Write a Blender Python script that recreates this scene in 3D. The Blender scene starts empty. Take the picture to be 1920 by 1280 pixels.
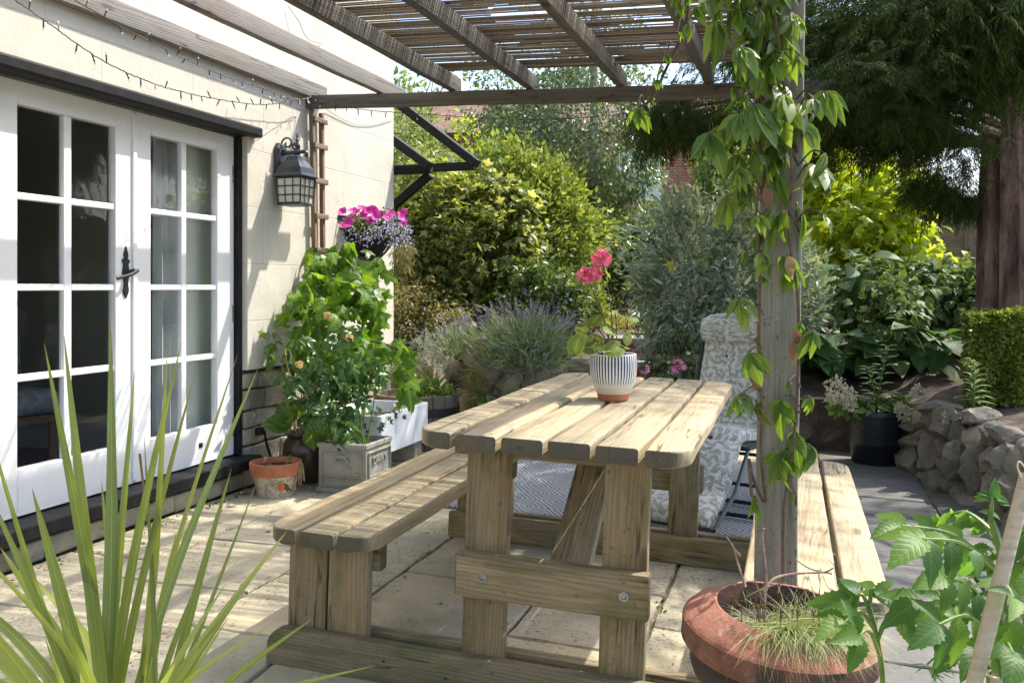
import bpy, bmesh, math, random
import numpy as np
from mathutils import Vector, Matrix, Euler, noise as mnoise

random.seed(7)
RNG = np.random.default_rng(11)
SC = bpy.context.scene
COL = SC.collection
R = math.radians
PI = math.pi

# ------------------------------------------------------------------ camera frame (metres; x = out from the house wall, y = along it)
EYE, FPX, YAW, HOR = 1.17, 1714.0, 0.3114, 539.3
CA, SA = math.cos(YAW), math.sin(YAW)

def at(px, py, d):
    """a point of the garden seen at photo pixel px, py, standing d metres deep"""
    r = (px - 960) / FPX * d
    return Vector((r * CA - d * SA, r * SA + d * CA, EYE - (py - HOR) / FPX * d))

def on_wall(px, py, u):
    """point on a plane parallel to the house wall at x = u"""
    o = (px - 960) / FPX
    return at(px, py, u / (o * CA - SA))

def ground(u):
    return -0.035 * min(2.6, max(0.0, u + 1.75))

# ------------------------------------------------------------------ objects
def tag(o, label=None, cat=None, group=None, kind=None):
    if label: o['label'] = label
    if cat: o['category'] = cat
    if group: o['group'] = group
    if kind: o['kind'] = kind
    return o

def thing(name, label, cat, loc=(0, 0, 0), rot=(0, 0, 0), group=None):
    o = bpy.data.objects.new(name, None)
    COL.objects.link(o)
    o.location = loc; o.rotation_euler = rot
    o.empty_display_size = 0.1
    return tag(o, label, cat, group)

def wmat(o):
    m = Matrix.LocRotScale(o.location, o.rotation_euler.to_quaternion(), o.scale)
    return wmat(o.parent) @ m if o.parent else m

def link(name, me, m, parent=None, mat=None):
    o = bpy.data.objects.new(name, me)
    COL.objects.link(o)
    if mat is not None: me.materials.append(mat)
    if parent is not None:
        o.parent = parent
    if m is not None:
        l, r, s = m.decompose()
        o.location = l; o.rotation_euler = r.to_euler()
    return o

# ------------------------------------------------------------------ mesh builder
class MB:
    def __init__(s): s.v = []; s.f = []
    def add(s, vs, fs):
        b = len(s.v); s.v += [tuple(p) for p in vs]; s.f += [tuple(i + b for i in f) for f in fs]; return s
    def box(s, c, d, rot=None):
        x, y, z = d[0] / 2, d[1] / 2, d[2] / 2
        vs = [Vector((a * x, b * y, e * z)) for a in (-1, 1) for b in (-1, 1) for e in (-1, 1)]
        if rot is not None:
            q = Euler(rot).to_matrix() if not isinstance(rot, Matrix) else rot
            vs = [q @ p for p in vs]
        c = Vector(c)
        return s.add([p + c for p in vs], [(0, 1, 3, 2), (4, 6, 7, 5), (0, 4, 5, 1), (2, 3, 7, 6), (0, 2, 6, 4), (1, 5, 7, 3)])
    def bx(s, x0, x1, y0, y1, z0, z1):
        return s.box(((x0 + x1) / 2, (y0 + y1) / 2, (z0 + z1) / 2), (x1 - x0, y1 - y0, z1 - z0))
    def loft(s, rings, cap0=True, cap1=True, closed=True):
        n = len(rings[0]); vs = [p for r in rings for p in r]; fs = []
        m = n if closed else n - 1
        for i in range(len(rings) - 1):
            for j in range(m):
                k = (j + 1) % n
                fs.append((i * n + j, i * n + k, (i + 1) * n + k, (i + 1) * n + j))
        if cap0: fs.append(tuple(range(n - 1, -1, -1)))
        if cap1: fs.append(tuple((len(rings) - 1) * n + j for j in range(n)))
        return s.add(vs, fs)
    def lathe(s, prof, seg=32, c=(0, 0, 0), cap0=True, cap1=True):
        rings = [[(c[0] + r * math.cos(2 * PI * j / seg), c[1] + r * math.sin(2 * PI * j / seg), c[2] + z) for j in range(seg)] for r, z in prof]
        return s.loft(rings, cap0, cap1)
    def tube(s, pts, rad, sides=6, caps=True):
        pts = [Vector(p) for p in pts]; n = len(pts)
        if not hasattr(rad, '__len__'): rad = [rad] * n
        rings = []; prev = None
        for i, p in enumerate(pts):
            t = (pts[min(i + 1, n - 1)] - pts[max(i - 1, 0)])
            if t.length < 1e-9: t = Vector((0, 0, 1))
            t.normalize()
            if prev is None:
                a = Vector((0, 0, 1)) if abs(t.z) < .9 else Vector((1, 0, 0))
                x = t.cross(a).normalized()
            else:
                x = (prev - t * prev.dot(t))
                x = x.normalized() if x.length > 1e-6 else t.orthogonal().normalized()
            prev = x; y = t.cross(x)
            rings.append([p + (x * math.cos(2 * PI * j / sides) + y * math.sin(2 * PI * j / sides)) * rad[i] for j in range(sides)])
        return s.loft(rings, caps, caps)
    def prism(s, outline, z0, z1):
        return s.loft([[(x, y, z0) for x, y in outline], [(x, y, z1) for x, y in outline]])
    def xform(s, m):
        s.v = [tuple(m @ Vector(p)) for p in s.v]; return s
    def build(s, name, mat, parent=None, loc=None, bevel=0.0, smooth=False, seg=2, jitter=0.0, local=True, world=False):
        """local: vertices are in the parent's frame (or, without parent, in the world, origin moved to loc)"""
        me = bpy.data.meshes.new(name)
        vs = s.v
        m = None
        if parent is not None and world:
            inv = wmat(parent).inverted(); vs = [tuple(inv @ Vector(p)) for p in vs]
        if loc is not None:
            l = Vector(loc); vs = [tuple(Vector(p) - l) for p in vs]; m = Matrix.Translation(l)
        me.from_pydata(vs, [], s.f)
        bm = bmesh.new(); bm.from_mesh(me)
        bmesh.ops.recalc_face_normals(bm, faces=bm.faces)
        if bevel > 0:
            es = [e for e in bm.edges if len(e.link_faces) == 2 and e.calc_face_angle(0) > .5]
            bmesh.ops.bevel(bm, geom=es, offset=bevel, segments=seg, affect='EDGES', profile=.5, clamp_overlap=True)
        if jitter:
            for v in bm.verts: v.co += Vector([random.uniform(-jitter, jitter) for _ in range(3)])
        bm.to_mesh(me); bm.free()
        if smooth:
            me.polygons.foreach_set('use_smooth', [True] * len(me.polygons))
            try: me.set_sharp_from_angle(angle=R(38))
            except Exception: pass
        return link(name, me, m, parent, mat)

def smooth_path(pts, n=6):
    """Catmull-Rom through the points"""
    P = [Vector(p) for p in pts]; out = []
    if len(P) < 3: return P
    for i in range(len(P) - 1):
        a = P[max(i - 1, 0)]; b = P[i]; c = P[i + 1]; d = P[min(i + 2, len(P) - 1)]
        for k in range(n):
            t = k / n
            out.append(.5 * ((2 * b) + (c - a) * t + (2 * a - 5 * b + 4 * c - d) * t * t + (3 * b - a - 3 * c + d) * t ** 3))
    out.append(P[-1]); return out

# a sawn board as an object of its own: local x runs with the grain
def board(name, parent, p0, p1, w, t, mat, up=(0, 0, 1), r=.006, round0=None, round1=None, warp=.0015, label=None, wane=0):
    """round0/round1: (side, radius) rounding one corner (+1/-1 in local y) at the start / end"""
    p0 = Vector(p0); p1 = Vector(p1); X = (p1 - p0); L = X.length; X.normalize()
    Z = Vector(up); Z = (Z - X * Z.dot(X)).normalized(); Y = Z.cross(X)
    m = Matrix((X, Y, Z)).transposed().to_4x4(); m.translation = (p0 + p1) / 2
    xs = [0, .004]; k = max(6, int(L / .12))
    for e, rd in ((0, round0), (1, round1)):
        if rd:
            for q in range(1, 9):
                a = rd[1] * (1 - math.cos(q / 8 * PI / 2)); xs.append(a if e == 0 else L - a)
    xs += [L * i / k for i in range(1, k)] + [L - .004, L]
    xs = sorted(set(round(x, 5) for x in xs))
    sd = random.uniform(0, 90)
    rings = []
    for x in xs:
        lo, hi = -w / 2, w / 2
        for rd, dist in ((round0, x), (round1, L - x)):
            if rd and dist < rd[1]:
                c = rd[1] - math.sqrt(max(0, rd[1] ** 2 - (rd[1] - dist) ** 2)); c = min(c, w * .8)
                if rd[0] > 0: hi = min(hi, w / 2 - c)
                else: lo = max(lo, -w / 2 + c)
        ins = .0045 if (x == xs[0] or x == xs[-1]) else 0
        z0, z1 = -t / 2 + ins, t / 2 - ins
        lo += ins; hi -= ins
        j1 = mnoise.noise((x * 3, sd, 0)) * warp; j2 = mnoise.noise((x * 3, sd, 5)) * warp; j3 = mnoise.noise((x * 2.2, sd, 9)) * warp * 1.3
        rr = min(r, (hi - lo) * .4, t * .4)
        ring = []
        for cx, cz, a0 in ((hi - rr, z1 - rr, 0), (lo + rr, z1 - rr, 1), (lo + rr, z0 + rr, 2), (hi - rr, z0 + rr, 3)):
            for q in range(4):
                a = (a0 + q / 3) * PI / 2
                ring.append((x - L / 2, cx + rr * math.cos(a) + (j1 if a0 in (0, 3) else j2), cz + rr * math.sin(a) + j3))
        rings.append(ring)
    b = MB().loft(rings)
    o = b.build(name, mat, None, smooth=True)
    o.parent = parent
    l, q, _ = m.decompose(); o.location = l; o.rotation_euler = q.to_euler()
    if label: o['label'] = label
    return o

# ------------------------------------------------------------------ leaves by the thousand (numpy)
class Tmpl:
    def __init__(s, v, f, uv):
        s.v = np.array(v, dtype=np.float32); s.f = f; s.uv = np.array(uv, dtype=np.float32)

def t_leaf(w=.5, n=4, fold=.25, droop=.25, peak=.4, tip=0.0, serr=0.0):
    """a leaf of length 1 along y, midrib fold, tip drooping"""
    v, uv, f = [], [], []
    for i in range(n + 1):
        y = i / n
        if y <= peak: ww = math.sin(y / peak * PI / 2) ** .8
        else: ww = max(0, math.cos((y - peak) / (1 - peak) * PI / 2)) ** .9
        ww = max(ww, .02) * w / 2
        if serr and 0 < i < n: ww *= 1 + (serr if i % 2 else -serr)
        z = -droop * y * y
        for sx in (-1, 0, 1):
            v.append((sx * ww, y, z + (fold * ww if sx else 0))); uv.append((.5 + sx * ww / w, y))
    for i in range(n):
        a = i * 3
        f += [(a, a + 1, a + 4, a + 3), (a + 1, a + 2, a + 5, a + 4)]
    return Tmpl(v, f, uv)

def t_lobed(lobes, n_teeth=1, depth=.45, cup=.12, droop=.3, seed=0):
    """a lobed leaf (vine, maple, hosta): petiole at the origin, length about 1 along y.  lobes = [(angle from y, radius)]"""
    c = (0, .32)
    pts = []
    L = sorted(lobes)
    for i, (a, r) in enumerate(L):
        if i > 0:
            a0, r0 = L[i - 1]
            pts.append(((a0 + a) / 2, min(r0, r) * depth))
        for k in range(-n_teeth, n_teeth + 1):
            ka = a + k * 9; kr = r * (1 - .13 * abs(k) - .0 * k)
            if k > -n_teeth: pts.append((ka - 4.5, kr * .87))
            pts.append((ka, kr))
    out = [(0, .0)] + [(c[0] + r * math.sin(R(a)), c[1] + r * math.cos(R(a))) for a, r in pts]
    rnd = random.Random(seed)
    def zz(x, y):
        q = math.hypot(x, y - .32)
        return -droop * q * q + cup * abs(x) + rnd.uniform(-.015, .015)
    v = [(c[0], c[1], .03)]; uv = [(.5, .4)]
    ring1 = [((x - c[0]) * .5 + c[0], (y - c[1]) * .5 + c[1]) for x, y in out]
    for x, y in ring1: v.append((x, y, zz(x, y) + .015)); uv.append((.5 + x * .5, y))
    for x, y in out: v.append((x, y, zz(x, y))); uv.append((.5 + x * .5, y))
    n = len(out); f = []
    for i in range(n):
        j = (i + 1) % n
        f.append((0, 1 + j, 1 + i)); f.append((1 + i, 1 + j, 1 + n + j, 1 + n + i))
    return Tmpl(v, f, uv)

def t_quad(w=.5):
    return Tmpl([(-.0, 0, 0), (w / 2, .45, .06), (0, 1, -.1), (-w / 2, .45, .06)], [(0, 1, 2, 3)], [(.5, 0), (1, .5), (.5, 1), (0, .5)])

def t_blade(n=5, w=.04, bend=.4):
    v, uv, f = [], [], []
    for i in range(n + 1):
        y = i / n; ww = w / 2 * (1 - y ** 2.2) + .0005
        v += [(-ww, y, -bend * y * y), (ww, y, -bend * y * y)]; uv += [(0, y), (1, y)]
    for i in range(n): f.append((2 * i, 2 * i + 1, 2 * i + 3, 2 * i + 2))
    return Tmpl(v, f, uv)

def t_spray(k=14, seed=1, length=.42, w=.05, spread=.9):
    """a conifer twig: narrow shoots along a drooping axis of length 1"""
    rnd = random.Random(seed); v, uv, f = [], [], []
    for i in range(k):
        y0 = i / k * .9; sd = -1 if i % 2 else 1
        a = spread * (1 - .35 * y0) * rnd.uniform(.6, 1.2) * sd; l = length * (1.05 - .6 * y0) * rnd.uniform(.7, 1.2)
        b = np.array((0, y0, -.35 * y0 * y0)); e = b + l * np.array((math.sin(a), math.cos(a), -rnd.uniform(.1, .6)))
        m = (b + e) / 2 + np.array((0, 0, .05 * l)); sv = np.array((math.cos(a), -math.sin(a), rnd.uniform(-.5, .5))) * w * .5
        q = len(v); v += [tuple(b), tuple(m + sv), tuple(e), tuple(m - sv)]; uv += [(.5, 0), (1, .5), (.5, 1), (0, .5)]
        f.append((q, q + 1, q + 2, q + 3))
    return Tmpl(v, f, uv)

def unit(a):
    return a / np.maximum(np.linalg.norm(a, axis=-1, keepdims=True), 1e-9)

class Leaves:
    def __init__(s): s.V = []; s.Lp = []; s.St = []; s.UV = []; s.nv = 0; s.nl = 0
    def add(s, t, pos, d, nrm, sc):
        pos = np.asarray(pos, dtype=np.float32).reshape(-1, 3); N = len(pos)
        if N == 0: return s
        d = unit(np.broadcast_to(np.asarray(d, dtype=np.float32), (N, 3)))
        nrm = np.broadcast_to(np.asarray(nrm, dtype=np.float32), (N, 3))
        x = np.cross(d, nrm); bad = np.linalg.norm(x, axis=1) < 1e-4
        if bad.any(): x[bad] = np.cross(d[bad], np.array((.3, .7, .2)))
        x = unit(x); z = np.cross(x, d)
        sc = np.broadcast_to(np.asarray(sc, dtype=np.float32), (N,))
        tv = t.v
        W = (x[:, None, :] * tv[None, :, 0:1] + d[:, None, :] * tv[None, :, 1:2] + z[:, None, :] * tv[None, :, 2:3]) * sc[:, None, None] + pos[:, None, :]
        n = len(tv)
        lp = np.concatenate([np.array(f) for f in t.f]); st = np.cumsum([0] + [len(f) for f in t.f])[:-1]
        off = np.arange(N)[:, None]
        s.V.append(W.reshape(-1, 3)); s.Lp.append((lp[None, :] + off * n + s.nv).reshape(-1)); s.St.append((st[None, :] + off * len(lp) + s.nl).reshape(-1))
        s.UV.append(np.broadcast_to(t.uv[lp][None], (N, len(lp), 2)).reshape(-1, 2))
        s.nv += N * n; s.nl += N * len(lp)
        return s
    def build(s, name, mat, parent=None, smooth=True, loc=None):
        V = np.concatenate(s.V).astype(np.float32)
        m = None
        if parent is not None:
            inv = np.array(wmat(parent).inverted()); V = V @ inv[:3, :3].T + inv[:3, 3]
        elif loc is not None:
            V = V - np.array(loc, dtype=np.float32); m = Matrix.Translation(Vector(loc))
        Lp = np.concatenate(s.Lp).astype(np.int32); St = np.concatenate(s.St).astype(np.int32); UV = np.concatenate(s.UV).astype(np.float32)
        me = bpy.data.meshes.new(name)
        me.vertices.add(len(V)); me.vertices.foreach_set('co', V.astype(np.float32).ravel())
        me.loops.add(len(Lp)); me.loops.foreach_set('vertex_index', Lp)
        me.polygons.add(len(St)); me.polygons.foreach_set('loop_start', St)
        me.update(calc_edges=True)
        u = me.uv_layers.new(name='UVMap'); u.data.foreach_set('uv', UV.ravel())
        me.polygons.foreach_set('use_smooth', np.full(len(St), smooth))
        me.update(); me.validate()
        return link(name, me, m, parent, mat)

def rand_dirs(n): return unit(RNG.normal(size=(n, 3)))

def blob(n, c, r, shell=.55, clumps=40, spread=.16, zmin=None):
    """points through a lumpy crown: returns positions and outward directions"""
    c = np.array(c, dtype=float); r = np.array(r, dtype=float)
    cd = rand_dirs(clumps); rad = shell + (1 - shell) * RNG.random(clumps) ** .6
    cc = cd * rad[:, None]
    k = RNG.integers(0, clumps, n)
    p = cc[k] + RNG.normal(size=(n, 3)) * spread * (.6 + .8 * RNG.random(clumps))[k][:, None]
    far = RNG.random(n) < .06; p[far] *= (1.05 + .16 * RNG.random(far.sum()))[:, None]
    q = p * r + c
    out = unit(p + .25 * RNG.normal(size=(n, 3)))
    if zmin is not None:
        ok = q[:, 2] > zmin; q, out = q[ok], out[ok]
    return q, out

def foliage(L, t, n, c, r, size, shell=.55, clumps=40, spread=.16, droop=.3, up=.7, zmin=None, var=.45):
    q, o = blob(n, c, r, shell, clumps, spread, zmin)
    N = len(q)
    d = unit(o + RNG.normal(size=(N, 3)) * .55 + np.array((0, 0, -droop)))
    nr = unit(o * .5 + np.array((0, 0, up)) + RNG.normal(size=(N, 3)) * .45)
    L.add(t, q, d, nr, size * (1 - var + 2 * var * RNG.random(N)))
    return L

def copy_tree(o, parent=None):
    c = o.copy(); COL.objects.link(c)
    if parent is not None: c.parent = parent
    for ch in list(o.children): copy_tree(ch, c)
    return c
# ------------------------------------------------------------------ materials
class NT:
    def __init__(s, name):
        s.m = bpy.data.materials.new(name); s.m.use_nodes = True
        s.t = s.m.node_tree; s.t.nodes.clear()
        s.out = s.t.nodes.new('ShaderNodeOutputMaterial')
    def n(s, typ, ins=None, **kw):
        nd = s.t.nodes.new('ShaderNode' + typ)
        for k, v in kw.items(): setattr(nd, k, v)
        for k, v in (ins or {}).items(): s.set(nd, k, v)
        return nd
    def set(s, nd, k, v):
        sock = nd.inputs[k]
        if isinstance(v, bpy.types.NodeSocket): s.t.links.new(v, sock)
        elif isinstance(v, bpy.types.Node): s.t.links.new(v.outputs[0], sock)
        elif hasattr(v, '__len__') and sock.type == 'RGBA' and len(v) == 3: sock.default_value = (*v, 1)
        else: sock.default_value = v
    def math(s, op, a, b=None, c=None, clamp=False):
        nd = s.t.nodes.new('ShaderNodeMath'); nd.operation = op; nd.use_clamp = clamp
        for i, x in enumerate((a, b, c)):
            if x is not None: s.set(nd, i, x)
        return nd.outputs[0]
    def vec(s, op, a, b=None):
        nd = s.t.nodes.new('ShaderNodeVectorMath'); nd.operation = op
        s.set(nd, 0, a)
        if b is not None: s.set(nd, 1, b)
        return nd.outputs[0]
    def mix(s, f, a, b, blend='MIX'):
        nd = s.t.nodes.new('ShaderNodeMix'); nd.data_type = 'RGBA'; nd.blend_type = blend; nd.clamp_factor = True
        s.set(nd, 0, f); s.set(nd, 6, a); s.set(nd, 7, b)
        return nd.outputs[2]
    def ramp(s, f, stops, interp='LINEAR'):
        nd = s.t.nodes.new('ShaderNodeValToRGB'); cr = nd.color_ramp; cr.interpolation = interp
        while len(cr.elements) < len(stops): cr.elements.new(.5)
        for e, (p, c) in zip(cr.elements, stops):
            e.position = p; e.color = (*c, 1) if hasattr(c, '__len__') else (c, c, c, 1)
        s.set(nd, 0, f); return nd.outputs[0]
    def noise(s, vec, scale, detail=3, rough=.55, dist=0):
        nd = s.n('TexNoise', {'Scale': scale, 'Detail': detail, 'Roughness': rough, 'Distortion': dist})
        if vec is not None: s.set(nd, 'Vector', vec)
        return nd.outputs[0]
    def coord(s, which='Object'):
        return s.n('TexCoord').outputs[which]
    def scale(s, vec, sc, rot=(0, 0, 0), loc=(0, 0, 0)):
        nd = s.n('Mapping', {'Scale': sc, 'Rotation': rot, 'Location': loc}); s.set(nd, 'Vector', vec); return nd.outputs[0]
    def bump(s, h, strength=.5, dist=.01):
        return s.n('Bump', {'Height': h, 'Strength': strength, 'Distance': dist}).outputs[0]
    def bsdf(s, color, rough=.7, normal=None, **kw):
        b = s.n('BsdfPrincipled', {'Base Color': color, 'Roughness': rough})
        if normal is not None: s.set(b, 'Normal', normal)
        for k, v in kw.items(): s.set(b, k.replace('_', ' '), v)
        return b
    def done(s, sh):
        s.t.links.new(sh.outputs[0] if isinstance(sh, bpy.types.Node) else sh, s.out.inputs[0]); return s.m

def plain(name, col, rough=.6, metal=0, var=.12, scale=18, bump=.15, spec=None):
    q = NT(name); c = q.coord(); n = q.noise(c, scale, 5)
    dark = tuple(x * (1 - var * 2) for x in col); lite = tuple(min(1, x * (1 + var)) for x in col)
    cc = q.mix(q.ramp(n, [(.3, 0.), (.7, 1.)]), dark, lite)
    b = q.bsdf(cc, rough, q.bump(n, bump, .004), Metallic=metal)
    if spec is not None: b.inputs['Specular IOR Level'].default_value = spec
    return q.done(b)

def wood(name, light, dark, grey, greyamt=.4, green=0., ring=.55, rough=.8, dirt=.3, endg=.0, fibre=1.1, cracks=.8):
    q = NT(name)
    c = q.coord('Object')
    rnd = q.n('ObjectInfo').outputs['Random']
    off = q.n('CombineXYZ', {'X': q.math('MULTIPLY', rnd, 31.0), 'Y': q.math('MULTIPLY', rnd, 17.0), 'Z': q.math('MULTIPLY', rnd, 7.0)}).outputs[0]
    cut = q.n('CombineXYZ', {'X': 0.0, 'Y': q.math('MULTIPLY', q.math('SUBTRACT', q.math('FRACT', q.math('MULTIPLY', rnd, 13.7)), .5), .12), 'Z': q.math('MULTIPLY', q.math('FRACT', q.math('MULTIPLY', rnd, 5.3)), -.09)}).outputs[0]
    p = q.vec('ADD', c, off)
    wob = q.n('TexNoise', {'Scale': 1.0, 'Detail': 2.0}); q.set(wob, 'Vector', q.scale(p, (1.1, 6, 6)))
    wv = q.vec('MULTIPLY', q.vec('SUBTRACT', wob.outputs['Color'], (.5, .5, .5)), (.0, .05, .05))
    rp = q.vec('ADD', q.vec('ADD', q.scale(c, (1, 1, 1), (0, .035, .03)), cut), wv)
    w = q.n('TexWave', {'Scale': 26.0, 'Distortion': 1.2, 'Detail': 2.0, 'Detail Scale': .6}, wave_type='RINGS', rings_direction='X')
    q.set(w, 'Vector', rp)
    ringf = q.ramp(w.outputs[1], [(.25, 0.), (.8, 1.)])
    fib = q.noise(q.scale(p, (5, 170, 170)), 1.0, 4, .65)
    fib2 = q.noise(q.scale(p, (16, 420, 420)), 1.0, 2, .6)
    blot = q.noise(q.scale(p, (2.2, 7, 7)), 1.0, 4, .6)
    f = q.math('ADD', q.math('MULTIPLY', ringf, ring), q.math('MULTIPLY', q.math('SUBTRACT', fib, .42), fibre), clamp=True)
    col = q.mix(f, light, dark)
    gm = q.ramp(blot, [(.5 - greyamt * .42, 0.), (.5 + (1 - greyamt) * .3, 1.)])
    col = q.mix(q.math('MULTIPLY', gm, .85), col, q.mix(f, grey, tuple(x * .45 for x in grey)))
    strk = q.noise(q.scale(p, (1.3, 34, 34)), 1.0, 5, .7)
    col = q.mix(q.math('MULTIPLY', q.ramp(strk, [(.52, 0.), (.66, 1.)]), .6), col, tuple(x * .55 for x in dark))
    pale = q.noise(q.scale(p, (3.1, 15, 15)), 1.0, 4, .65)
    col = q.mix(q.math('MULTIPLY', q.ramp(pale, [(.52, 0.), (.72, 1.)]), .35), col, tuple(min(.75, x * 1.22) for x in light))
    warm = q.noise(q.scale(p, (1.7, 5, 5)), 1.0, 2, .5)
    col = q.mix(q.math('MULTIPLY', q.ramp(warm, [(.54, 0.), (.7, 1.)]), .32), col, (light[0] * .85, light[1] * .66, light[2] * .42))
    # small knots
    vo = q.n('TexVoronoi', {'Scale': 1.0, 'Randomness': 1.0}); q.set(vo, 'Vector', q.scale(p, (2.1, 7, 7)))
    kn = q.ramp(vo.outputs['Distance'], [(.0, 1.), (.085, .75), (.13, 0.)])
    col = q.mix(q.math('MULTIPLY', kn, .85), col, tuple(x * .4 for x in dark))
    # specks of dirt and lichen
    sp = q.noise(p, 55, 3, .7); col = q.mix(q.math('MULTIPLY', q.ramp(sp, [(.6, 0.), (.72, 1.)]), dirt), col, (.03, .03, .025))
    if green:
        gn = q.noise(q.scale(p, (4, 10, 10)), 1.0, 4, .6)
        col = q.mix(q.math('MULTIPLY', q.ramp(gn, [(.48, 0.), (.68, 1.)]), green), col, (.085, .10, .02))
    ck = q.math('ABSOLUTE', q.math('SUBTRACT', q.noise(q.scale(p, (.8, 11, 11)), 1.0, 3, .6), .5))
    cmask = q.ramp(q.noise(q.scale(p, (1.6, 5, 5), loc=(3, 1, 2)), 1.0, 2), [(.5, 0.), (.56, 1.)])
    crack = q.math('MULTIPLY', q.ramp(ck, [(.0, 1.), (.006, .8), (.012, 0.)]), cmask)
    col = q.mix(q.math('MULTIPLY', crack, cracks), col, (.025, .02, .014))
    col = q.mix(1.0, col, q.ramp(q.math('FRACT', q.math('MULTIPLY', rnd, 7.13)), [(0, (.74, .75, .74)), (.5, (.95, .94, .92)), (1, (1.1, 1.06, 1.0))]), 'MULTIPLY')
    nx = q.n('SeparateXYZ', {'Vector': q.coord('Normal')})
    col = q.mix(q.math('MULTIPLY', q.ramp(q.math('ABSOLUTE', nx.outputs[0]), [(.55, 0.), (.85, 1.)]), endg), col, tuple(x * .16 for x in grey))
    h = q.math('ADD', q.math('MULTIPLY', fib, .6), q.math('ADD', q.math('MULTIPLY', fib2, .4), q.math('MULTIPLY', ringf, -.25)))
    return q.done(q.bsdf(col, rough, q.bump(h, .55, .003)))

LK = {'birch_leaf': 1.7, 'tree_leaf': 1.5, 'bush_leaf': 1.6, 'lobed_shrub_leaf': 1.6, 'dome_leaf': 1.5, 'grey_green_leaf': 1.75, 'variegated_leaf': 1.15, 'hosta_leaf': 1.15, 'conifer_spray': 1.25, 'rose_leaf': 1.6, 'lavender_leaf': 1.2, 'small_pale_leaf': 1.3, 'box_leaf': 1.3, 'golden_leaf': 1.15}
def leafmat(name, cols, trans=.35, rough=.42, vein=0., edge=None, tcol=None, spec=.4, edgew=.2, zone=None, crinkle=0.):
    """cols: dark, mid, light; trans: share of light passing through"""
    q = NT(name); kk = LK.get(name, 1.); cols = [tuple(min(.9, x * kk) for x in c) for c in cols]
    rnd = q.n('NewGeometry').outputs['Random Per Island']
    col = q.ramp(rnd, [(0, cols[0]), (.5, cols[1]), (1, cols[2])])
    uv = q.n('SeparateXYZ', {'Vector': q.coord('UV')})
    ax = q.math('ABSOLUTE', q.math('SUBTRACT', uv.outputs[0], .5))
    if vein:
        side = q.math('ABSOLUTE', q.math('SUBTRACT', q.math('FRACT', q.math('MULTIPLY', q.math('SUBTRACT', uv.outputs[1], q.math('MULTIPLY', ax, .7)), 7.0)), .5))
        v = q.math('MAXIMUM', q.ramp(ax, [(0, 1.), (.05, 0.)]), q.math('MULTIPLY', q.ramp(side, [(0, 1.), (.09, 0.)]), .6))
        col = q.mix(q.math('MULTIPLY', v, vein), col, tuple(min(1, x * 2.0 + .03) for x in cols[2]))
    if edge:
        nz = q.noise(q.coord('UV'), 6, 2)
        e = q.ramp(q.math('ADD', ax, q.math('MULTIPLY', q.math('SUBTRACT', nz, .5), .25)), [(edgew, 0.), (edgew + .1, 1.)])
        col = q.mix(e, col, edge)
    if zone:
        dz = q.vec('DISTANCE', q.coord('UV'), (.5, .32, 0)) if False else None
        ux = q.math('MULTIPLY', q.math('SUBTRACT', uv.outputs[0], .5), 2.0); uy = q.math('SUBTRACT', uv.outputs[1], .35)
        rr = q.math('SQRT', q.math('ADD', q.math('MULTIPLY', ux, ux), q.math('MULTIPLY', uy, uy)))
        z = q.ramp(rr, [(.24, 0.), (.3, 1.), (.4, 1.), (.48, 0.)])
        col = q.mix(q.math('MULTIPLY', z, .4), col, zone)
    nb = None
    if crinkle:
        sd = q.math('ABSOLUTE', q.math('SUBTRACT', q.math('FRACT', q.math('MULTIPLY', q.math('SUBTRACT', uv.outputs[1], q.math('MULTIPLY', ax, .7)), 7.0)), .5))
        nb = q.bump(q.math('ADD', q.ramp(sd, [(0, 0.), (.25, 1.)]), q.math('MULTIPLY', q.noise(q.coord('UV'), 9, 3), 1.2)), crinkle, .01)
    b = q.bsdf(col, rough, nb); b.inputs['Specular IOR Level'].default_value = spec
    if trans <= 0: return q.done(b)
    tr = q.n('BsdfTranslucent', {'Color': q.mix(1.0, col, tcol or (2.3, 2.1, .9), 'MULTIPLY')})
    ms = q.n('MixShader', {0: trans}); q.set(ms, 1, b.outputs[0]); q.set(ms, 2, tr.outputs[0])
    return q.done(ms)

def simple_var(name, cols, rough=.7, trans=0.):
    return leafmat(name, cols, trans, rough, spec=.2)

M = {}
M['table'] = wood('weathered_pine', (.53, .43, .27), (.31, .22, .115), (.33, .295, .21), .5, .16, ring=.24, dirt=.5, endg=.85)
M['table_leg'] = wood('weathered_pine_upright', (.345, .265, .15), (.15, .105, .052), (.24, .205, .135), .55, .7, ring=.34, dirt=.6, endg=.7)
M['pergola'] = wood('grey_rafter_timber', (.145, .126, .10), (.055, .046, .036), (.13, .12, .102), .55, .08, ring=.3)
M['ledger'] = wood('silvered_timber', (.25, .225, .195), (.12, .102, .085), (.24, .225, .21), .7, .0, ring=.3)
M['post'] = wood('silvered_post', (.25, .24, .195), (.08, .074, .058), (.22, .218, .188), .55, .15, ring=.10, dirt=1.0, fibre=2.4, cracks=1.0)
M['trellis'] = wood('brown_batten', (.27, .18, .12), (.15, .10, .06), (.25, .2, .16), .4, .0)
M['barrel'] = wood('barrel_oak', (.24, .19, .14), (.11, .085, .06), (.22, .2, .175), .6, .15)
M['fence'] = wood('fence_board', (.36, .26, .16), (.2, .14, .085), (.3, .24, .17), .4, .1)
M['bamboo'] = wood('bamboo', (.46, .38, .27), (.3, .23, .15), (.42, .36, .28), .3, .0, ring=.1, cracks=0., fibre=.6)
M['black_timber'] = plain('black_painted_timber', (.012, .012, .013), .6, var=.3, bump=.35, spec=.25)
M['black_metal'] = plain('black_iron', (.022, .023, .025), .38, .2, var=.2)
M['lamp_metal'] = plain('slate_grey_metal', (.05, .058, .068), .42, .3, var=.15)
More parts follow.
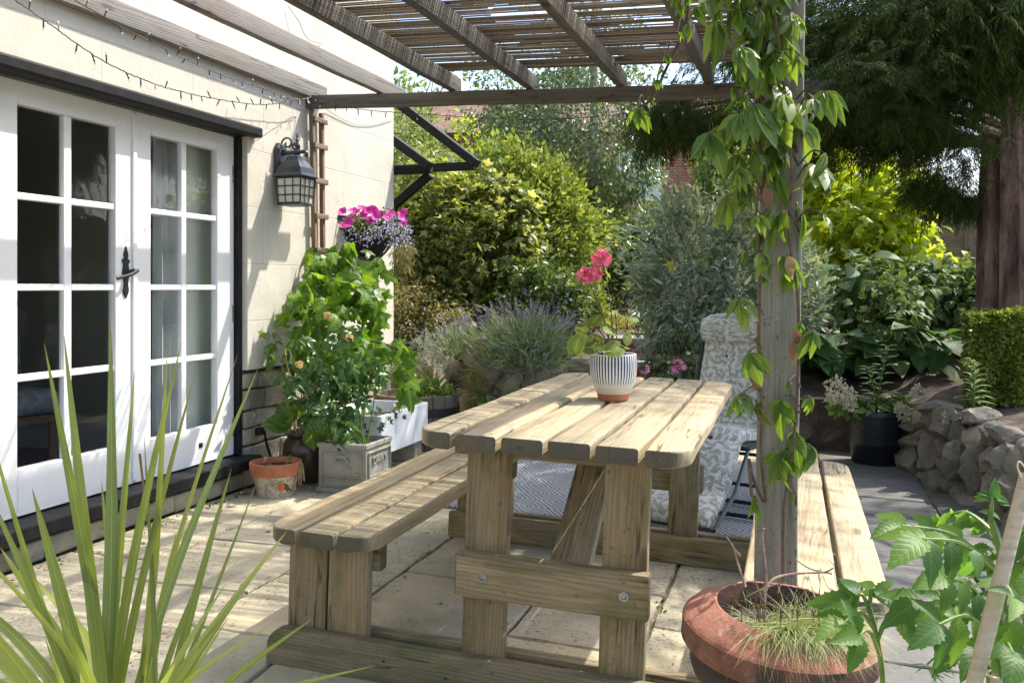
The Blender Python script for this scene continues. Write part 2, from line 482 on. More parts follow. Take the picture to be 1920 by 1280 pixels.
M['green_tube'] = plain('dark_green_enamel', (.006, .028, .03), .28, .0, var=.1, bump=.02)
M['steel'] = plain('zinc_steel', (.36, .36, .36), .45, .9, var=.25)
M['soil'] = plain('potting_soil', (.045, .032, .022), .95, var=.45, scale=60, bump=1.0)
M['terracotta'] = plain('terracotta', (.46, .165, .075), .75, var=.15, scale=14)
M['brown_glaze'] = plain('brown_glaze', (.075, .042, .03), .3, var=.25, scale=9)
M['sink'] = plain('white_ceramic', (.74, .78, .82), .12, var=.03, scale=5, bump=.02)
M['black_plastic'] = plain('black_plastic', (.013, .014, .017), .42, var=.15)
M['white_tag'] = plain('white_plastic', (.75, .75, .72), .4, var=.05)
M['orange'] = plain('orange_print', (.75, .2, .06), .5, var=.08)
M['twig'] = plain('dry_twig', (.28, .19, .14), .85, var=.3, scale=60)
M['brown_stem'] = plain('brown_stem', (.12, .075, .045), .8, var=.3, scale=50)
M['green_stem'] = plain('green_stem', (.13, .22, .045), .5, var=.2, scale=40)
M['straw'] = plain('straw_stem', (.42, .32, .18), .85, var=.25, scale=40)
M['cable'] = plain('black_cable', (.012, .012, .012), .5)
M['grey_cable'] = plain('grey_cable', (.32, .31, .28), .6)
M['bulb'] = plain('clear_bulb', (.7, .68, .62), .15, var=.03)
M['rope'] = plain('wire_tie', (.05, .04, .03), .7)
M['twine'] = plain('garden_twine', (.55, .45, .3), .9)

def m_stucco():
    q = NT('cream_render'); c = q.coord('Object')
    s = q.n('SeparateXYZ', {'Vector': c})
    uv = q.n('CombineXYZ', {'X': s.outputs[1], 'Y': s.outputs[2], 'Z': 0.0}).outputs[0]
    big = q.noise(c, 1.6, 5, .6); fine = q.noise(c, 26, 6, .65); mid = q.noise(c, 6, 5, .6)
    col = q.mix(q.ramp(big, [(.35, 0.), (.7, 1.)]), (.54, .512, .43), (.62, .592, .51))
    col = q.mix(q.math('MULTIPLY', q.ramp(mid, [(.52, 0.), (.75, 1.)]), .35), col, (.46, .44, .375))
    drip = q.noise(q.scale(c, (6, 9, .7)), 1.0, 4, .6)
    col = q.mix(q.math('MULTIPLY', q.ramp(drip, [(.56, 0.), (.74, 1.)]), .3), col, (.43, .41, .35))
    br = q.n('TexBrick', {'Scale': 1.0, 'Mortar Size': .0035, 'Mortar Smooth': .4, 'Brick Width': .66, 'Row Height': .335, 'Color1': (1, 1, 1), 'Color2': (1, 1, 1), 'Mortar': (0, 0, 0)})
    q.set(br, 'Vector', q.scale(uv, (1, 1, 1), loc=(.23, .03, 0)))
    br.offset = .5
    line = br.outputs['Fac']
    col = q.mix(q.math('MULTIPLY', line, .22), col, (.36, .34, .28))
    rough_patch = q.ramp(q.noise(c, 2.4, 3), [(.5, 0.), (.62, 1.)])
    lump = q.math('MULTIPLY', q.noise(c, 42, 6, .7), rough_patch)
    h = q.math('ADD', q.math('ADD', q.math('MULTIPLY', fine, .25), q.math('MULTIPLY', lump, .9)), q.math('ADD', q.math('MULTIPLY', line, -1.3), q.math('MULTIPLY', mid, .8)))
    return q.done(q.bsdf(col, .9, q.bump(h, .6, .008)))
M['stucco'] = m_stucco()

def m_white():
    q = NT('white_gloss_paint'); c = q.coord('Object')
    n = q.noise(q.scale(c, (3, 3, 14)), 1, 4); d = q.noise(c, 9, 5, .65)
    col = q.mix(q.math('MULTIPLY', q.ramp(d, [(.58, 0.), (.8, 1.)]), .35), (.80, .805, .80), (.62, .61, .57))
    sp = q.noise(c, 90, 2); col = q.mix(q.math('MULTIPLY', q.ramp(sp, [(.72, 0.), (.77, 1.)]), .4), col, (.25, .24, .22))
    return q.done(q.bsdf(col, .34, q.bump(n, .12, .003)))
M['white'] = m_white()

def m_glass():
    q = NT('window_glass')
    lw = q.n('LayerWeight', {'Blend': .5}); fr = q.math('ADD', q.math('MULTIPLY', q.math('POWER', lw.outputs['Facing'], 4.0), .8), .045); tr = q.n('BsdfTransparent', {'Color': (.93, .96, .95)})
    nz = q.noise(q.coord('Object'), 5, 2)
    gl = q.n('BsdfGlossy', {'Roughness': .015, 'Normal': q.bump(nz, .06, .01)})
    ms = q.n('MixShader', {0: fr}); q.set(ms, 1, tr.outputs[0]); q.set(ms, 2, gl.outputs[0])
    return q.done(ms)
M['glass'] = m_glass()
def m_lampglass():
    q = NT('frosted_lamp_glass')
    return q.done(q.bsdf((.62, .6, .5), .35, q.bump(q.noise(q.coord('Object'), 60, 2), .3, .003)))
M['lamp_glass'] = m_lampglass()

def m_stone(name, c1, c2, c3, sc=5., lichen=.5, island=True, spot=(.04, .04, .035), bumpd=.012, spotsc=45):
    q = NT(name); c = q.coord('Object')
    a = q.noise(c, sc, 6, .62); b = q.noise(c, sc * 4.3, 6, .68); d = q.noise(c, spotsc, 4, .7); m = q.noise(c, sc * .45, 4, .6)
    col = q.mix(q.ramp(a, [(.32, 0.), (.68, 1.)]), c1, c2)
    col = q.mix(q.ramp(m, [(.42, 0.), (.66, 1.)]), col, c3)
    if island:
        rnd = q.n('NewGeometry').outputs['Random Per Island']
        col = q.mix(1.0, col, q.ramp(rnd, [(0, (.74, .75, .77)), (.5, (.95, .94, .92)), (1, (1.12, 1.08, 1.0))]), 'MULTIPLY')
    patch = q.ramp(q.noise(c, 3.1, 4), [(.38, 0.), (.58, 1.)])
    col = q.mix(q.math('MULTIPLY', q.math('MULTIPLY', q.ramp(d, [(.54, 0.), (.66, 1.)]), patch), lichen), col, spot)
    col = q.mix(q.math('MULTIPLY', q.ramp(b, [(.62, 0.), (.78, 1.)]), .4), col, tuple(min(1, x * 1.5) for x in c2))
    h = q.math('ADD', q.math('MULTIPLY', a, .9), q.math('ADD', q.math('MULTIPLY', b, .5), q.math('MULTIPLY', d, .18)))
    return q.done(q.bsdf(col, .85, q.bump(h, .55, bumpd)))
M['paving'] = m_stone('sandstone_paving', (.45, .40, .28), (.62, .555, .41), (.31, .30, .23), 3.6, 1.0, spotsc=62)
M['slate'] = m_stone('grey_slate_paving', (.13, .13, .122), (.19, .188, .175), (.105, .105, .098), 4.5, .5, spotsc=60)
M['joint'] = m_stone('mortar_and_moss', (.15, .132, .095), (.24, .21, .15), (.10, .10, .06), 14, .4, False)
M['rock'] = m_stone('rockery_stone', (.235, .205, .155), (.42, .375, .295), (.16, .14, .10), 5.5, .9, True, bumpd=.03)
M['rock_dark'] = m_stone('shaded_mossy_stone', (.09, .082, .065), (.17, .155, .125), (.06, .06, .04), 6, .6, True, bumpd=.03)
M['rock_tan'] = m_stone('tan_rockery_stone', (.25, .20, .13), (.40, .335, .225), (.19, .165, .12), 5.5, .5, True, bumpd=.03)
M['plinth'] = m_stone('flaked_painted_stone', (.40, .365, .28), (.58, .54, .43), (.25, .22, .165), 7, .5, True, spot=(.12, .1, .075), bumpd=.02)
M['chimney_plain'] = m_stone('weathered_red_clay', (.30, .115, .07), (.43, .19, .125), (.16, .07, .05), 5, .7, False, spot=(.5, .38, .3), bumpd=.012, spotsc=30)
def m_rim():
    q = NT('weathered_red_clay'); c = q.coord('Object'); n = q.noise(c, 6, 6, .65); f = q.noise(c, 40, 5, .7); g = q.noise(c, 15, 5, .7)
    col = q.mix(q.ramp(n, [(.34, 0.), (.68, 1.)]), (.19, .07, .042), (.36, .155, .10))
    col = q.mix(q.math('MULTIPLY', q.ramp(g, [(.56, 0.), (.66, 1.)]), .55), col, (.48, .35, .26))
    col = q.mix(q.math('MULTIPLY', q.ramp(f, [(.58, 0.), (.66, 1.)]), .7), col, (.06, .035, .025))
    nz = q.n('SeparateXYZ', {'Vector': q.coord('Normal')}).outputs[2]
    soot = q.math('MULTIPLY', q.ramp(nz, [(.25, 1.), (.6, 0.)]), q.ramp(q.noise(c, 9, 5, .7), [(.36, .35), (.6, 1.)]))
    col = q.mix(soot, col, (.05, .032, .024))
    h = q.math('ADD', q.math('MULTIPLY', f, .5), q.math('ADD', n, g))
    return q.done(q.bsdf(col, .9, q.bump(h, .6, .008)))
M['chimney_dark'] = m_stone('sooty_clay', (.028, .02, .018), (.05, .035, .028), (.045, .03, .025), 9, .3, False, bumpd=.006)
M['planter'] = m_stone('faux_lead_planter', (.30, .285, .235), (.36, .345, .29), (.25, .24, .195), 6, .4, False, bumpd=.003)
M['bed'] = m_stone('bark_mulch', (.075, .052, .04), (.13, .09, .07), (.05, .038, .03), 16, .5, False, bumpd=.05, spot=(.2, .16, .12))
M['lawn'] = m_stone('dry_lawn', (.22, .19, .08), (.30, .25, .13), (.12, .15, .045), 5, .3, False, bumpd=.03, spot=(.08, .1, .03))
M['tread'] = m_stone('step_stone', (.30, .29, .25), (.42, .4, .33), (.24, .225, .19), 6, .4, True)

def m_brick():
    q = NT('red_brick'); c = q.coord('Object'); s = q.n('SeparateXYZ', {'Vector': c})
    uv = q.n('CombineXYZ', {'X': q.math('ADD', s.outputs[0], s.outputs[1]), 'Y': s.outputs[2], 'Z': 0.0}).outputs[0]
    br = q.n('TexBrick', {'Scale': 1.0, 'Mortar Size': .009, 'Brick Width': .225, 'Row Height': .075, 'Color1': (.42, .12, .065), 'Color2': (.30, .085, .05), 'Mortar': (.36, .27, .21), 'Bias': -.1})
    q.set(br, 'Vector', uv)
    n = q.noise(c, 12, 5); col = q.mix(q.math('MULTIPLY', n, .45), br.outputs[0], (.22, .09, .06))
    return q.done(q.bsdf(col, .9, q.bump(q.math('MULTIPLY', br.outputs[1], -1.), .5, .01)))
M['brick'] = m_brick()
M['roof_tile'] = plain('roof_tile', (.20, .10, .07), .8, var=.3, scale=7)

def m_bark(name, c1, c2, sc=(16, 16, 1.6), bd=.03):
    q = NT(name); c = q.coord('Object')
    a = q.noise(q.scale(c, sc), 1, 6, .65, .6); b = q.noise(c, 9, 4)
    col = q.mix(q.ramp(a, [(.36, 0.), (.66, 1.)]), c1, c2); col = q.mix(q.math('MULTIPLY', b, .4), col, tuple(x * .6 for x in c1))
    return q.done(q.bsdf(col, .92, q.bump(a, 1.0, bd)))
M['bark_red'] = m_bark('fibrous_red_bark', (.07, .043, .03), (.38, .24, .16), (9, 9, 2.6), .08)
M['bark_limb'] = m_bark('mossy_limb', (.06, .038, .02), (.17, .115, .055), (20, 20, 20), .01)
M['bark_birch'] = m_bark('birch_bark', (.30, .27, .23), (.60, .56, .5), (3, 3, 22), .004)
M['bark'] = m_bark('brown_bark', (.06, .045, .03), (.16, .12, .085), (22, 22, 4), .01)

def m_cane():
    q = NT('split_reed'); rnd = q.n('NewGeometry').outputs['Random Per Island']
    col = q.ramp(rnd, [(0, (.06, .043, .028)), (.35, (.14, .10, .065)), (.7, (.23, .18, .12)), (1, (.36, .30, .215))])
    n = q.noise(q.scale(q.coord('Object'), (3, 60, 60)), 1, 3); col = q.mix(q.math('MULTIPLY', n, .5), col, (.07, .055, .04))
    return q.done(q.bsdf(col, .6))
M['cane'] = m_cane()

def m_rug():
    q = NT('woven_diamond_rug'); s = q.n('SeparateXYZ', {'Vector': q.coord('Object')})
    def tri(x, per, off): return q.math('ABSOLUTE', q.math('SUBTRACT', q.math('FRACT', q.math('ADD', q.math('DIVIDE', x, per), off)), .5))
    x1 = tri(s.outputs[0], .215, .0); y1 = tri(s.outputs[1], .32, .0)
    a = q.math('ADD', x1, y1)
    ring = q.math('FRACT', q.math('ADD', q.math('MULTIPLY', a, 7.0), .15))
    k = q.ramp(ring, [(.44, 0.), (.5, 1.), (.94, 1.), (1., 0.)])
    n = q.noise(q.coord('Object'), 260, 2); nn = q.noise(q.coord('Object'), 5, 4)
    col = q.mix(k, (.40, .415, .42), (.085, .105, .14)); col = q.mix(q.math('MULTIPLY', nn, .4), col, (.25, .24, .21))
    return q.done(q.bsdf(col, .95, q.bump(n, .5, .003)))
M['rug'] = m_rug()

def m_cushion():
    q = NT('leaf_print_cotton'); uv = q.coord('UV')
    base = (.58, .575, .52)
    def layer(sc, off, th, a, b):
        p = q.scale(uv, (sc, sc, sc), loc=off)
        w = q.n('TexNoise', {'Scale': .8, 'Detail': 1.0}); q.set(w, 'Vector', p)
        p = q.vec('ADD', p, q.vec('MULTIPLY', q.vec('SUBTRACT', w.outputs['Color'], (.5, .5, .5)), (.5, .5, 0)))
        v = q.n('TexVoronoi', {'Scale': 1.0, 'Randomness': .75}, voronoi_dimensions='2D'); q.set(v, 'Vector', p)
        rel = q.vec('SUBTRACT', p, v.outputs['Position'])
        cs = q.n('SeparateColor', {'Color': v.outputs['Color']})
        rot = q.n('VectorRotate', {'Vector': rel, 'Angle': q.math('MULTIPLY', q.math('SUBTRACT', cs.outputs[0], .5), 4.2)}, rotation_type='Z_AXIS')
        e = q.n('SeparateXYZ', {'Vector': rot.outputs[0]})
        xx = q.math('DIVIDE', q.math('ADD', e.outputs[0], q.math('MULTIPLY', q.math('MULTIPLY', e.outputs[1], e.outputs[1]), .5)), a); yy = q.math('DIVIDE', e.outputs[1], b)
        r = q.math('ADD', q.math('MULTIPLY', xx, xx), q.math('MULTIPLY', yy, yy))
        rib = q.ramp(q.math('ABSOLUTE', xx), [(.06, 0.), (.14, 1.)])
        return q.math('MULTIPLY', q.ramp(r, [(.82, 1.), (.95, 0.)]), rib), cs.outputs[1]
    col = base
    l1, h1 = layer(24, (0, 0, 0), 0, .24, .62); l2, h2 = layer(27, (3.3, 1.7, 0), 0, .2, .58)
    col = q.mix(l1, col, q.mix(h1, (.32, .32, .25), (.2, .225, .175)))
    col = q.mix(l2, col, q.mix(h2, (.42, .41, .33), (.25, .27, .23)))
    n = q.noise(uv, 400, 2)
    return q.done(q.bsdf(col, .9, q.bump(n, .3, .002)))
M['cushion'] = m_cushion()

def m_pot():
    q = NT('striped_glaze'); s = q.n('SeparateXYZ', {'Vector': q.coord('UV')})
    u = q.math('ABSOLUTE', q.math('SUBTRACT', q.math('FRACT', q.math('MULTIPLY', s.outputs[0], 46.0)), .5))
    wob = q.noise(q.scale(q.coord('UV'), (46, 4, 1)), 1, 2)
    v = s.outputs[1]
    th = q.ramp(v, [(.20, .0), (.3, .16), (.75, .29), (.965, .24), (.975, 0.)])
    st = q.math('LESS_THAN', u, q.math('ADD', th, q.math('MULTIPLY', q.math('SUBTRACT', wob, .5), .08)))
    st = q.math('MULTIPLY', st, q.math('GREATER_THAN', v, .23)); st = q.math('MULTIPLY', st, q.math('LESS_THAN', v, .97))
    col = q.mix(st, q.mix(q.ramp(v, [(.15, 0.), (.4, 1.)]), (.66, .6, .48), (.74, .73, .70)), (.03, .04, .12))
    return q.done(q.bsdf(col, .28, q.bump(q.noise(q.coord('UV'), 30, 3), .1, .003)))
M['striped'] = m_pot()
M['blind'] = plain('grey_green_lining', (.62, .64, .57), .9, var=.04, scale=3)
M['curtain'] = plain('grey_curtain', (.42, .44, .45), .9, var=.05, scale=4)
M['room_wall'] = plain('pale_room_wall', (.62, .62, .55), .9, var=.03, scale=3)
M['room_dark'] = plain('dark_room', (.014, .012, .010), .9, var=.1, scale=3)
M['dark_cloth'] = plain('dim_blue_cloth', (.20, .24, .27), .95, var=.25, scale=22, bump=.6)
M['dark_oak'] = plain('dark_oak', (.14, .07, .035), .6, var=.2)

# foliage
def m_cordy():
    q = NT('cordyline_blade'); rnd = q.n('NewGeometry').outputs['Random Per Island']
    col = q.ramp(rnd, [(0, (.11, .16, .035)), (.5, (.17, .23, .05)), (1, (.28, .32, .08))])
    uv = q.n('SeparateXYZ', {'Vector': q.coord('UV')}); u, v = uv.outputs[0], uv.outputs[1]
    ln = q.noise(q.scale(q.coord('UV'), (26, .6, 1)), 1, 3, .6)
    col = q.mix(q.math('MULTIPLY', q.ramp(ln, [(.4, 0.), (.65, 1.)]), .45), col, (.30, .34, .10))
    mid = q.ramp(q.math('ABSOLUTE', q.math('SUBTRACT', u, .5)), [(.0, 1.), (.07, 0.)]); col = q.mix(q.math('MULTIPLY', mid, .5), col, (.40, .42, .16))
    bl = q.noise(q.scale(q.coord('UV'), (3, 9, 1)), 1, 4, .7); col = q.mix(q.math('MULTIPLY', q.ramp(bl, [(.62, 0.), (.72, 1.)]), .6), col, (.32, .25, .10))
    col = q.mix(q.ramp(v, [(.955, 0.), (.985, 1.)]), col, (.26, .15, .07)); col = q.mix(q.ramp(v, [(.0, .8), (.25, 0.)]), col, (.36, .37, .16))
    b = q.bsdf(col, .36, q.bump(ln, .3, .002)); tr = q.n('BsdfTranslucent', {'Color': q.mix(1., col, (2., 1.9, .8), 'MULTIPLY')})
    ms = q.n('MixShader', {0: .3}); q.set(ms, 1, b.outputs[0]); q.set(ms, 2, tr.outputs[0]); return q.done(ms)
M['grape'] = leafmat('vine_leaf', [(.055, .12, .012), (.095, .19, .02), (.16, .27, .03)], .45, .4, .35)
M['rose'] = leafmat('rose_leaf', [(.018, .05, .016), (.04, .085, .02), (.08, .14, .03)], .3, .3, .2)
M['creeper'] = leafmat('creeper_leaf', [(.05, .10, .014), (.09, .16, .022), (.16, .24, .04)], .46, .36, .35)
M['cordyline'] = m_cordy()
M['tomato'] = leafmat('tomato_leaf', [(.045, .10, .032), (.075, .15, .042), (.13, .22, .05)], .5, .45, .12, spec=.3, crinkle=.12, tcol=(2.0, 2.2, .7))
M['geranium'] = leafmat('geranium_leaf', [(.08, .15, .03), (.13, .22, .04), (.24, .30, .07)], .35, .5, .3, zone=(.09, .085, .03))
M['lavender'] = leafmat('lavender_leaf', [(.10, .15, .085), (.16, .22, .12), (.24, .29, .17)], .2, .6)
M['lavender_fl'] = leafmat('lavender_flower', [(.16, .13, .30), (.22, .19, .40), (.32, .27, .46)], .2, .7)
M['silver'] = leafmat('silver_leaf', [(.26, .30, .27), (.36, .40, .37), (.46, .5, .46)], .15, .75)
M['greygreen'] = leafmat('grey_green_leaf', [(.085, .115, .085), (.14, .18, .135), (.22, .26, .205)], .15, .6)
M['dome'] = leafmat('dome_leaf', [(.055, .085, .019), (.095, .13, .03), (.16, .19, .05)], .36, .42)
M['lobed'] = leafmat('lobed_shrub_leaf', [(.04, .062, .014), (.095, .125, .03), (.26, .27, .12)], .48, .33, tcol=(1.9, 1.7, .8))
M['birch'] = leafmat('birch_leaf', [(.045, .07, .032), (.075, .105, .05), (.125, .16, .085)], .34, .3, tcol=(1.8, 1.8, 1.0), spec=.6)
M['bush'] = leafmat('bush_leaf', [(.022, .045, .014), (.05, .08, .024), (.11, .145, .05)], .3, .34, tcol=(1.9, 1.8, .9))
M['tree'] = leafmat('tree_leaf', [(.06, .095, .028), (.10, .145, .042), (.16, .205, .065)], .38, .42, tcol=(1.9, 1.8, .9))
M['yellow'] = leafmat('golden_leaf', [(.14, .20, .016), (.23, .30, .025), (.34, .39, .04)], .5, .45)
M['box'] = leafmat('box_leaf', [(.05, .09, .012), (.10, .14, .02), (.20, .21, .045)], .3, .4)
M['hosta'] = leafmat('hosta_leaf', [(.03, .075, .022), (.05, .11, .032), (.075, .15, .04)], .3, .5, .25, spec=.25)
M['varieg'] = leafmat('variegated_leaf', [(.05, .095, .03), (.075, .125, .042), (.10, .16, .055)], .25, .55, 0, (.30, .32, .2), edgew=.32, spec=.2)
M['ivy'] = leafmat('variegated_ivy', [(.05, .085, .03), (.07, .11, .04), (.10, .14, .06)], .2, .4, 0, (.34, .36, .2), edgew=.33)
M['conifer'] = leafmat('conifer_spray', [(.016, .027, .008), (.028, .046, .012), (.055, .078, .02)], .2, .85, spec=.08)
M['lowshrub'] = leafmat('small_pale_leaf', [(.07, .075, .03), (.12, .12, .05), (.24, .21, .11)], .3, .5)
M['petunia'] = leafmat('magenta_petal', [(.42, .012, .20), (.55, .02, .30), (.62, .06, .40)], .3, .6, tcol=(1.4, 1.0, 1.4))
M['lobelia'] = leafmat('lilac_petal', [(.36, .33, .62), (.52, .5, .74), (.7, .7, .76)], .3, .6, tcol=(1.2, 1.2, 1.2))
M['pink'] = leafmat('pink_petal', [(.60, .075, .17), (.72, .15, .26), (.8, .32, .42)], .3, .55, tcol=(1.3, 1., 1.))
M['pinkpale'] = leafmat('pale_pink_petal', [(.62, .17, .36), (.7, .26, .45), (.78, .42, .56)], .3, .55, tcol=(1.2, 1., 1.1))
M['cream'] = leafmat('cream_petal', [(.5, .42, .26), (.62, .56, .38), (.72, .68, .52)], .3, .6, tcol=(1.1, 1.1, 1.))
M['peach'] = leafmat('peach_petal', [(.60, .42, .14), (.72, .56, .24), (.76, .64, .38)], .3, .6, tcol=(1.2, 1.1, .9))
M['yellowfl'] = leafmat('yellow_petal', [(.6, .45, .03), (.7, .55, .04), (.75, .62, .1)], .3, .6, tcol=(1.2, 1.1, .8))
M['drygrass'] = leafmat('sedge_blade', [(.13, .17, .05), (.22, .27, .10), (.36, .36, .19)], .25, .55)
M['hydrangea'] = leafmat('hydrangea_leaf', [(.06, .12, .02), (.10, .175, .03), (.16, .24, .04)], .35, .4, .3)
M['foxglove'] = leafmat('soft_grey_leaf', [(.10, .16, .07), (.15, .215, .10), (.2, .27, .13)], .3, .6, .2)
M['grass'] = leafmat('grass_blade', [(.10, .13, .03), (.2, .19, .06), (.33, .28, .12)], .3, .6)
M['deadleaf'] = leafmat('dead_leaf', [(.10, .05, .025), (.17, .095, .05), (.26, .17, .10)], .15, .7)

M['chimney'] = m_rim()
# ------------------------------------------------------------------ terrain, paving
EDGE = [(-30, 7.6), (-4.4, 7.5), (-3.1, 7.35), (-2.6, 7.1), (-2.0, 7.1), (-1.85, 7.3), (-1.78, 8.25), (-1.12, 8.3), (-1.05, 7.45), (-.2, 7.3), (.2, 7.45), (.62, 7.35), (.80, 6.85), (.88, 6.35), (1.0, 5.9), (1.2, 5.5), (1.6, 5.05), (2.4, 4.75), (5, 4.5), (30, 4.5)]
def edge(u):
    for (a, b), (c, d) in zip(EDGE, EDGE[1:]):
        if u <= c: return b + (d - b) * (u - a) / (c - a)
    return EDGE[-1][1]
def bed_z(u, v):
    """height of the raised garden behind the patio edge"""
    k = v - edge(u)
    if k <= 0: return None
    top = .72 if u < .3 else .36 + .3 * min(1, max(0, (v - 6.6) / 3.0))
    base = .50 if u < -.9 else .34
    t = min(1, k / 1.6); t = t * t * (3 - 2 * t)
    return base + (top - base) * t

def build_terrain():
    us = [-30, -20, -12, -8] + list(np.arange(-6, 4.01, .16)) + [5, 7, 10, 15, 22, 30]
    ks = [.0, .1, .35, .7, 1.1, 1.6, 2.4, 3.5, 5, 8, 12, 18, 28, 45]
    b = MB(); rows = []
    for u in us:
        e = edge(u); col = [(u, e, ground(u) - .1)]
        for k in ks:
            z = bed_z(u, e + max(k, .02)); z += .03 * mnoise.noise((u * 1.7, (e + k) * 1.7, 2)) if k > 0 else -.03
            col.append((u, e + .03 + k, z))
        rows.append(col)
    n = len(rows[0]); vs = [p for r in rows for p in r]; fs = []
    for i in range(len(rows) - 1):
        for j in range(n - 1): fs.append((i * n + j, (i + 1) * n + j, (i + 1) * n + j + 1, i * n + j + 1))
    b.add(vs, fs)
    tag(b.build('terrain', M['bed'], smooth=True), kind='structure')
    # sunlit strip of dry lawn behind the steps
    b = MB(); us = np.arange(-9, 1.0, .3); vsq = np.arange(9.9, 24, .5); n = len(vsq)
    b.add([(u, v, bed_z(u, v) + .035 + .015 * mnoise.noise((u * 2, v * 2, 7))) for u in us for v in vsq],
          [(i * n + j, (i + 1) * n + j, (i + 1) * n + j + 1, i * n + j + 1) for i in range(len(us) - 1) for j in range(n - 1)])
    tag(b.build('lawn', M['lawn'], smooth=True), kind='structure')
    # base under the paving
    b = MB(); us = [-30, -10, -4, -1.75, .85, 5, 30]; n = len(us)
    vq = [-12, 10]
    b.add([(u, v, ground(u) - .014) for u in us for v in vq], [(2 * i, 2 * i + 2, 2 * i + 3, 2 * i + 1) for i in range(n - 1)])
    tag(b.build('ground', M['joint']), kind='structure')
    # stone flags in uneven courses running along the house
    b = MB(); b2 = MB(); u = -3.11
    rnd = random.Random(4)
    widths = [.46, .61, .45, .60, .46, .61, .62, .46, .60, .62, .6, .6, .6]
    for w in widths:
        v = -1.6 - rnd.random() * .6
        while v < 8.4:
            l = rnd.choice([.45, .6, .75, .9, .62]); 
            x0, x1, y0, y1 = u + .007, u + w - .007, v + .007, v + l - .007
            v += l
            cm = (x0 + x1) / 2
            if y1 > edge(cm) + .25 or y1 > edge(x1) + .7: continue
            tz = rnd.uniform(-.0015, .0025); ta, tb = rnd.uniform(-.003, .003), rnd.uniform(-.003, .003)
            out = []
            for (ax, ay), (bx_, by_) in (((x0, y0), (x1, y0)), ((x1, y0), (x1, y1)), ((x1, y1), (x0, y1)), ((x0, y1), (x0, y0))):
                k = 7
                for q in range(k):
                    f = q / k; px, py = ax + (bx_ - ax) * f, ay + (by_ - ay) * f
                    j = .006 if q else -.003
                    out.append((px + rnd.uniform(-j, j), py + rnd.uniform(-j, j)))
            zz = lambda x, y: ground(x) + tz + ta * (x - cm) + tb * (y - (y0 + y1) / 2)
            cx, cy = cm, (y0 + y1) / 2
            sh = lambda x, y, s: (cx + (x - cx) * s, cy + (y - cy) * s)
            r0 = [(x, y, zz(x, y) - .03) for x, y in out]; r1 = [(x, y, zz(x, y) - .005) for x, y in out]
            r2 = [(*sh(x, y, .985), zz(*sh(x, y, .985))) for x, y in out]
            r3 = [(*sh(x, y, .5), zz(*sh(x, y, .5)) + rnd.uniform(-.001, .001)) for x, y in out]
            (b if cm < .3 else b2).loft([r0, r1, r2, r3], cap0=False)
        u += w
    tag(b.build('patio_paving', M['paving'], smooth=True), kind='structure'); tag(b2.build('path_paving', M['slate'], smooth=True), kind='structure')
build_terrain()

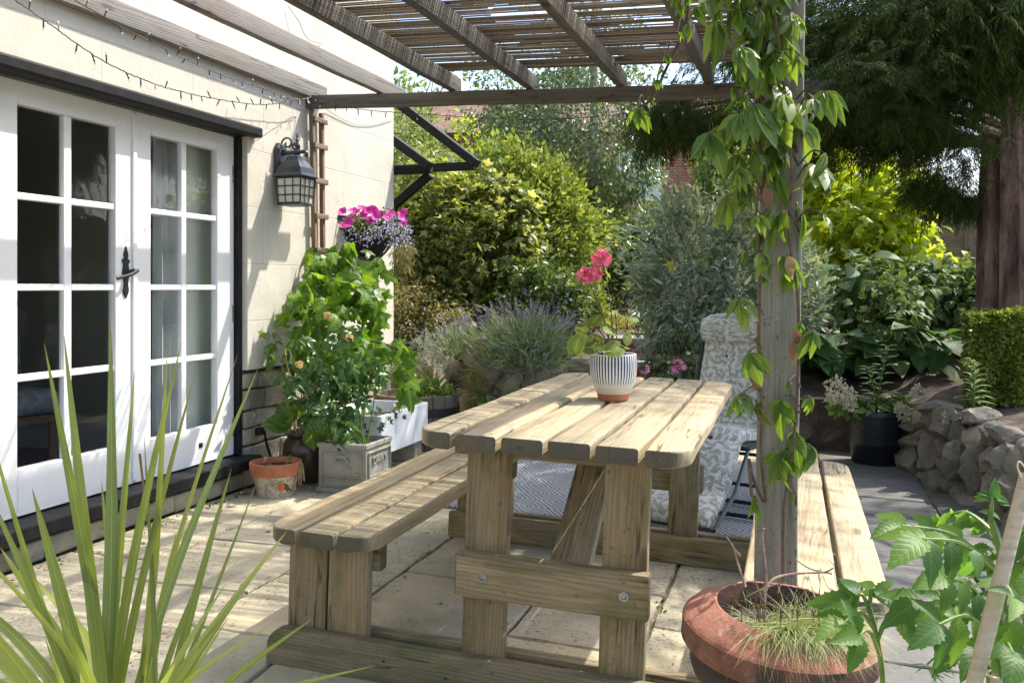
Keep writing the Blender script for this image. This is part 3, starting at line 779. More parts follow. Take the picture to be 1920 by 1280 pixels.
# ------------------------------------------------------------------ house
UW, UD = -3.10, -3.17           # wall face, door face
DV0, DV1, DZ0, DZ1 = 2.86, 4.60, .16, 2.06
house = thing('house', 'cream rendered house with white glazed double doors under a black lintel', 'house', (UW, 4.0, 0))
def build_house():
    w = MB()
    w.bx(-3.4, UW, -5, DV0, .69, 6.0); w.bx(-3.4, UW, DV0, DV1, DZ1 + .03, 6.0); w.bx(-3.4, UW, DV1, 6.58, .69, 6.0)
    w.bx(-9, -3.4, 6.28, 6.58, 0, 6.0); w.bx(-9, -3.4, -5, -4.7, 0, 6.0); w.bx(-9, -8.7, -4.7, 6.28, 0, 6.0)
    w.bx(-9, -4.35, 6.58, 8.4, 0, 3.6)
    w.build('wall', M['stucco'], house, world=True)
    r = MB(); r.loft([[(-9.3, -5.3, 6.0), (-2.9, -5.3, 6.0), (-6.1, -5.3, 8.4)], [(-9.3, 6.9, 6.0), (-2.9, 6.9, 6.0), (-6.1, 6.9, 8.4)]])
    r.build('roof', M['roof_tile'], house, world=True)
    # exposed masonry at the foot of the wall
    rnd = random.Random(12); p = MB(); bk = MB()
    bk.bx(-3.38, -3.16, -5, DV0 - .002, 0, .69); bk.bx(-3.38, -3.16, DV1 + .002, 6.57, 0, .69); bk.bx(-3.38, -3.16, DV0, DV1, 0, .115)
    bk.build('mortar_backing', M['joint'], house, world=True)
    for (v0, v1, ztop) in ((-5, DV0, .685), (DV0, DV1, .112), (DV1, 6.575, .685)):
        z = .0; row = 0
        while z < ztop - .03:
            h = min(rnd.uniform(.095, .125), ztop - z)
            v = v0 - (row % 2) * .11
            while v < v1:
                l = rnd.uniform(.17, .29); a, c = max(v, v0) + .004, min(v + l, v1) - .004
                if c - a > .03:
                    d = rnd.uniform(-.014, .008)
                    m = MB().bx(-3.17, -3.118 + d, a, c, z + .005, z + h - .005)
                    m.v = [(x + (rnd.uniform(-.006, .006) if x > -3.15 else 0), y + rnd.uniform(-.004, .004), q + rnd.uniform(-.004, .004)) for x, y, q in m.v]
                    p.add(m.v, m.f)
                v += l
            z += h; row += 1
    p.build('plinth', M['plinth'], house, world=True, bevel=.008)
    # black lintel, frame and threshold
    MB().bx(-3.16, -3.045, DV0 - .25, DV1 + .08, DZ1 - .01, DZ1 + .05).build('lintel', M['black_timber'], house, world=True, bevel=.012)
    for a_, b_ in ((DV1 - .03, DV1), (DV0, DV0 + .03)): MB().bx(-3.24, -3.135, a_, b_, DZ0 + .04, DZ1 - .012).build('door_frame', M['black_timber'], house, world=True, bevel=.004)
    MB().bx(-3.25, -3.03, DV0 - .06, DV1 + .05, DZ0 - .03, DZ0 + .034).build('threshold', M['black_timber'], house, world=True, bevel=.008)
    # two door leaves, each ten panes
    def leaf(v0, v1, cols, label, hinge_side):
        zs = [.402, .785, 1.172, 1.56, 1.945]
        d = MB(); x0, x1 = UD - .045, UD
        zb, zt = DZ0 + .042, DZ1 - .014
        a, b = cols[0][0], cols[1][1]
        d.bx(x0, x1, v0, a, zb, zt); d.bx(x0, x1, b, v1, zb, zt)
        d.bx(x0, x1, a, b, zb, zs[0]); d.bx(x0, x1, a, b, zs[4], zt)
        d.bx(x0 + .006, x1 - .008, cols[0][1], cols[1][0], zs[0], zs[4])
        for z in zs[1:4]:
            for c in cols: d.bx(x0 + .006, x1 - .008, c[0], c[1], z - .015, z + .015)
        o = d.build('door', M['white'], house, world=True, bevel=.0045)
        o['label'] = label
        k = 0
        for c in cols:
            for zi in range(4):
                z0, z1 = zs[zi] + (.015 if zi else 0), zs[zi + 1] - (.015 if zi < 3 else 0)
                g = MB().add([(UD - .028, a_, b_) for a_, b_ in ((c[0] - .004, z0 - .004), (c[1] + .004, z0 - .004), (c[1] + .004, z1 + .004), (c[0] - .004, z1 + .004))], [(0, 1, 2, 3)])
                go = g.build('pane', M['glass'], house, world=True)
                go.location = (0, 0, 0); go.parent = o
                # putty fillet round the pane
        for z in (.36, 1.02, 1.83):
            hv = v1 if hinge_side > 0 else v0
            h = MB().bx(UD - .002, UD + .006, hv - .012 * hinge_side - .006, hv - .012 * hinge_side + .006, z - .05, z + .05)
            h.build('hinge', M['steel'], o, world=True, bevel=.002)
        return o
    left = leaf(2.892, 3.741, [(3.035, 3.297), (3.342, 3.611)], 'white door leaf with dark panes and a black handle', -1)
    right = leaf(3.745, 4.568, [(3.86, 4.11), (4.15, 4.412)], 'white door leaf with a grey curtain behind its panes', 1)
    MB().bx(UD, UD + .012, 3.72, 3.748, DZ0 + .06, DZ1 - .03).build('cover_strip', M['white'], left, world=True, bevel=.004)
    # wrought iron handle: spear-ended plate and a scrolled lever
    hv, hz = 3.676, 1.24
    h = MB()
    out = [(0, .135), (.016, .09), (.008, .075), (.024, .07), (.027, .055), (.016, .05), (.02, .03), (.026, 0), (.018, -.03), (.012, -.05), (.02, -.085), (.016, -.1), (.0, -.125)]
    pts = out + [(-a, b) for a, b in reversed(out[1:-1])]
    h.loft([[(UD + .001, hv + a, hz + b) for a, b in pts], [(UD + .009, hv + a * .8, hz + b * .95) for a, b in pts]])
    lev = smooth_path([(UD + .005, hv + .005, hz + .0), (UD + .045, hv + .02, hz + .012), (UD + .055, hv + .02, hz + .012), (UD + .055, hv - .03, hz - .008), (UD + .05, hv - .095, hz - .022), (UD + .045, hv - .11, hz - .026)], 5)
    h.tube(lev, [.014] * 6 + [.0085] * (len(lev) - 9) + [.010, .011, .006], 8)
    h.lathe([(0, 0), (.016, .0), (.016, .012), (0, .014)], 12, (0, 0, 0)) if False else None
    h.build('handle', M['black_metal'], left, world=True, smooth=True)
    MB().bx(UD - .002, UD + .0035, 4.245, 4.275, .292, .318).build('bolt_hole', M['black_metal'], right, world=True)
    # the room seen through the glass
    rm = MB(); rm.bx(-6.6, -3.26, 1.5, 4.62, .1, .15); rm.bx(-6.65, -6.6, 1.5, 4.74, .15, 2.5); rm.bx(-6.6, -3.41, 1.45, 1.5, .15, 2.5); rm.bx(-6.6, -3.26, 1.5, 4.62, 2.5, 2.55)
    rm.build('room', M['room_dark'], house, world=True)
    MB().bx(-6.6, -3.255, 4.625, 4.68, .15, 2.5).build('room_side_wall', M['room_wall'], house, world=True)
build_house()

def build_indoor():
    c = MB(); rows = []
    n = 26
    for z in np.linspace(.2, 2.0, 12):
        spread = 1.0 if z < 1.2 else 1 - .25 * (z - 1.2)
        rows.append([(-3.30 + .024 * math.sin(i * 1.15 + .3 * z) + .01 * math.sin(i * .5), 4.02 + .27 * spread * i / n, z) for i in range(n + 1)])
    c.loft(rows, False, False, closed=False)
    o = c.build('curtain', M['curtain'], loc=(-3.30, 4.15, .2), smooth=True); tag(o, 'gathered grey curtain hanging indoors behind the panes of the right white door', 'curtain')
    b = MB(); b.loft([[(-3.30 + .006 * math.sin(i * .8), 4.30 + .30 * i / 10, z) for i in range(11)] for z in (.2, 1.1, 2.04)], False, False, closed=False)
    tag(b.build('blind', M['blind'], loc=(-3.3, 4.45, .2), smooth=True), 'flat grey green blind filling the last column of panes of the right door', 'blind')
    # a padded chair in the dark room
    t = thing('armchair', 'dim blue tufted chair seen through the dark door panes', 'chair', (-4.0, 3.62, .15), (0, 0, R(72)))
    f = MB()
    for x in (-.24, .24):
        for y in (-.22, .22): f.tube([(x, y, 0), (x, y, .36)], .022, 6)
    f.bx(-.27, .27, -.25, .25, .33, .37); f.build('frame', M['dark_oak'], t)
    MB().bx(-.27, .27, -.27, .25, .37, .50).build('seat', M['dark_cloth'], t, bevel=.05, seg=4, smooth=True)
    b = MB().box((0, 0, 0), (.54, .13, .66)); b.xform(Matrix.Translation((0, .24, .80)) @ Matrix.Rotation(R(-12), 4, 'X')); b.build('backrest', M['dark_cloth'], t, bevel=.05, seg=4, smooth=True)
build_indoor()

# porch canopy bracket beyond the corner
def build_canopy():
    t = thing('porch_canopy', 'black timber porch brackets sticking out beyond the house corner', 'porch canopy', (-3.3, 7.1, 1.9))
    m = MB()
    def beam(p, q, w, h):
        p, q = Vector(p), Vector(q); x = (q - p).normalized(); y = Vector((0, 1, 0)); z = x.cross(y)
        mt = Matrix((x, y, z)).transposed(); b = MB().box((p + q) / 2, ((q - p).length, w, h), mt); return b
    beam((-4.36, 7.52, 2.235), (-2.76, 7.52, 2.235), .07, .07).build('tie_beam', M['black_timber'], t, world=True, bevel=.006)
    beam((-4.34, 7.52, 3.47), (-2.74, 7.52, 2.25), .12, .075).build('sloping_strut', M['black_timber'], t, world=True, bevel=.006)
    beam((-4.36, 6.78, 2.12), (-2.86, 6.78, 2.12), .06, .065).build('tie_beam', M['black_timber'], t, world=True, bevel=.006)
    beam((-4.34, 6.70, 3.20), (-2.84, 6.70, 2.13), .10, .07).build('sloping_strut', M['black_timber'], t, world=True, bevel=.006)
    beam((-4.0, 6.85, 1.25), (-2.9, 6.85, 2.09), .06, .065).build('brace', M['black_timber'], t, world=True, bevel=.006)
build_canopy()

# trellis ladder on the wall
def build_trellis():
    t = thing('trellis', 'narrow brown ladder trellis fixed to the cream wall beside the lantern', 'trellis', (UW + .02, 5.35, .5))
    for v0, v1 in ((5.275, 5.345), (5.40, 5.435)):
        board('rail', t, Vector((UW + .03, v1, .5)) - t.location, Vector((UW + .03, v0, 2.33)) - t.location, .03, .028, M['trellis'], up=(1, 0, 0), r=.003)
    for i, z in enumerate((2.27, 2.10, 1.87, 1.64, 1.415, 1.19, .96, .74)):
        f = (2.33 - z) / 1.83; a = 5.275 + .07 * f; b = 5.40 + .035 * f
        board('rung', t, Vector((UW + .054, a - .02, z)) - t.location, Vector((UW + .054, b + .03, z)) - t.location, .034, .018, M['trellis'], up=(1, 0, 0), r=.003)
build_trellis()

# wall lantern
def build_lantern():
    cv, z0 = 4.93, 1.95
    t = thing('wall_lantern', 'slate grey coach lantern with leaded glass on the cream wall', 'wall lantern', (UW, cv, z0))
    hexa = lambda w, h: [(w * .55, h), (w, h * .72), (w, -h * .72), (w * .55, -h), (-w * .55, -h), (-w, -h * .72), (-w, h * .72), (-w * .55, h)]
    MB().loft([[(.001, a, b) for a, b in hexa(.056, .108)], [(.026, a, b) for a, b in hexa(.056, .108)], [(.034, a, b) for a, b in hexa(.044, .094)]]).build('backplate', M['lamp_metal'], t, bevel=.002)
    a = MB()
    a.tube([(.02, 0, .045), (.08, 0, .048), (.15, 0, .05)], .0135, 8)
    a.tube(smooth_path([(.15, 0, .05), (.185, 0, .05), (.196, 0, .035), (.19, 0, .018)], 5), .012, 8)
    def spiral(cx, cz, r0, turns, ph, s=1):
        pts = []
        for i in range(26):
            k = i / 25; an = ph + s * k * turns * 2 * PI; r = r0 * (1 - .78 * k)
            pts.append((cx + r * math.cos(an), 0, cz + r * math.sin(an)))
        return pts
    a.tube(spiral(.062, .105, .048, 1.3, R(-110), -1), .006, 6); a.tube(spiral(.118, .082, .03, 1.3, R(-60), 1), .006, 6)
    a.tube(smooth_path([(.03, 0, -.06), (.06, 0, -.07), (.075, 0, -.03), (.07, 0, .0), (.085, 0, .03)], 5), .006, 6); a.tube(spiral(.05, -.03, .025, 1.2, 0, 1), .0055, 6)
    a.lathe([(0, .135), (.003, .125), (.008, .105), (.005, .095), (.013, .085), (.007, .075), (.012, .062), (.016, .05), (.010, .04), (.018, .02), (.022, .005), (.014, -.01)], 12, (.13, 0, .04))
    a.build('arm', M['lamp_metal'], t, smooth=True)
    def sq(h, z, c=.12): return [(c + h * x, h * y, z) for x, y in ((-1, -1), (1, -1), (1, 1), (-1, 1))]
    MB().loft([sq(.032, .028), sq(.04, .02), sq(.045, -.002), sq(.062, -.02), sq(.078, -.048), sq(.086, -.082), sq(.100, -.098), sq(.100, -.106), sq(.088, -.108)]).build('roof', M['lamp_metal'], t, bevel=.002)
    MB().loft([sq(.079, -.109), sq(.072, -.268)]).build('glass', M['lamp_glass'], t)
    c = MB()
    def P(fx, fy, k):                     # point on the tapering cage
        h = .084 - .0075 * k; return (.12 + fx * h, fy * h, -.108 - .162 * k)
    for s in range(4):
        e = [((-1, -1), (1, -1)), ((1, -1), (1, 1)), ((1, 1), (-1, 1)), ((-1, 1), (-1, -1))][s]
        for i, f in enumerate((0, 1 / 3, 2 / 3)):
            fx = e[0][0] + (e[1][0] - e[0][0]) * f; fy = e[0][1] + (e[1][1] - e[0][1]) * f
            c.tube([P(fx, fy, 0), P(fx, fy, 1)], .0062 if i == 0 else .0034, 4)
        for k in (0.02, .34, .67, .985): c.tube([P(*e[0], k), P(*e[1], k)], .0036 if .1 < k < .9 else .007, 4)
    c.build('cage', M['lamp_metal'], t)
    MB().loft([sq(.082, -.268), sq(.082, -.278), sq(.02, -.284)]).build('base', M['lamp_metal'], t)
build_lantern()

# ------------------------------------------------------------------ pergola
def beam_top(u): return 2.42 - .0385 * (u + 3.1)
pergola = thing('pergola', 'grey weathered timber pergola with rafters running from beam to the house', 'pergola', (-1.5, 5.27, 0))
RAFT = [-2.578, -2.08, -1.583, -1.033, -.527, -.10]
def build_pergola():
    L = pergola.location
    board('beam', pergola, Vector((-3.095, 5.27, beam_top(-3.095) - .042)) - L, Vector((.15, 5.27, beam_top(.15) - .042)) - L, .05, .084, M['pergola'], up=(0, 0, 1), r=.005, warp=.003)
    board('ledger', pergola, Vector((-3.073, -.6, 2.455)) - L, Vector((-3.073, 5.44, 2.455)) - L, .05, .105, M['ledger'], r=.005, warp=.003)
    for i, u in enumerate(RAFT):
        zb = beam_top(u) + .0475 + .002
        e = [5.60, 5.36, 5.36, 5.36, 5.36, 5.36][i]
        board('rafter', pergola, Vector((u, -.6, zb)) - L, Vector((u, e, zb)) - L, .047, .095, M['ledger'] if i == 0 else M['pergola'], r=.005, warp=.004)
    # posts: the near one carries the creeper
    p = board('post', pergola, Vector((-.078, 2.31, ground(-.06) - .002)) - L, Vector((-.045, 2.31, 2.305)) - L, .098, .098, M['post'], up=(0, -1, 0), r=.006, warp=.004)
    board('post', pergola, Vector((-.105, 5.27, ground(-.1) - .002)) - L, Vector((-.105, 5.27, beam_top(-.1) - .086)) - L, .075, .075, M['post'], up=(0, -1, 0))
    board('beam', pergola, Vector((-3.05, -.3, beam_top(-3.05) - .042)) - L, Vector((.1, -.3, beam_top(.1) - .042)) - L, .05, .084, M['pergola'])
build_pergola()

def build_reed():
    rnd = random.Random(5); b = MB()
    z_at = lambda u: beam_top(u) + .0975 + .008
    v = .2
    while v < 5.2:
        step = rnd.uniform(.0105, .0150)
        if rnd.random() < .10: step += rnd.uniform(.004, .012)
        cuts = [-2.24 + rnd.uniform(-.05, .09), rnd.uniform(-1.6, -.7), -.06 + rnd.uniform(-.03, .02)]
        if rnd.random() < .5: cuts.insert(2, rnd.uniform(-.65, -.3))
        for a, c in zip(cuts, cuts[1:]):
            if rnd.random() < .13: continue
            r = rnd.uniform(.0030, .0052); dv = rnd.uniform(-.007, .007); dz = rnd.uniform(0, .006)
            a2, c2 = a - rnd.uniform(0, .02), c + rnd.uniform(0, .05); mid = (a2 + c2) / 2
            b.tube([(a2, v - dv * .5, z_at(a2) + dz), (mid, v + rnd.uniform(-.004, .004), z_at(mid) + dz), (c2, v + dv * .5, z_at(c2) + dz)], [r, r * rnd.uniform(.9, 1.1), r], 5)
        v += step
    o = b.build('reed_screen', M['cane'], loc=(-1.1, 3.0, 2.43), smooth=True)
    tag(o, 'split reed screen laid over the pergola rafters', 'reed screen')
    w = MB()
    for u in np.arange(-2.15, -.1, .235): w.tube([(u, vv, z_at(u) + (.0095 if k % 2 else -.0065)) for k, vv in enumerate(np.arange(.2, 5.2, .03))], .0011, 4)
    w.build('binding_wire', M['rope'], o, world=True)
build_reed()

# ------------------------------------------------------------------ fairy lights and cables
def string_lights(name, label, pts, spacing=.085, seed=1, bulbs=True):
    rnd = random.Random(seed); path = smooth_path(pts, 12)
    t = thing(name, label, 'fairy lights', path[0], group='fairy light strings along the pergola')
    w = MB()
    dense = []
    for p, q in zip(path, path[1:]):
        for k in range(3): dense.append(p.lerp(q, k / 3) + Vector([rnd.uniform(-.002, .002) for _ in range(3)]))
    w.tube(dense, .0023, 5); w.build('wire', M['cable'], t, world=True)
    acc = 0
    for p, q in zip(path, path[1:]):
        acc += (q - p).length
        if acc > spacing:
            acc = rnd.uniform(-.02, .02)
            d = Vector((rnd.uniform(-.5, .5), rnd.uniform(-.6, .6), -1 if rnd.random() < .72 else 1)).normalized()
            so = MB().tube([p, p + d * .030], [.0028, .0034], 5).build('socket', M['cable'], t, world=True); MB().tube([p + d * .0305, p + d * .036, p + d * .042], [.0026, .0036, .001], 6).build('bulb', M['bulb'], so, world=True, smooth=True)
string_lights('string_lights', 'lower fairy light string sagging across the cream wall over the doors', [on_wall(-30, -35, -2.6), on_wall(30, 2, -2.6), on_wall(95, 47, -2.6), on_wall(200, 118, -2.62), on_wall(310, 164, -2.66), on_wall(420, 188, -2.75), on_wall(500, 196, -2.9), on_wall(565, 186, -3.02), on_wall(590, 178, -3.02)], seed=3)
string_lights('string_lights', 'upper fairy light string hanging just under the ledger timber', [on_wall(110, -22, -2.95), on_wall(150, 6, -2.95), on_wall(230, 52, -2.95), on_wall(310, 92, -2.96), on_wall(400, 134, -2.98), on_wall(480, 162, -3.0), on_wall(555, 186, -3.02), on_wall(585, 182, -3.02)], seed=5)
def beam_light(px, py): return at(px, py, 5.21 / ((px - 960) / FPX * SA + CA))
string_lights('string_lights', 'fairy light string drooping below the pergola cross beam', [beam_light(586, 186), beam_light(625, 196), beam_light(690, 207), beam_light(780, 213), beam_light(900, 221), beam_light(1010, 224), beam_light(1120, 219), beam_light(1230, 206), beam_light(1330, 196)], seed=8)
def build_cables():
    c = MB(); c.tube(smooth_path([on_wall(612, 205, -3.085), on_wall(640, 222, -3.09), on_wall(668, 233, -3.09), on_wall(700, 234, -3.09), on_wall(738, 222, -3.085)], 6), .0028, 5)
    c.tube(smooth_path([on_wall(540, 12, -3.085), on_wall(560, 40, -3.06), on_wall(576, 72, -3.06), on_wall(603, 82, -3.09)], 6), .0028, 5)
    tag(c.build('cable', M['grey_cable'], loc=on_wall(668, 233, -3.09)), 'thin grey cable looping on the cream wall above the flower basket', 'cable')
    c = MB(); p = on_wall(487, 808, -3.105)
    c.box(p + Vector((.0, 0, 0)), (.03, .05, .045)); c.tube(smooth_path([p + Vector((.02, .02, 0)), on_wall(500, 832, -3.09), on_wall(508, 856, -3.09)], 5), .007, 6)
    tag(c.build('cable', M['cable'], loc=p), 'black outdoor cable drooping from a socket on the stone plinth', 'cable')
build_cables()
# ------------------------------------------------------------------ picnic table
def build_table():
    t = thing('picnic_table', 'weathered wooden picnic table with attached benches on the stone patio', 'picnic table', (-.708, 2.406, -.0365), (.0012, .0347, .0159))
    H, w, g, Lt = .7875, .1173, .016, 1.86
    th = .047
    pit = w + g
    for k in range(6):
        x = (k - 2.5) * pit
        rd = None
        if k == 0: rd = (1, .10)
        if k == 5: rd = (-1, .10)
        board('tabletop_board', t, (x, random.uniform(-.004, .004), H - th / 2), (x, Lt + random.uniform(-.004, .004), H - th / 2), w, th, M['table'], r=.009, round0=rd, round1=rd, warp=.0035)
    bw, bg, Hb, by0, bL, bt = .115, .0138, .44, .057, 1.955, .047
    for s in (-1, 1):
        for k in range(3):
            x = s * .72 + (k - 1) * (bw + bg)
            rd = (1, .09) if k == 0 else (-1, .09) if k == 2 else None
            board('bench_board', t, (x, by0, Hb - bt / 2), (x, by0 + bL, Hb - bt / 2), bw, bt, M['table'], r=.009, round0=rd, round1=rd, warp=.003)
    lt, hb = .045, .118
    for y, s in ((.14, 1), (1.72, -1)):
        # legs face outwards at y; everything else of the frame is set in front of or behind them
        for x in (-.207, .207):
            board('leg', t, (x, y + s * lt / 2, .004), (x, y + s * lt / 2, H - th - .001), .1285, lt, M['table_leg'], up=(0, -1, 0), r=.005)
        for sd in (-1, 1):
            for x in (sd * .72 - .069, sd * .72 + .069):
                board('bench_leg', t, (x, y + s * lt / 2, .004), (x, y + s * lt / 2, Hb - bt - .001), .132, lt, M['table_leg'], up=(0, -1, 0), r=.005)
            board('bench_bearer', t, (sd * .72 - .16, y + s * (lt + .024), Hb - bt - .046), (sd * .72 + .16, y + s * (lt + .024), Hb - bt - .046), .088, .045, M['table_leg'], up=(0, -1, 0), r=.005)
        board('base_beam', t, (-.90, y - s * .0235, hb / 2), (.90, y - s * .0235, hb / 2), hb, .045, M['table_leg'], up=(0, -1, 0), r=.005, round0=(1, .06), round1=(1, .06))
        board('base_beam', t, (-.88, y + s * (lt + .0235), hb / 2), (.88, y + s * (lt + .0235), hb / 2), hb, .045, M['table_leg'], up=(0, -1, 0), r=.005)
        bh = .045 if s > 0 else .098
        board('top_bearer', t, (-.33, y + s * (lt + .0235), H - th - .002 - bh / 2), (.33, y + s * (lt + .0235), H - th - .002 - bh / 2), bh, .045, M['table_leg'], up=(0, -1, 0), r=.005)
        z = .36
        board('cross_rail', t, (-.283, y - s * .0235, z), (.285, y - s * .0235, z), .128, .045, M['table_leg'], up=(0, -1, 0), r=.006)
        def bolt(x, z, yy, sg):
            b = MB(); b.lathe([(.0, .006), (.005, .0055), (.0085, .003), (.0098, 0)], 14); b.lathe([(.0135, .002), (.0135, -.001)], 16)
            b.xform(Matrix.Translation((x, yy, z)) @ Matrix.Rotation(sg * PI / 2, 4, 'X')); b.build('bolt', M['steel'], t, smooth=True)
        for x in (-.207, .207): bolt(x + .01, z, y - s * .0475, s)
        if s < 0:
            for x in (-.235, .185): bolt(x + .03, H - .10, y - .0455, 1)
    for x, z, y in ((-.5, .07, .0945), (-.3, .05, .0945), (.12, .045, .0945), (.52, .07, .0945), (-.62, .05, 1.697), (-.1, .06, 1.697), (.0, .085, 1.697), (.42, .045, 1.697), (.5, .08, 1.697)):
        MB().lathe([(0, .0012), (.0045, .001), (.005, -.001)], 10).xform(Matrix.Translation((x, y, z)) @ Matrix.Rotation(PI / 2, 4, 'X')).build('screw', M['black_metal'], t)
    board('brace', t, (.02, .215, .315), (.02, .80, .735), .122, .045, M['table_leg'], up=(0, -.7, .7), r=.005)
    return t
table = build_table()
TM = wmat(table)

# ------------------------------------------------------------------ rug
def build_rug():
    m = MB(); n = 24
    x0, x1, y0, y1 = -1.86, .10, 4.52, 6.55
    vs, fs = [], []
    for i in range(n + 1):
        for j in range(n + 1):
            x = x0 + (x1 - x0) * i / n; y = y0 + (y1 - y0) * j / n
            vs.append((x + .006 * mnoise.noise((y * 3, 0, 1)), y + .006 * mnoise.noise((x * 3, 4, 1)), ground(x) + .010 + .002 * mnoise.noise((x * 4, y * 4, 0))))
    for i in range(n):
        for j in range(n): fs.append((i * (n + 1) + j, (i + 1) * (n + 1) + j, (i + 1) * (n + 1) + j + 1, i * (n + 1) + j + 1))
    m.add(vs, fs)
    o = m.build('outdoor_rug', M['rug'], loc=(-.88, 5.5, ground(-.88)), smooth=True)
    s = o.modifiers.new('thickness', 'SOLIDIFY'); s.thickness = .006
    tag(o, 'blue grey outdoor rug woven with concentric diamonds behind the picnic table', 'rug')
build_rug()

# ------------------------------------------------------------------ reclining garden chair
def build_recliner():
    c = at(1350, 800, 5.05); u, v = c.x, c.y
    t = thing('recliner_chair', 'green tubular reclining garden chair with a leaf print cushion', 'chair', (u, v, ground(u) + .017), (0, 0, R(-17)))
    # faces local -y
    def swept(path, width, thick, quilts, name, parent, mat, taper=0.0):
        P = smooth_path([(0, a, b) for a, b in path], 10); n = len(P)
        seg = [0]
        for a, b in zip(P, P[1:]): seg.append(seg[-1] + (b - a).length)
        L = seg[-1]; me_v, me_f, uvs = [], [], []
        cols = 15
        rings = []
        for i, p in enumerate(P):
            tt = (P[min(i + 1, n - 1)] - P[max(i - 1, 0)]).normalized(); nn = Vector((0, -tt.z, tt.y))
            s = seg[i] / L
            q = min(abs(s - k) for k in quilts) * L
            th = thick * (.45 + .55 * min(1, q / .07) ** .5)
            endf = min(1, min(seg[i], L - seg[i]) / .04); th *= .35 + .65 * endf ** .5
            ring = []
            for k in range(cols * 2):
                a = k if k < cols else 2 * cols - 1 - k
                x = (a / (cols - 1) - .5); e = 1 - abs(x * 2) ** 6
                hh = th * (.3 + .7 * e) * (.5 if True else 1); tuft = 1 - .28 * math.exp(-((abs(x) - .2) / .035) ** 2) * math.exp(-(q / .05) ** 2)
                sg = 1 if k < cols else -1
                ring.append((Vector((x * width, 0, 0)) + p + nn * (sg * hh * tuft), (x * width, seg[i])))
            rings.append(ring)
        b = MB(); b.loft([[q[0] for q in r] for r in rings])
        o = b.build(name, mat, parent, smooth=True)
        uv = o.data.uv_layers.new(name='UVMap'); flat = [q[1] for r in rings for q in r]
        for l in o.data.loops: uv.data[l.index].uv = flat[l.vertex_index] if l.vertex_index < len(flat) else (0, 0)
        return o, P, quilts, L, seg
    seat = [(-.80, .09), (-.56, .19), (-.40, .38), (-.31, .435), (-.05, .40), (.17, .37), (.26, .43), (.36, .68), (.45, .93), (.475, 1.02)]
    o, P, qs, L, sg = swept(seat, .52, .105, [.0, .13, .30, .44, .58, .72, .86, 1.0], 'cushion', t, M['cushion'])
    # headrest roll
    h = MB(); rings = []
    for i in range(13):
        x = (i / 12 - .5) * .54; k = 1 - abs(i / 12 * 2 - 1) ** 5 * .35
        rings.append([(x, .405 + .065 * k * math.cos(a), .945 + .105 * k * math.sin(a)) for a in [2 * PI * j / 18 for j in range(18)]])
    h.loft(rings); ho = h.build('headrest', M['cushion'], t, smooth=True)
    uv = ho.data.uv_layers.new(name='UVMap')
    for l in ho.data.loops:
        co = ho.data.vertices[l.vertex_index].co; uv.data[l.index].uv = (co.x + .3, math.atan2(co.z - .945, co.y - .405) * .09 + 2)
    for s in (.30, .44, .58, .72, .86):
        i = min(range(len(sg)), key=lambda j: abs(sg[j] / L - s))
        tt = (P[min(i + 1, len(P) - 1)] - P[i - 1]).normalized(); nn = Vector((0, -tt.z, tt.y))
        for x in (-.105, .105):
            m = MB().lathe([(.0, .006), (.011, .003), (.013, 0)], 10); q = nn.to_track_quat('Z', 'Y').to_matrix().to_4x4(); q.translation = P[i] + Vector((x, 0, 0)) + nn * .027
            m.xform(q); m.build('button', M['black_metal'], o, smooth=True)
    f = MB(); r = .0115
    for x in (-.285, .285):
        s = x / .285
        f.tube(smooth_path([(x, .27, .40), (x, .40, .78), (x * .96, .47, 1.0)], 5), r, 8)
        f.tube(smooth_path([(x, -.34, .385), (x, .0, .375), (x, .27, .36)], 5), r, 8)
        f.tube(smooth_path([(x * 1.06, .30, .60), (x * 1.06, .10, .58), (x * 1.06, -.16, .575)], 5), r * .9, 8)
        f.tube(smooth_path([(x * 1.06, -.16, .575), (x * 1.06, -.04, .32), (x * 1.06, .05, .06), (x * 1.04, .07, .02), (x * .94, .08, .012)], 6), r, 8)
        f.tube(smooth_path([(x * 1.03, .30, .62), (x * 1.03, .06, .34), (x * 1.03, -.18, .06), (x * 1.02, -.21, .02), (x * .92, -.215, .012)], 6), r, 8)
        f.tube([(x, -.33, .385), (x, -.52, .19), (x, -.78, .07)], r * .9, 8)
    f.tube([(-.28, .08, .012), (.28, .08, .012)], r, 8); f.tube([(-.28, -.215, .012), (.28, -.215, .012)], r, 8)
    f.tube([(-.29, -.34, .385), (.29, -.34, .385)], r, 8); f.tube([(-.29, .27, .37), (.29, .27, .37)], r, 8); f.tube([(-.28, .47, 1.0), (.28, .47, 1.0)], r, 8); f.tube([(-.285, -.78, .07), (.285, -.78, .07)], r * .9, 8)
    f.tube([(-.29, -.02, .30), (.29, -.02, .30)], r * .8, 8); f.tube([(-.29, -.1, .15), (.29, -.1, .15)], r * .8, 8)
    f.build('frame', M['green_tube'], t, smooth=True)
    MB().loft([[(x, -.30 + .45 * k, .405 - .04 * k) for x in (-.262, .262)] for k in (0, .5, 1)], False, False, False).build('sling', M['black_metal'], t)
    a = MB()
    for x in (-.302, .302): a.box((x, .02, .592), (.042, .28, .02))
    a.build('armrest', M['green_tube'], t, bevel=.008)
build_recliner()

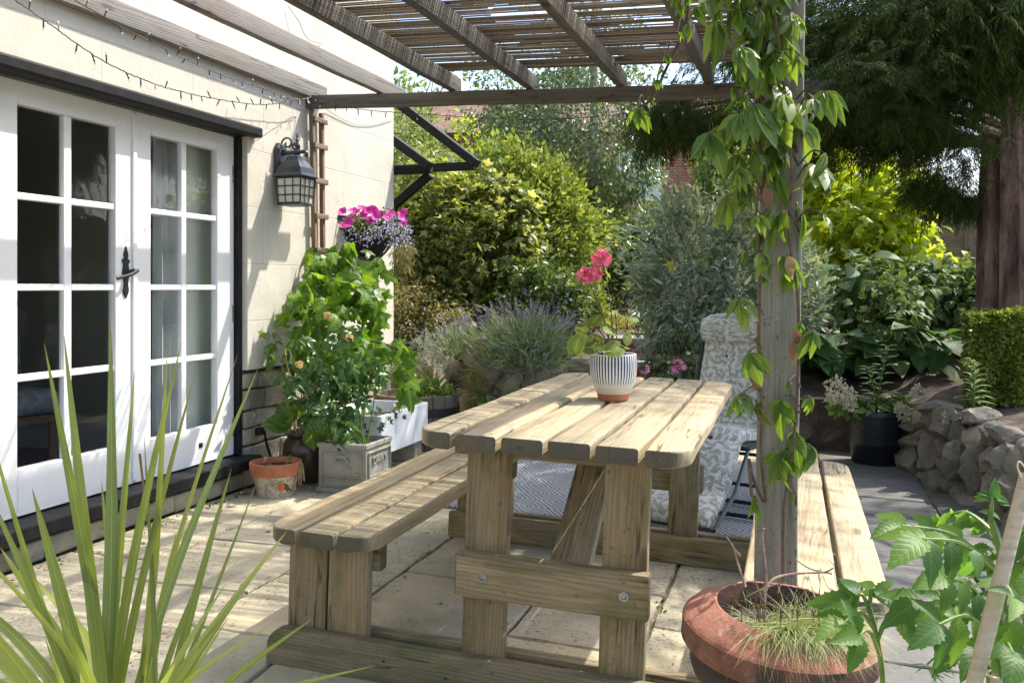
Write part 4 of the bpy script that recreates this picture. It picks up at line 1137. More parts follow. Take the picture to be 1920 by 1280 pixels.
# ------------------------------------------------------------------ pots
def lathe_uv(prof, seg, name, mat, parent=None, loc=None, smooth=True):
    b = MB(); b.lathe(prof, seg); m = b.build(name, mat, parent, None, smooth=smooth)
    if parent is None and loc is not None: m.location = loc
    uv = m.data.uv_layers.new(name='UVMap'); zs = [p[1] for p in prof]; z0, z1 = min(zs), max(zs)
    for p in m.data.polygons:
        an = [math.atan2(m.data.vertices[i].co.y, m.data.vertices[i].co.x) / (2 * PI) % 1 for i in p.vertices]
        wrap = max(an) - min(an) > .5
        for li, a in zip(p.loop_indices, an):
            vi = m.data.loops[li].vertex_index; uv.data[li].uv = (a + (1 if wrap and a < .5 else 0), (m.data.vertices[vi].co.z - z0) / (z1 - z0))
    return m

def build_table_pot():
    # foot stands on the boards at about the middle of the table
    l = TM.inverted() @ at(1124, 757, 3.22)
    loc = TM @ Vector((.010, .96, .788)); 
    t = thing('flower_pot', 'cream pot with dark blue stripes and a bare terracotta foot on the picnic table', 'flower pot', loc)
    prof = [(.001, .027), (.062, .026), (.068, .035), (.078, .063), (.0860, .093), (.0885, .13), (.087, .162), (.0855, .172), (.083, .1735), (.0805, .172), (.081, .14), (.0795, .135)]
    lathe_uv(prof, 64, 'glazed_body', M['striped'], t)
    MB().lathe([(.0, .0), (.053, .0), (.0555, .003), (.0615, .0255), (.0, .0258)], 48).build('foot', M['terracotta'], t, smooth=True)
    MB().lathe([(.0, .15), (.0795, .147)], 32, cap0=False).build('soil', M['soil'], t)
    return loc
POT = build_table_pot()

def rrect(hx, hy, r, n=4):
    pts = []
    for cx, cy, a0 in ((hx - r, hy - r, 0), (-hx + r, hy - r, 1), (-hx + r, -hy + r, 2), (hx - r, -hy + r, 3)):
        for k in range(n + 1):
            a = (a0 + k / n) * PI / 2; pts.append((cx + r * math.cos(a), cy + r * math.sin(a)))
    return pts
def tub(hx, hy, z0, z1, zf, wall, r, taper=0, lip=0.):
    R0 = lambda d, z, k=0: [(x, y, z) for x, y in rrect(hx - d - k, hy - d - k, max(r - d * .5, .002))]
    rings = [R0(taper + .004, z0), R0(taper, z0 + .004), R0(lip, z1 - .03) if lip else R0(0, z1 - .012), R0(lip, z1 - .028) if lip else R0(0, z1 - .011), R0(0, z1 - .024) if lip else R0(0, z1 - .010), R0(0, z1 - .004), R0(.004, z1), R0(wall - .004, z1), R0(wall, z1 - .006), R0(wall + .004, zf)]
    return MB().loft(rings)

def build_planter():
    cx, cy = -2.515, 4.82
    t = thing('lead_planter', 'square stone grey planter with a moulded handle and raised lettering', 'planter', (cx, cy, 0))
    hx, hy, h = .158, .172, .283
    tub(hx, hy, .0, h, h - .03, .022, .008, .006, .008).build('box', M['planter'], t, bevel=.0)
    MB().loft([[(x, y, h - .035) for x, y in rrect(hx - .024, hy - .024, .01)]], True, False).build('soil', M['soil'], t)
    m = MB(); yf = -hy + .003; xr = hx - .003
    def fr(x0, x1, z0, z1, w=.007):
        for a in ((x0, x1, z0, z0 + w), (x0, x1, z1 - w, z1), (x0, x0 + w, z0 + w, z1 - w), (x1 - w, x1, z0 + w, z1 - w)): yield a
    for a in list(fr(-.128, .128, .092, .235)) + list(fr(-.128, .128, .04, .084)): m.bx(a[0], a[1], yf - .007, yf + .006, a[2], a[3])
    for a in list(fr(-.142, .142, .092, .235)) + list(fr(-.142, .142, .04, .084)): m.bx(xr - .006, xr + .007, a[0], a[1], a[2], a[3])
    m.build('moulding', M['planter'], t, bevel=.003)
    foot = MB(); foot.bx(-hx - .004, hx + .004, -hy - .004, hy + .004, -.0, .03); foot.build('foot', M['planter'], t, bevel=.004)
    hd = MB(); hd.tube(smooth_path([(-.052, yf - .004, .182), (-.036, yf - .008, .186), (-.028, yf - .012, .205), (0, yf - .013, .214), (.028, yf - .012, .205), (.036, yf - .008, .186), (.052, yf - .004, .182)], 5), [.006] * 30 + [.006], 7)
    hd.tube([(-.045, yf - .004, .180), (.045, yf - .004, .180)], .005, 6); hd.build('handle', M['planter'], t, smooth=True)
    fc = bpy.data.curves.new('lettering', 'FONT'); fc.body = 'DAIRY'; fc.size = .062; fc.align_x = 'CENTER'; fc.extrude = .003; fc.bevel_depth = .0008
    fc.materials.append(M['planter'])
    tmp = bpy.data.objects.new('lettering_curve', fc); COL.objects.link(tmp); me = bpy.data.meshes.new_from_object(tmp.evaluated_get(bpy.context.evaluated_depsgraph_get())); bpy.data.objects.remove(tmp)
    fo = bpy.data.objects.new('lettering', me); COL.objects.link(fo); fo.parent = t; fo.location = (xr + .002, .0, .158); fo.rotation_euler = (PI / 2, 0, PI / 2)
    # plant label stuck in the soil
    l = thing('plant_label', 'black plant label with an orange flower picture in the grey planter', 'plant label', (cx - .085, cy - hy + .03, h - .035), (R(-14), 0, R(8)))
    MB().bx(-.032, .032, -.001, .001, 0, .055).build('card', M['black_plastic'], l, bevel=.0006)
    MB().lathe([(0, .0006), (.019, .0006), (.019, 0)], 20).xform(Matrix.Translation((.0, -.0012, .019)) @ Matrix.Rotation(PI / 2, 4, 'X')).build('picture', M['orange'], l)
    p = MB()
    for k in range(7): p.bx(-.027 + k * .0075, -.0225 + k * .0075, -.0018, -.0011, .043, .0495)
    p.build('print', M['white_tag'], l)
build_planter()

def build_sink():
    cx, cy = -2.70, 5.44
    t = thing('butler_sink', 'white ceramic butler sink used as a planter on blocks', 'sink planter', (cx, cy, 0))
    tub(.228, .37, .14, .385, .30, .026, .022).build('basin', M['sink'], t, smooth=True)
    MB().loft([[(x, y, .305) for x, y in rrect(.2, .342, .01)]], True, False).build('soil', M['soil'], t)
    for y in (-.26, .26): MB().bx(-.2, .2, y - .06, y + .06, 0, .139).build('block', M['plinth'], t, bevel=.006)
build_sink()

def build_brown_pot():
    t = thing('glazed_pot', 'dark brown glazed urn between the terracotta pot and the grey planter', 'flower pot', (-2.885, 4.92, 0))
    MB().lathe([(0, 0), (.105, 0), (.115, .02), (.145, .10), (.158, .17), (.152, .225), (.132, .258), (.124, .268), (.134, .276), (.138, .288), (.134, .298), (.122, .298), (.114, .285), (.113, .25)], 40, cap1=False).build('body', M['brown_glaze'], t, smooth=True)
    MB().lathe([(0, .262), (.116, .258)], 24, cap0=False).build('soil', M['soil'], t)
build_brown_pot()

def build_robin_pot():
    p = at(517, 934, 5.17); loc = (p.x, p.y, 0.0)
    t = thing('flower_pot', 'small terracotta pot painted with a robin in front of the stone plinth', 'flower pot', loc)
    MB().lathe([(0, 0), (.096, 0), (.101, .004), (.126, .122), (.1265, .124)], 48, cap1=False).build('body', m_painted, t, smooth=True)
    MB().lathe([(.126, .122), (.139, .121), (.141, .125), (.146, .188), (.143, .192), (.133, .192), (.130, .186), (.127, .155)], 48, cap0=False, cap1=False).build('rim', M['terracotta'], t, smooth=True)
    MB().lathe([(0, .162), (.128, .16)], 24, cap0=False).build('soil', M['soil'], t)
    # the painted robin, laid on the curved side facing the patio
    az0 = math.atan2(-p.y, -p.x) + R(9)
    def S(a, z, lift=.0012):
        r = .101 + (z - .004) / .118 * .025 + lift; an = az0 + a / .115
        return (r * math.cos(an), r * math.sin(an), z)
    def blob2(cx, cz, rx, rz, rot, lift, n=22):
        b = MB(); vs = [S(cx, cz, lift)]
        for rr in (.5, 1):
            for i in range(n):
                a = 2 * PI * i / n; x = rr * rx * math.cos(a); z = rr * rz * math.sin(a)
                vs.append(S(cx + x * math.cos(rot) - z * math.sin(rot), cz + x * math.sin(rot) + z * math.cos(rot), lift))
        fs = [(0, 1 + i, 1 + (i + 1) % n) for i in range(n)] + [(1 + i, 1 + n + i, 1 + n + (i + 1) % n, 1 + (i + 1) % n) for i in range(n)]
        return b.add(vs, fs)
    b = blob2(.030, .060, .036, .023, R(-24), .0010); q = blob2(.074, .042, .022, .006, R(-30), .0010); b.add(q.v, q.f)
    b.build('painted_bird', M['bird_brown'], t)
    blob2(.012, .064, .020, .023, R(10), .0016).build('painted_breast', M['bird_red'], t)
    blob2(.022, .043, .022, .010, R(-20), .0014).build('painted_belly', M['bird_cream'], t)
    tw = MB(); rnd = random.Random(3)
    for k in range(26):
        a = rnd.uniform(-.02, .085); z = rnd.uniform(.018, .10); d = rnd.uniform(-.02, .02)
        if .0 < a < .055 and .045 < z < .085: continue
        tw.tube([S(a, z, .0008), S(a + d, z + rnd.uniform(-.01, .014), .0008), S(a + d * 1.6, z + rnd.uniform(-.004, .02), .0008)], .0013, 4)
    tw.build('painted_twigs', M['bird_twig'], t)
def m_paint():
    q = NT('flaking_cream_paint'); c = q.coord('Object'); n = q.noise(c, 22, 6, .7); n2 = q.noise(c, 60, 4)
    col = q.mix(q.ramp(n, [(.5, 0.), (.56, 1.)]), (.52, .46, .35), (.34, .29, .2)); col = q.mix(q.math('MULTIPLY', q.ramp(n2, [(.6, 0.), (.7, 1.)]), .6), col, (.12, .13, .08))
    return q.done(q.bsdf(col, .8, q.bump(n, .3, .003)))
m_painted = m_paint()
M['bird_brown'] = plain('brown_brushwork', (.11, .065, .035), .8, var=.3); M['bird_red'] = plain('orange_brushwork', (.48, .12, .035), .8, var=.2)
M['bird_cream'] = plain('cream_brushwork', (.55, .48, .37), .8); M['bird_twig'] = plain('green_brushwork', (.09, .10, .06), .8)
build_robin_pot()

def build_barrel():
    p = at(786, 800, 6.8); cx, cy = p.x, p.y
    t = thing('half_barrel', 'oak half barrel planter with a dark hoop beside the white sink', 'barrel planter', (cx, cy, 0))
    N = 22; 
    for k in range(1):
        m = MB()
        for i in range(N):
            a0, a1 = 2 * PI * (i + .03) / N, 2 * PI * (i + .97) / N
            rings = []
            for z, r in ((0, .275), (.10, .305), (.22, .325), (.32, .332), (.392, .330)):
                rings.append([(rr * math.cos(a), rr * math.sin(a), z) for rr, a in ((r, a0), (r, (a0 + a1) / 2), (r, a1), (r - .026, a1), (r - .026, a0))])
            m.loft(rings)
        m.build('staves', M['barrel'], t, bevel=.002)
    for z, r in ((.275, .3325), (.08, .3025)):
        MB().lathe([(r - .003, z - .03), (r + .0035, z - .03), (r + .0055, z + .03), (r - .003, z + .03), (r - .003, z - .03)], 48, cap0=False, cap1=False).build('hoop', M['black_metal'], t)
    MB().lathe([(0, .35), (.302, .345)], 32, cap0=False).build('soil', M['soil'], t)
    return Vector((cx, cy, .35))
BARREL = build_barrel()
def small_tags():
    q = BARREL + Vector((.045, -.2, 0))
    l = thing('plant_label', 'grey stake with a small black label in the half barrel', 'plant label', q, (R(-6), 0, R(15)))
    MB().bx(-.008, .008, -.001, .001, 0, .12).build('stake', M['steel'], l); MB().bx(-.026, .026, -.003, -.0012, .085, .125).build('card', M['black_plastic'], l)
    q = BARREL + Vector((.262, -.02, 0))
    o = MB().lathe([(.0, 0), (.018, 0), (.018, .115), (.014, .117), (.014, .02)], 16).build('watering_tube', M['steel'], smooth=True); o.location = q
    tag(o, 'short grey pipe standing inside the rim of the half barrel', 'pipe')
small_tags()

def build_basket():
    a = on_wall(636, 404, UW); b = on_wall(728, 404, UW)
    v0, v1 = a.y, 6.50; z1 = 1.665; cv = (v0 + v1) / 2; hw = (v1 - v0) / 2
    t = thing('wall_basket', 'black iron hayrack basket of magenta flowers hung on the cream wall', 'wall basket', (UW, cv, z1))
    f = MB(); hoops = []
    arc = lambda d, w, z: [(.006 + d * math.sin(PI * k / 16), -w * math.cos(PI * k / 16), z) for k in range(17)]
    f.tube(arc(.25, hw, 0), .007, 6); f.bx(-.002 + .004, .010, -hw - .02, hw + .02, -.03, .012)
    f.tube(arc(.19, hw * .78, -.13), .005, 6); f.tube(arc(.08, hw * .45, -.27), .005, 6)
    for k in range(1, 16):
        s = lambda d, w, z: (.006 + d * math.sin(PI * k / 16), -w * math.cos(PI * k / 16), z)
        f.tube(smooth_path([s(.25, hw, 0), s(.235, hw * .95, -.06), s(.19, hw * .78, -.13), s(.08, hw * .45, -.27), (.012, 0, -.29)], 3), .0038, 5)
    f.tube([(.01, -hw, 0), (.01, -hw * .8, -.13), (.01, -hw * .4, -.27)], .005, 5); f.tube([(.01, hw, 0), (.01, hw * .8, -.13), (.01, hw * .4, -.27)], .005, 5)
    f.build('rack', M['black_metal'], t, smooth=True)
    l = MB(); rings = []
    for d, w, z in ((.06, hw * .38, -.265), (.175, hw * .74, -.13), (.235, hw * .95, -.02)):
        rings.append([(.008 + d * math.sin(PI * k / 16), -w * math.cos(PI * k / 16), z) for k in range(17)])
    l.loft(rings, True, True); l.build('liner', M['black_plastic'], t)
    return Vector((UW, cv, z1)), hw
BASKET, BHW = build_basket()

def build_chimney_pot():
    c = at(1466, 1165, 1.93); gx = ground(c.x)
    zr = c.z - gx + .034; rt = Euler((R(3.5), R(5.5), 0)).to_matrix() @ Vector((0, 0, zr))
    t = thing('chimney_pot', 'old red clay chimney pot used as a planter at the foot of the post', 'chimney pot', (c.x - rt.x, c.y - rt.y, gx), (R(3.5), R(5.5), 0))
    rim = [(.124, zr - .085), (.128, zr - .03), (.134, zr - .002), (.138, zr - .0005), (.1985, zr - .034), (.203, zr - .039), (.2035, zr - .082), (.199, zr - .088), (.165, zr - .098)]
    rim = [(a[0] + (b[0] - a[0]) * k / 6, a[1] + (b[1] - a[1]) * k / 6) for a, b in zip(rim, rim[1:]) for k in range(6)] + rim[-1:]
    MB().lathe(rim, 160, cap0=False, cap1=False).build('rim', M['chimney'], t, smooth=True)
    for v in [o for o in t.children if o.name.startswith('rim')][0].data.vertices:
        p = v.co; k = mnoise.noise(p * 7) * .0028 + mnoise.noise(p * 40) * .0012 - max(0, mnoise.noise(p * 22 + Vector((5, 2, 1))) - .34) * .02
        f = 1 + k / max(.05, math.hypot(p.x, p.y)); v.co = (p.x * f, p.y * f, p.z + k * .7)
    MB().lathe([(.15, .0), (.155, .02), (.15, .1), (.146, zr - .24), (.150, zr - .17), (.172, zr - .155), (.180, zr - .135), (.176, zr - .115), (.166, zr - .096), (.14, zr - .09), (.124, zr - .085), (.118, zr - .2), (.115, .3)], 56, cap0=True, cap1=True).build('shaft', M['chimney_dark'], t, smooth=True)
    MB().lathe([(0, zr - .05), (.128, zr - .055)], 24, cap0=False).build('soil', M['soil'], t)
    return wmat(t), zr
CH, CHZ = build_chimney_pot()

def build_black_pot():
    p = at(1640, 868, 6.52); g = ground(p.x)
    t = thing('plastic_pot', 'large black plastic pot holding a cream hydrangea by the rock wall', 'plant pot', (p.x, p.y, g + .003))
    MB().lathe([(0, 0), (.150, 0), (.155, .005), (.172, .14), (.174, .142), (.181, .21), (.183, .212), (.190, .275), (.192, .277), (.198, .335), (.203, .338), (.206, .37), (.203, .375), (.197, .372), (.194, .33)], 48, cap1=False).build('body', M['black_plastic'], t, smooth=True)
    MB().lathe([(0, .342), (.196, .338)], 24, cap0=False).build('soil', M['soil'], t)
    return Vector((p.x, p.y, g + .34))
BPOT = build_black_pot()

# ------------------------------------------------------------------ rock walls, steps, fence, brick house
def rock(c, s, seed, rot=0):
    rnd = random.Random(seed); bm = bmesh.new(); bmesh.ops.create_icosphere(bm, subdivisions=4, radius=1)
    pl = [(Vector((rnd.gauss(0, 1), rnd.gauss(0, 1), rnd.gauss(0, .8))).normalized(), rnd.uniform(.52, .84)) for _ in range(13)]
    off = Vector((seed * 3.1, seed * 1.7, 0)); q = Euler((rnd.uniform(-.3, .3), rnd.uniform(-.3, .3), rot + rnd.uniform(-.4, .4))).to_matrix()
    b = MB()
    for v in bm.verts:
        p = v.co.copy()
        for n, h in pl:
            d = p.dot(n) - h
            if d > 0: p -= n * d
        nz = mnoise.fractal(p * 2.6 + off, .8, 2.1, 6) * .12 + mnoise.noise(p * 9 + off) * .03 - .05 * max(0, mnoise.noise(p * 3.3 - off)) 
        p = p * (1 + nz)
        p = q @ Vector((p.x * s[0], p.y * s[1], p.z * s[2])); b.v.append(tuple(p + Vector(c)))
    bm.verts.ensure_lookup_table(); b.f = [tuple(v.index for v in f.verts) for f in bm.faces]; bm.free(); return b

def build_rocks():
    t = thing('rock_wall', 'dry stone wall of big grey boulders holding the bark covered bed', 'rock wall', (.9, 5.7, ground(.9)))
    specs = []; rr = random.Random(77)
    line = [(1718, 6.35, 790, 905), (1760, 5.95, 765, 935), (1810, 5.55, 775, 965), (1862, 5.2, 800, 995), (1920, 4.85, 835, 1030), (1990, 4.55, 860, 1070), (2080, 4.3, 870, 1110), (2190, 4.1, 880, 1150)]
    for (x0, d0, t0, b0), (x1, d1, t1, b1) in zip(line, line[1:]):
        n = 3
        for f in (0., .5):
            px, d, tp, bt = x0 + (x1 - x0) * f, d0 + (d1 - d0) * f, t0 + (t1 - t0) * f, b0 + (b1 - b0) * f
            hm = (bt - tp) * d / FPX; y = bt
            while y > tp + 12:
                h = min(rr.uniform(.14, .27), max(.1, (y - tp) * d / FPX)); hp = h * FPX / d
                specs.append((px + rr.uniform(-8, 8), y - hp / 2, d + rr.uniform(-.05, .05) + (bt - y) * .0006, rr.uniform(.115, .15), h * .62)); y -= hp * .88
    for i, (px, py, d, sx, sz) in enumerate(specs):
        p = at(px, py, d - .04) + Vector((.02, .03, 0))
        rock(p, (sx * 1.12, sx * 1.2, sz * 1.1), 20 + i, R(-30)).build('boulder', M['rock'], t, world=True, smooth=True)
    # low stones behind the black pot
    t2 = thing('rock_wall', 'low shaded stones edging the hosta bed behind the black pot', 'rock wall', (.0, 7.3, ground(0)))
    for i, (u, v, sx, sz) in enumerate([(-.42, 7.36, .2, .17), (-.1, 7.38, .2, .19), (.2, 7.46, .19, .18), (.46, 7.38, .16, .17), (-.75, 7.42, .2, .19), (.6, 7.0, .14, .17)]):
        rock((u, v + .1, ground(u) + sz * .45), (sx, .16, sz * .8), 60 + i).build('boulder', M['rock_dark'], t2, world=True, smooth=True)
    # tan rockery under the lavender
    t3 = thing('rockery', 'tan sandstone boulders of the rockery below the lavender', 'rockery', (-2.3, 7.0, 0))
    for i, (px, py, d, sx, sz) in enumerate([(890, 660, 6.9, .14, .15), (915, 705, 6.75, .13, .14), (955, 725, 6.75, .13, .12), (1015, 705, 6.8, .2, .17), (880, 760, 6.75, .15, .16), (950, 790, 6.75, .2, .18), (1060, 740, 6.85, .18, .2), (860, 700, 6.95, .1, .13), (1035, 800, 6.8, .2, .18), (1085, 690, 7.0, .12, .1), (800, 720, 7.55, .2, .28), (720, 730, 7.7, .22, .3)]):
        p = at(px, py, d); rock(p, (sx, sx, sz), 90 + i).build('boulder', M['rock_tan'], t3, world=True, smooth=True)
    # brick steps up to the lawn
    s = thing('garden_steps', 'two brick garden steps with stone treads rising to the lawn', 'steps', (-1.45, 8.2, 0))
    zb = [0, .2, .355, .51, .705]; v0 = 7.72
    for i in range(4):
        y = v0 + i * .22; z0, z1 = zb[i] - .0, zb[i + 1] - .05
        MB().bx(-1.8, -.95, y, y + .24 if i < 3 else y + .3, (-.1 if i == 0 else zb[i] - .045), z1).build('riser', M['brick'], s, world=True)
        MB().bx(-1.82, -.93, y - .035, y + (.215 if i < 3 else .5), z1 + .001, zb[i + 1]).build('tread', M['tread'], s, world=True, bevel=.012)
    fl = MB()
    for k, (u, v, r) in enumerate([(-1.35, 9.35, .3), (-1.5, 10.3, .32)]):
        fl.loft([[(u + r * 1.3 * math.cos(a) * (1 + .15 * math.sin(3 * a + k)), v + r * .8 * math.sin(a), z) for a in [2 * PI * j / 20 for j in range(20)]] for z in (bed_z(u, v) - .02, bed_z(u, v) + .055)])
    fl.build('stepping_stones', M['tread'], None, bevel=.01); tag(bpy.data.objects['stepping_stones'], kind='structure')
build_rocks()

def build_fence():
    t = thing('panel_fence', 'brown horizontal board panel fence behind the shrubs and conifer', 'fence', (3.0, 12.6, .5))
    L = t.location; a = at(1390, 450, 12.6); 
    x0 = a.x - 1.0; y = 12.3; zt = 2.13
    dirn = Vector((1, -.22, 0)).normalized(); o = Vector((x0, y, 0))
    for k in range(5):
        p = o + dirn * (k * 1.85)
        board('post', t, p + Vector((0, 0, .3)) - L, p + Vector((0, 0, zt + .05)) - L, .09, .09, M['fence'], up=(0, -1, 0))
        if k == 4: break
        q0, q1 = p + dirn * .05, p + dirn * 1.8
        z = .42; i = 0
        pm = MB()
        while z < zt - .03:
            h = .155; yo = Vector((0, -.006 if i % 2 else .004, 0))
            for e, sgn in ((0, 1),):
                c = (q0 + q1) / 2 + yo; pm.box((c.x, c.y, z + h / 2), (1.75, .014, h + .02), Matrix.Rotation(math.atan2(dirn.y, dirn.x) , 3, 'Z') @ Matrix.Rotation(R(3), 3, 'X'))
            z += h - .006; i += 1
        for f in (.33, .67):
            c = q0.lerp(q1, f) + Vector((-.0, -.022, 0)); pm.box((c.x, c.y, (zt + .42) / 2), (.045, .02, zt - .42), Matrix.Rotation(math.atan2(dirn.y, dirn.x), 3, 'Z'))
        pm.build('panel', M['fence'], t, world=True, bevel=.003)
        board('capping', t, q0 + Vector((0, 0, zt + .01)) - L, q1 + Vector((0, 0, zt + .01)) - L, .06, .03, M['fence'])
build_fence()

def build_brick_house():
    c = at(1040, 500, 24); t = thing('brick_house', 'red brick house with a tiled roof showing behind the birch tree', 'house', (c.x, c.y, .5), (0, 0, R(14)))
    MB().bx(-5.2, 5.2, -.3, 6, -.5, 4.7).build('wall', M['brick'], t)
    r = MB(); r.loft([[(-5.5, -.7, 4.65), (-5.5, 6.4, 4.65), (-5.5, 2.9, 6.3)], [(5.5, -.7, 4.65), (5.5, 6.4, 4.65), (5.5, 2.9, 6.3)]]); r.build('roof', M['roof_tile'], t)
    for x in (-2.6, 2.2):
        MB().bx(x - .55, x + .55, -.33, -.2, 2.9, 4.2).build('window', M['white'], t); MB().bx(x - .46, x + .46, -.338, -.332, 3.0, 4.1).build('pane', M['glass'], t)
build_brick_house()
# ------------------------------------------------------------------ plants
T_OV = t_leaf(.55, 5, .25, .25, .42)
T_OVS = t_leaf(.5, 9, .3, .35, .4, serr=.06)
T_LONG = t_leaf(.26, 4, .3, .3, .4)
T_NARROW = t_leaf(.10, 3, .2, .3, .4)
T_SMALL = t_leaf(.55, 2, .3, .15, .45)
T_Q = t_quad(.55)
T_QL = t_quad(.3)
T_PETAL = t_leaf(.95, 3, .1, -.15, .6)
T_VINE = [t_lobed([(-128, .42), (-66, .58), (0, .72), (66, .58), (128, .42)], 1, .62, .14, .45, s) for s in (1, 2)]
T_MAPLE = t_lobed([(-70, .62), (0, .72), (70, .62)], 1, .5, .1, .3, 4)
T_ROUND = t_lobed([(a, .55) for a in range(-150, 151, 30)], 0, .93, .22, .15, 3)
T_SPRAYS = [t_spray(34, s, .30, .02, .8) for s in range(3)]

def pxpts(n, spots, duv=.9):
    """points in round clumps, each given as (photo x, photo y, radius in px, depth)"""
    w = np.array([s[2] ** 2 for s in spots], dtype=float); k = RNG.choice(len(spots), n, p=w / w.sum())
    out = np.zeros((n, 3)); 
    for i in range(n):
        px, py, r, d = spots[k[i]]; q = rand_dirs(1)[0] * RNG.random() ** .4; rm = r * d / FPX
        out[i] = np.array(at(px, py, d)) + q * rm * np.array((1, duv, 1))
    return out, k

def pxfol(L, t, n, spots, size, droop=.5, face=(.35, -.75, .55), fj=.5, dj=.6, var=.3, duv=.9):
    p, k = pxpts(n, spots, duv)
    c = np.array([np.array(at(s[0], s[1], s[2 + 1])) for s in spots])
    o = unit(p - c[k] + 1e-4)
    d = unit(o * .6 + RNG.normal(size=p.shape) * dj + np.array((0, 0, -droop)))
    nr = unit(np.array(face) + RNG.normal(size=p.shape) * fj + o * .3)
    ts = t if isinstance(t, list) else [t]; q = RNG.integers(0, len(ts), n); sz = size * (1 - var + 2 * var * RNG.random(n))
    for i, tt in enumerate(ts): m = q == i; L.add(tt, p[m], d[m], nr[m], sz[m])
    return p

def ribbon(b, pts, wid, up, fold=.25):
    n = len(pts); vs = []
    if not hasattr(b, 'uv'): b.uv = []
    b.uv += [(u, i / (n - 1)) for i in range(n) for u in (0, .5, 1)]
    for i, p in enumerate(pts):
        t = (pts[min(i + 1, n - 1)] - pts[max(i - 1, 0)]).normalized(); s = t.cross(Vector(up)).normalized(); u = s.cross(t); w = wid[i] / 2
        vs += [p - s * w + u * w * fold, p, p + s * w + u * w * fold]
    b.add(vs, [(3 * i + j, 3 * i + j + 1, 3 * i + j + 4, 3 * i + j + 3) for i in range(n - 1) for j in (0, 1)])

def flower_head(L, c, r, n, size, up=(0, 0, 1)):
    """a dense cluster of small five-petalled florets"""
    for i in range(n):
        q = rand_dirs(1)[0]; q = unit(q + np.array(up) * .35); p = np.array(c) + q * r * (.75 + .3 * RNG.random()) * np.array((1, 1, .75))
        a = unit(np.cross(q, rand_dirs(1)[0])); b = np.cross(q, a)
        for k in range(5):
            an = 2 * PI * k / 5; d = a * math.cos(an) + b * math.sin(an) + q * .35
            L.add(T_PETAL, p[None], d[None], q[None], size * (.8 + .4 * RNG.random()))

# cordyline in the near left corner
def build_cordyline():
    B = at(232, 1500, 1.30)
    t = thing('cordyline', 'spiky green cordyline with long sword blades beside the white doors', 'cordyline', (B.x, B.y, ground(B.x)))
    tips = [(120, 627, 1.36, .036), (83, 643, 1.30, .034), (207, 604, 1.42, .036), (253, 692, 1.40, .036), (314, 655, 1.46, .036), (341, 640, 1.42, .040), (363, 708, 1.50, .034), (447, 660, 1.62, .020), (484, 690, 1.55, .027), (434, 878, 1.52, .030), (481, 905, 1.46, .015), (540, 992, 1.42, .033), (484, 1064, 1.38, .027), (424, 1092, 1.36, .020), (389, 1050, 1.42, .022), (506, 1172, 1.3, .016), (587, 1158, 1.30, .022), (430, 1153, 1.34, .014), (706, 1246, 1.24, .013), (-40, 740, 1.22, .022), (-30, 905, 1.2, .026), (-60, 1010, 1.16, .03), (0, 1025, 1.28, .036), (60, 915, 1.2, .042), (112, 1150, 1.16, .038), (-60, 1130, 1.1, .045), (-80, 1240, 1.1, .05), (85, 1195, 1.12, .04), (270, 812, 1.44, .012), (-50, 1190, 1.4, .03), (190, 900, 1.7, .03), (60, 1080, 1.6, .03), (330, 1000, 1.65, .03), (150, 1260, 1.05, .035), (330, 1240, 1.1, .03), (-100, 1080, 1.5, .03)]
    b = MB(); rnd = random.Random(9)
    for i, (px, py, d, w) in enumerate(tips):
        T = at(px, py, d); base = B + Vector((rnd.uniform(-.035, .035), rnd.uniform(-.035, .035), rnd.uniform(-.05, .05)))
        flat = 1 if py > 1000 else .35
        M1 = base.lerp(T, .45) + Vector((0, 0, .05 * flat * (T - base).length / .6)) + Vector((rnd.uniform(-.012, .012), rnd.uniform(-.012, .012), 0))
        P = smooth_path([base, M1, T], 8); n = len(P)
        w *= .56 if i < 24 else .66
        wid = [w * min(1, .55 + k / n * 1.1) * max(.02, (1 - max(0, (k / (n - 1) - .42) / .58) ** 1.5)) for k in range(n)]
        side = Vector((CA, SA, 0)); ax = (T - base).normalized()
        up = Vector((SA * .9, -CA * .9, .5)) + Vector((rnd.uniform(-.6, .6), rnd.uniform(-.3, .3), rnd.uniform(-.2, .4)))
        ribbon(b, P, wid, up, .28)
    o = b.build('blades', M['cordyline'], t, world=True, smooth=True); uv = o.data.uv_layers.new(name='UVMap')
    for l in o.data.loops: uv.data[l.index].uv = b.uv[l.vertex_index]
    s = MB(); s.tube([(B.x, B.y, ground(B.x)), (B.x, B.y, B.z * .6), (B.x, B.y, B.z + .02)], [.045, .04, .03], 10); s.build('stem', M['brown_stem'], t, world=True)
    d = MB(); ribbon(d, smooth_path([at(262, 850, 1.42), at(268, 900, 1.42), at(278, 985, 1.42)], 5), [.004] * 11, (SA, -CA, .3)); d.build('dead_blade', M['deadleaf'], t, world=True)
build_cordyline()

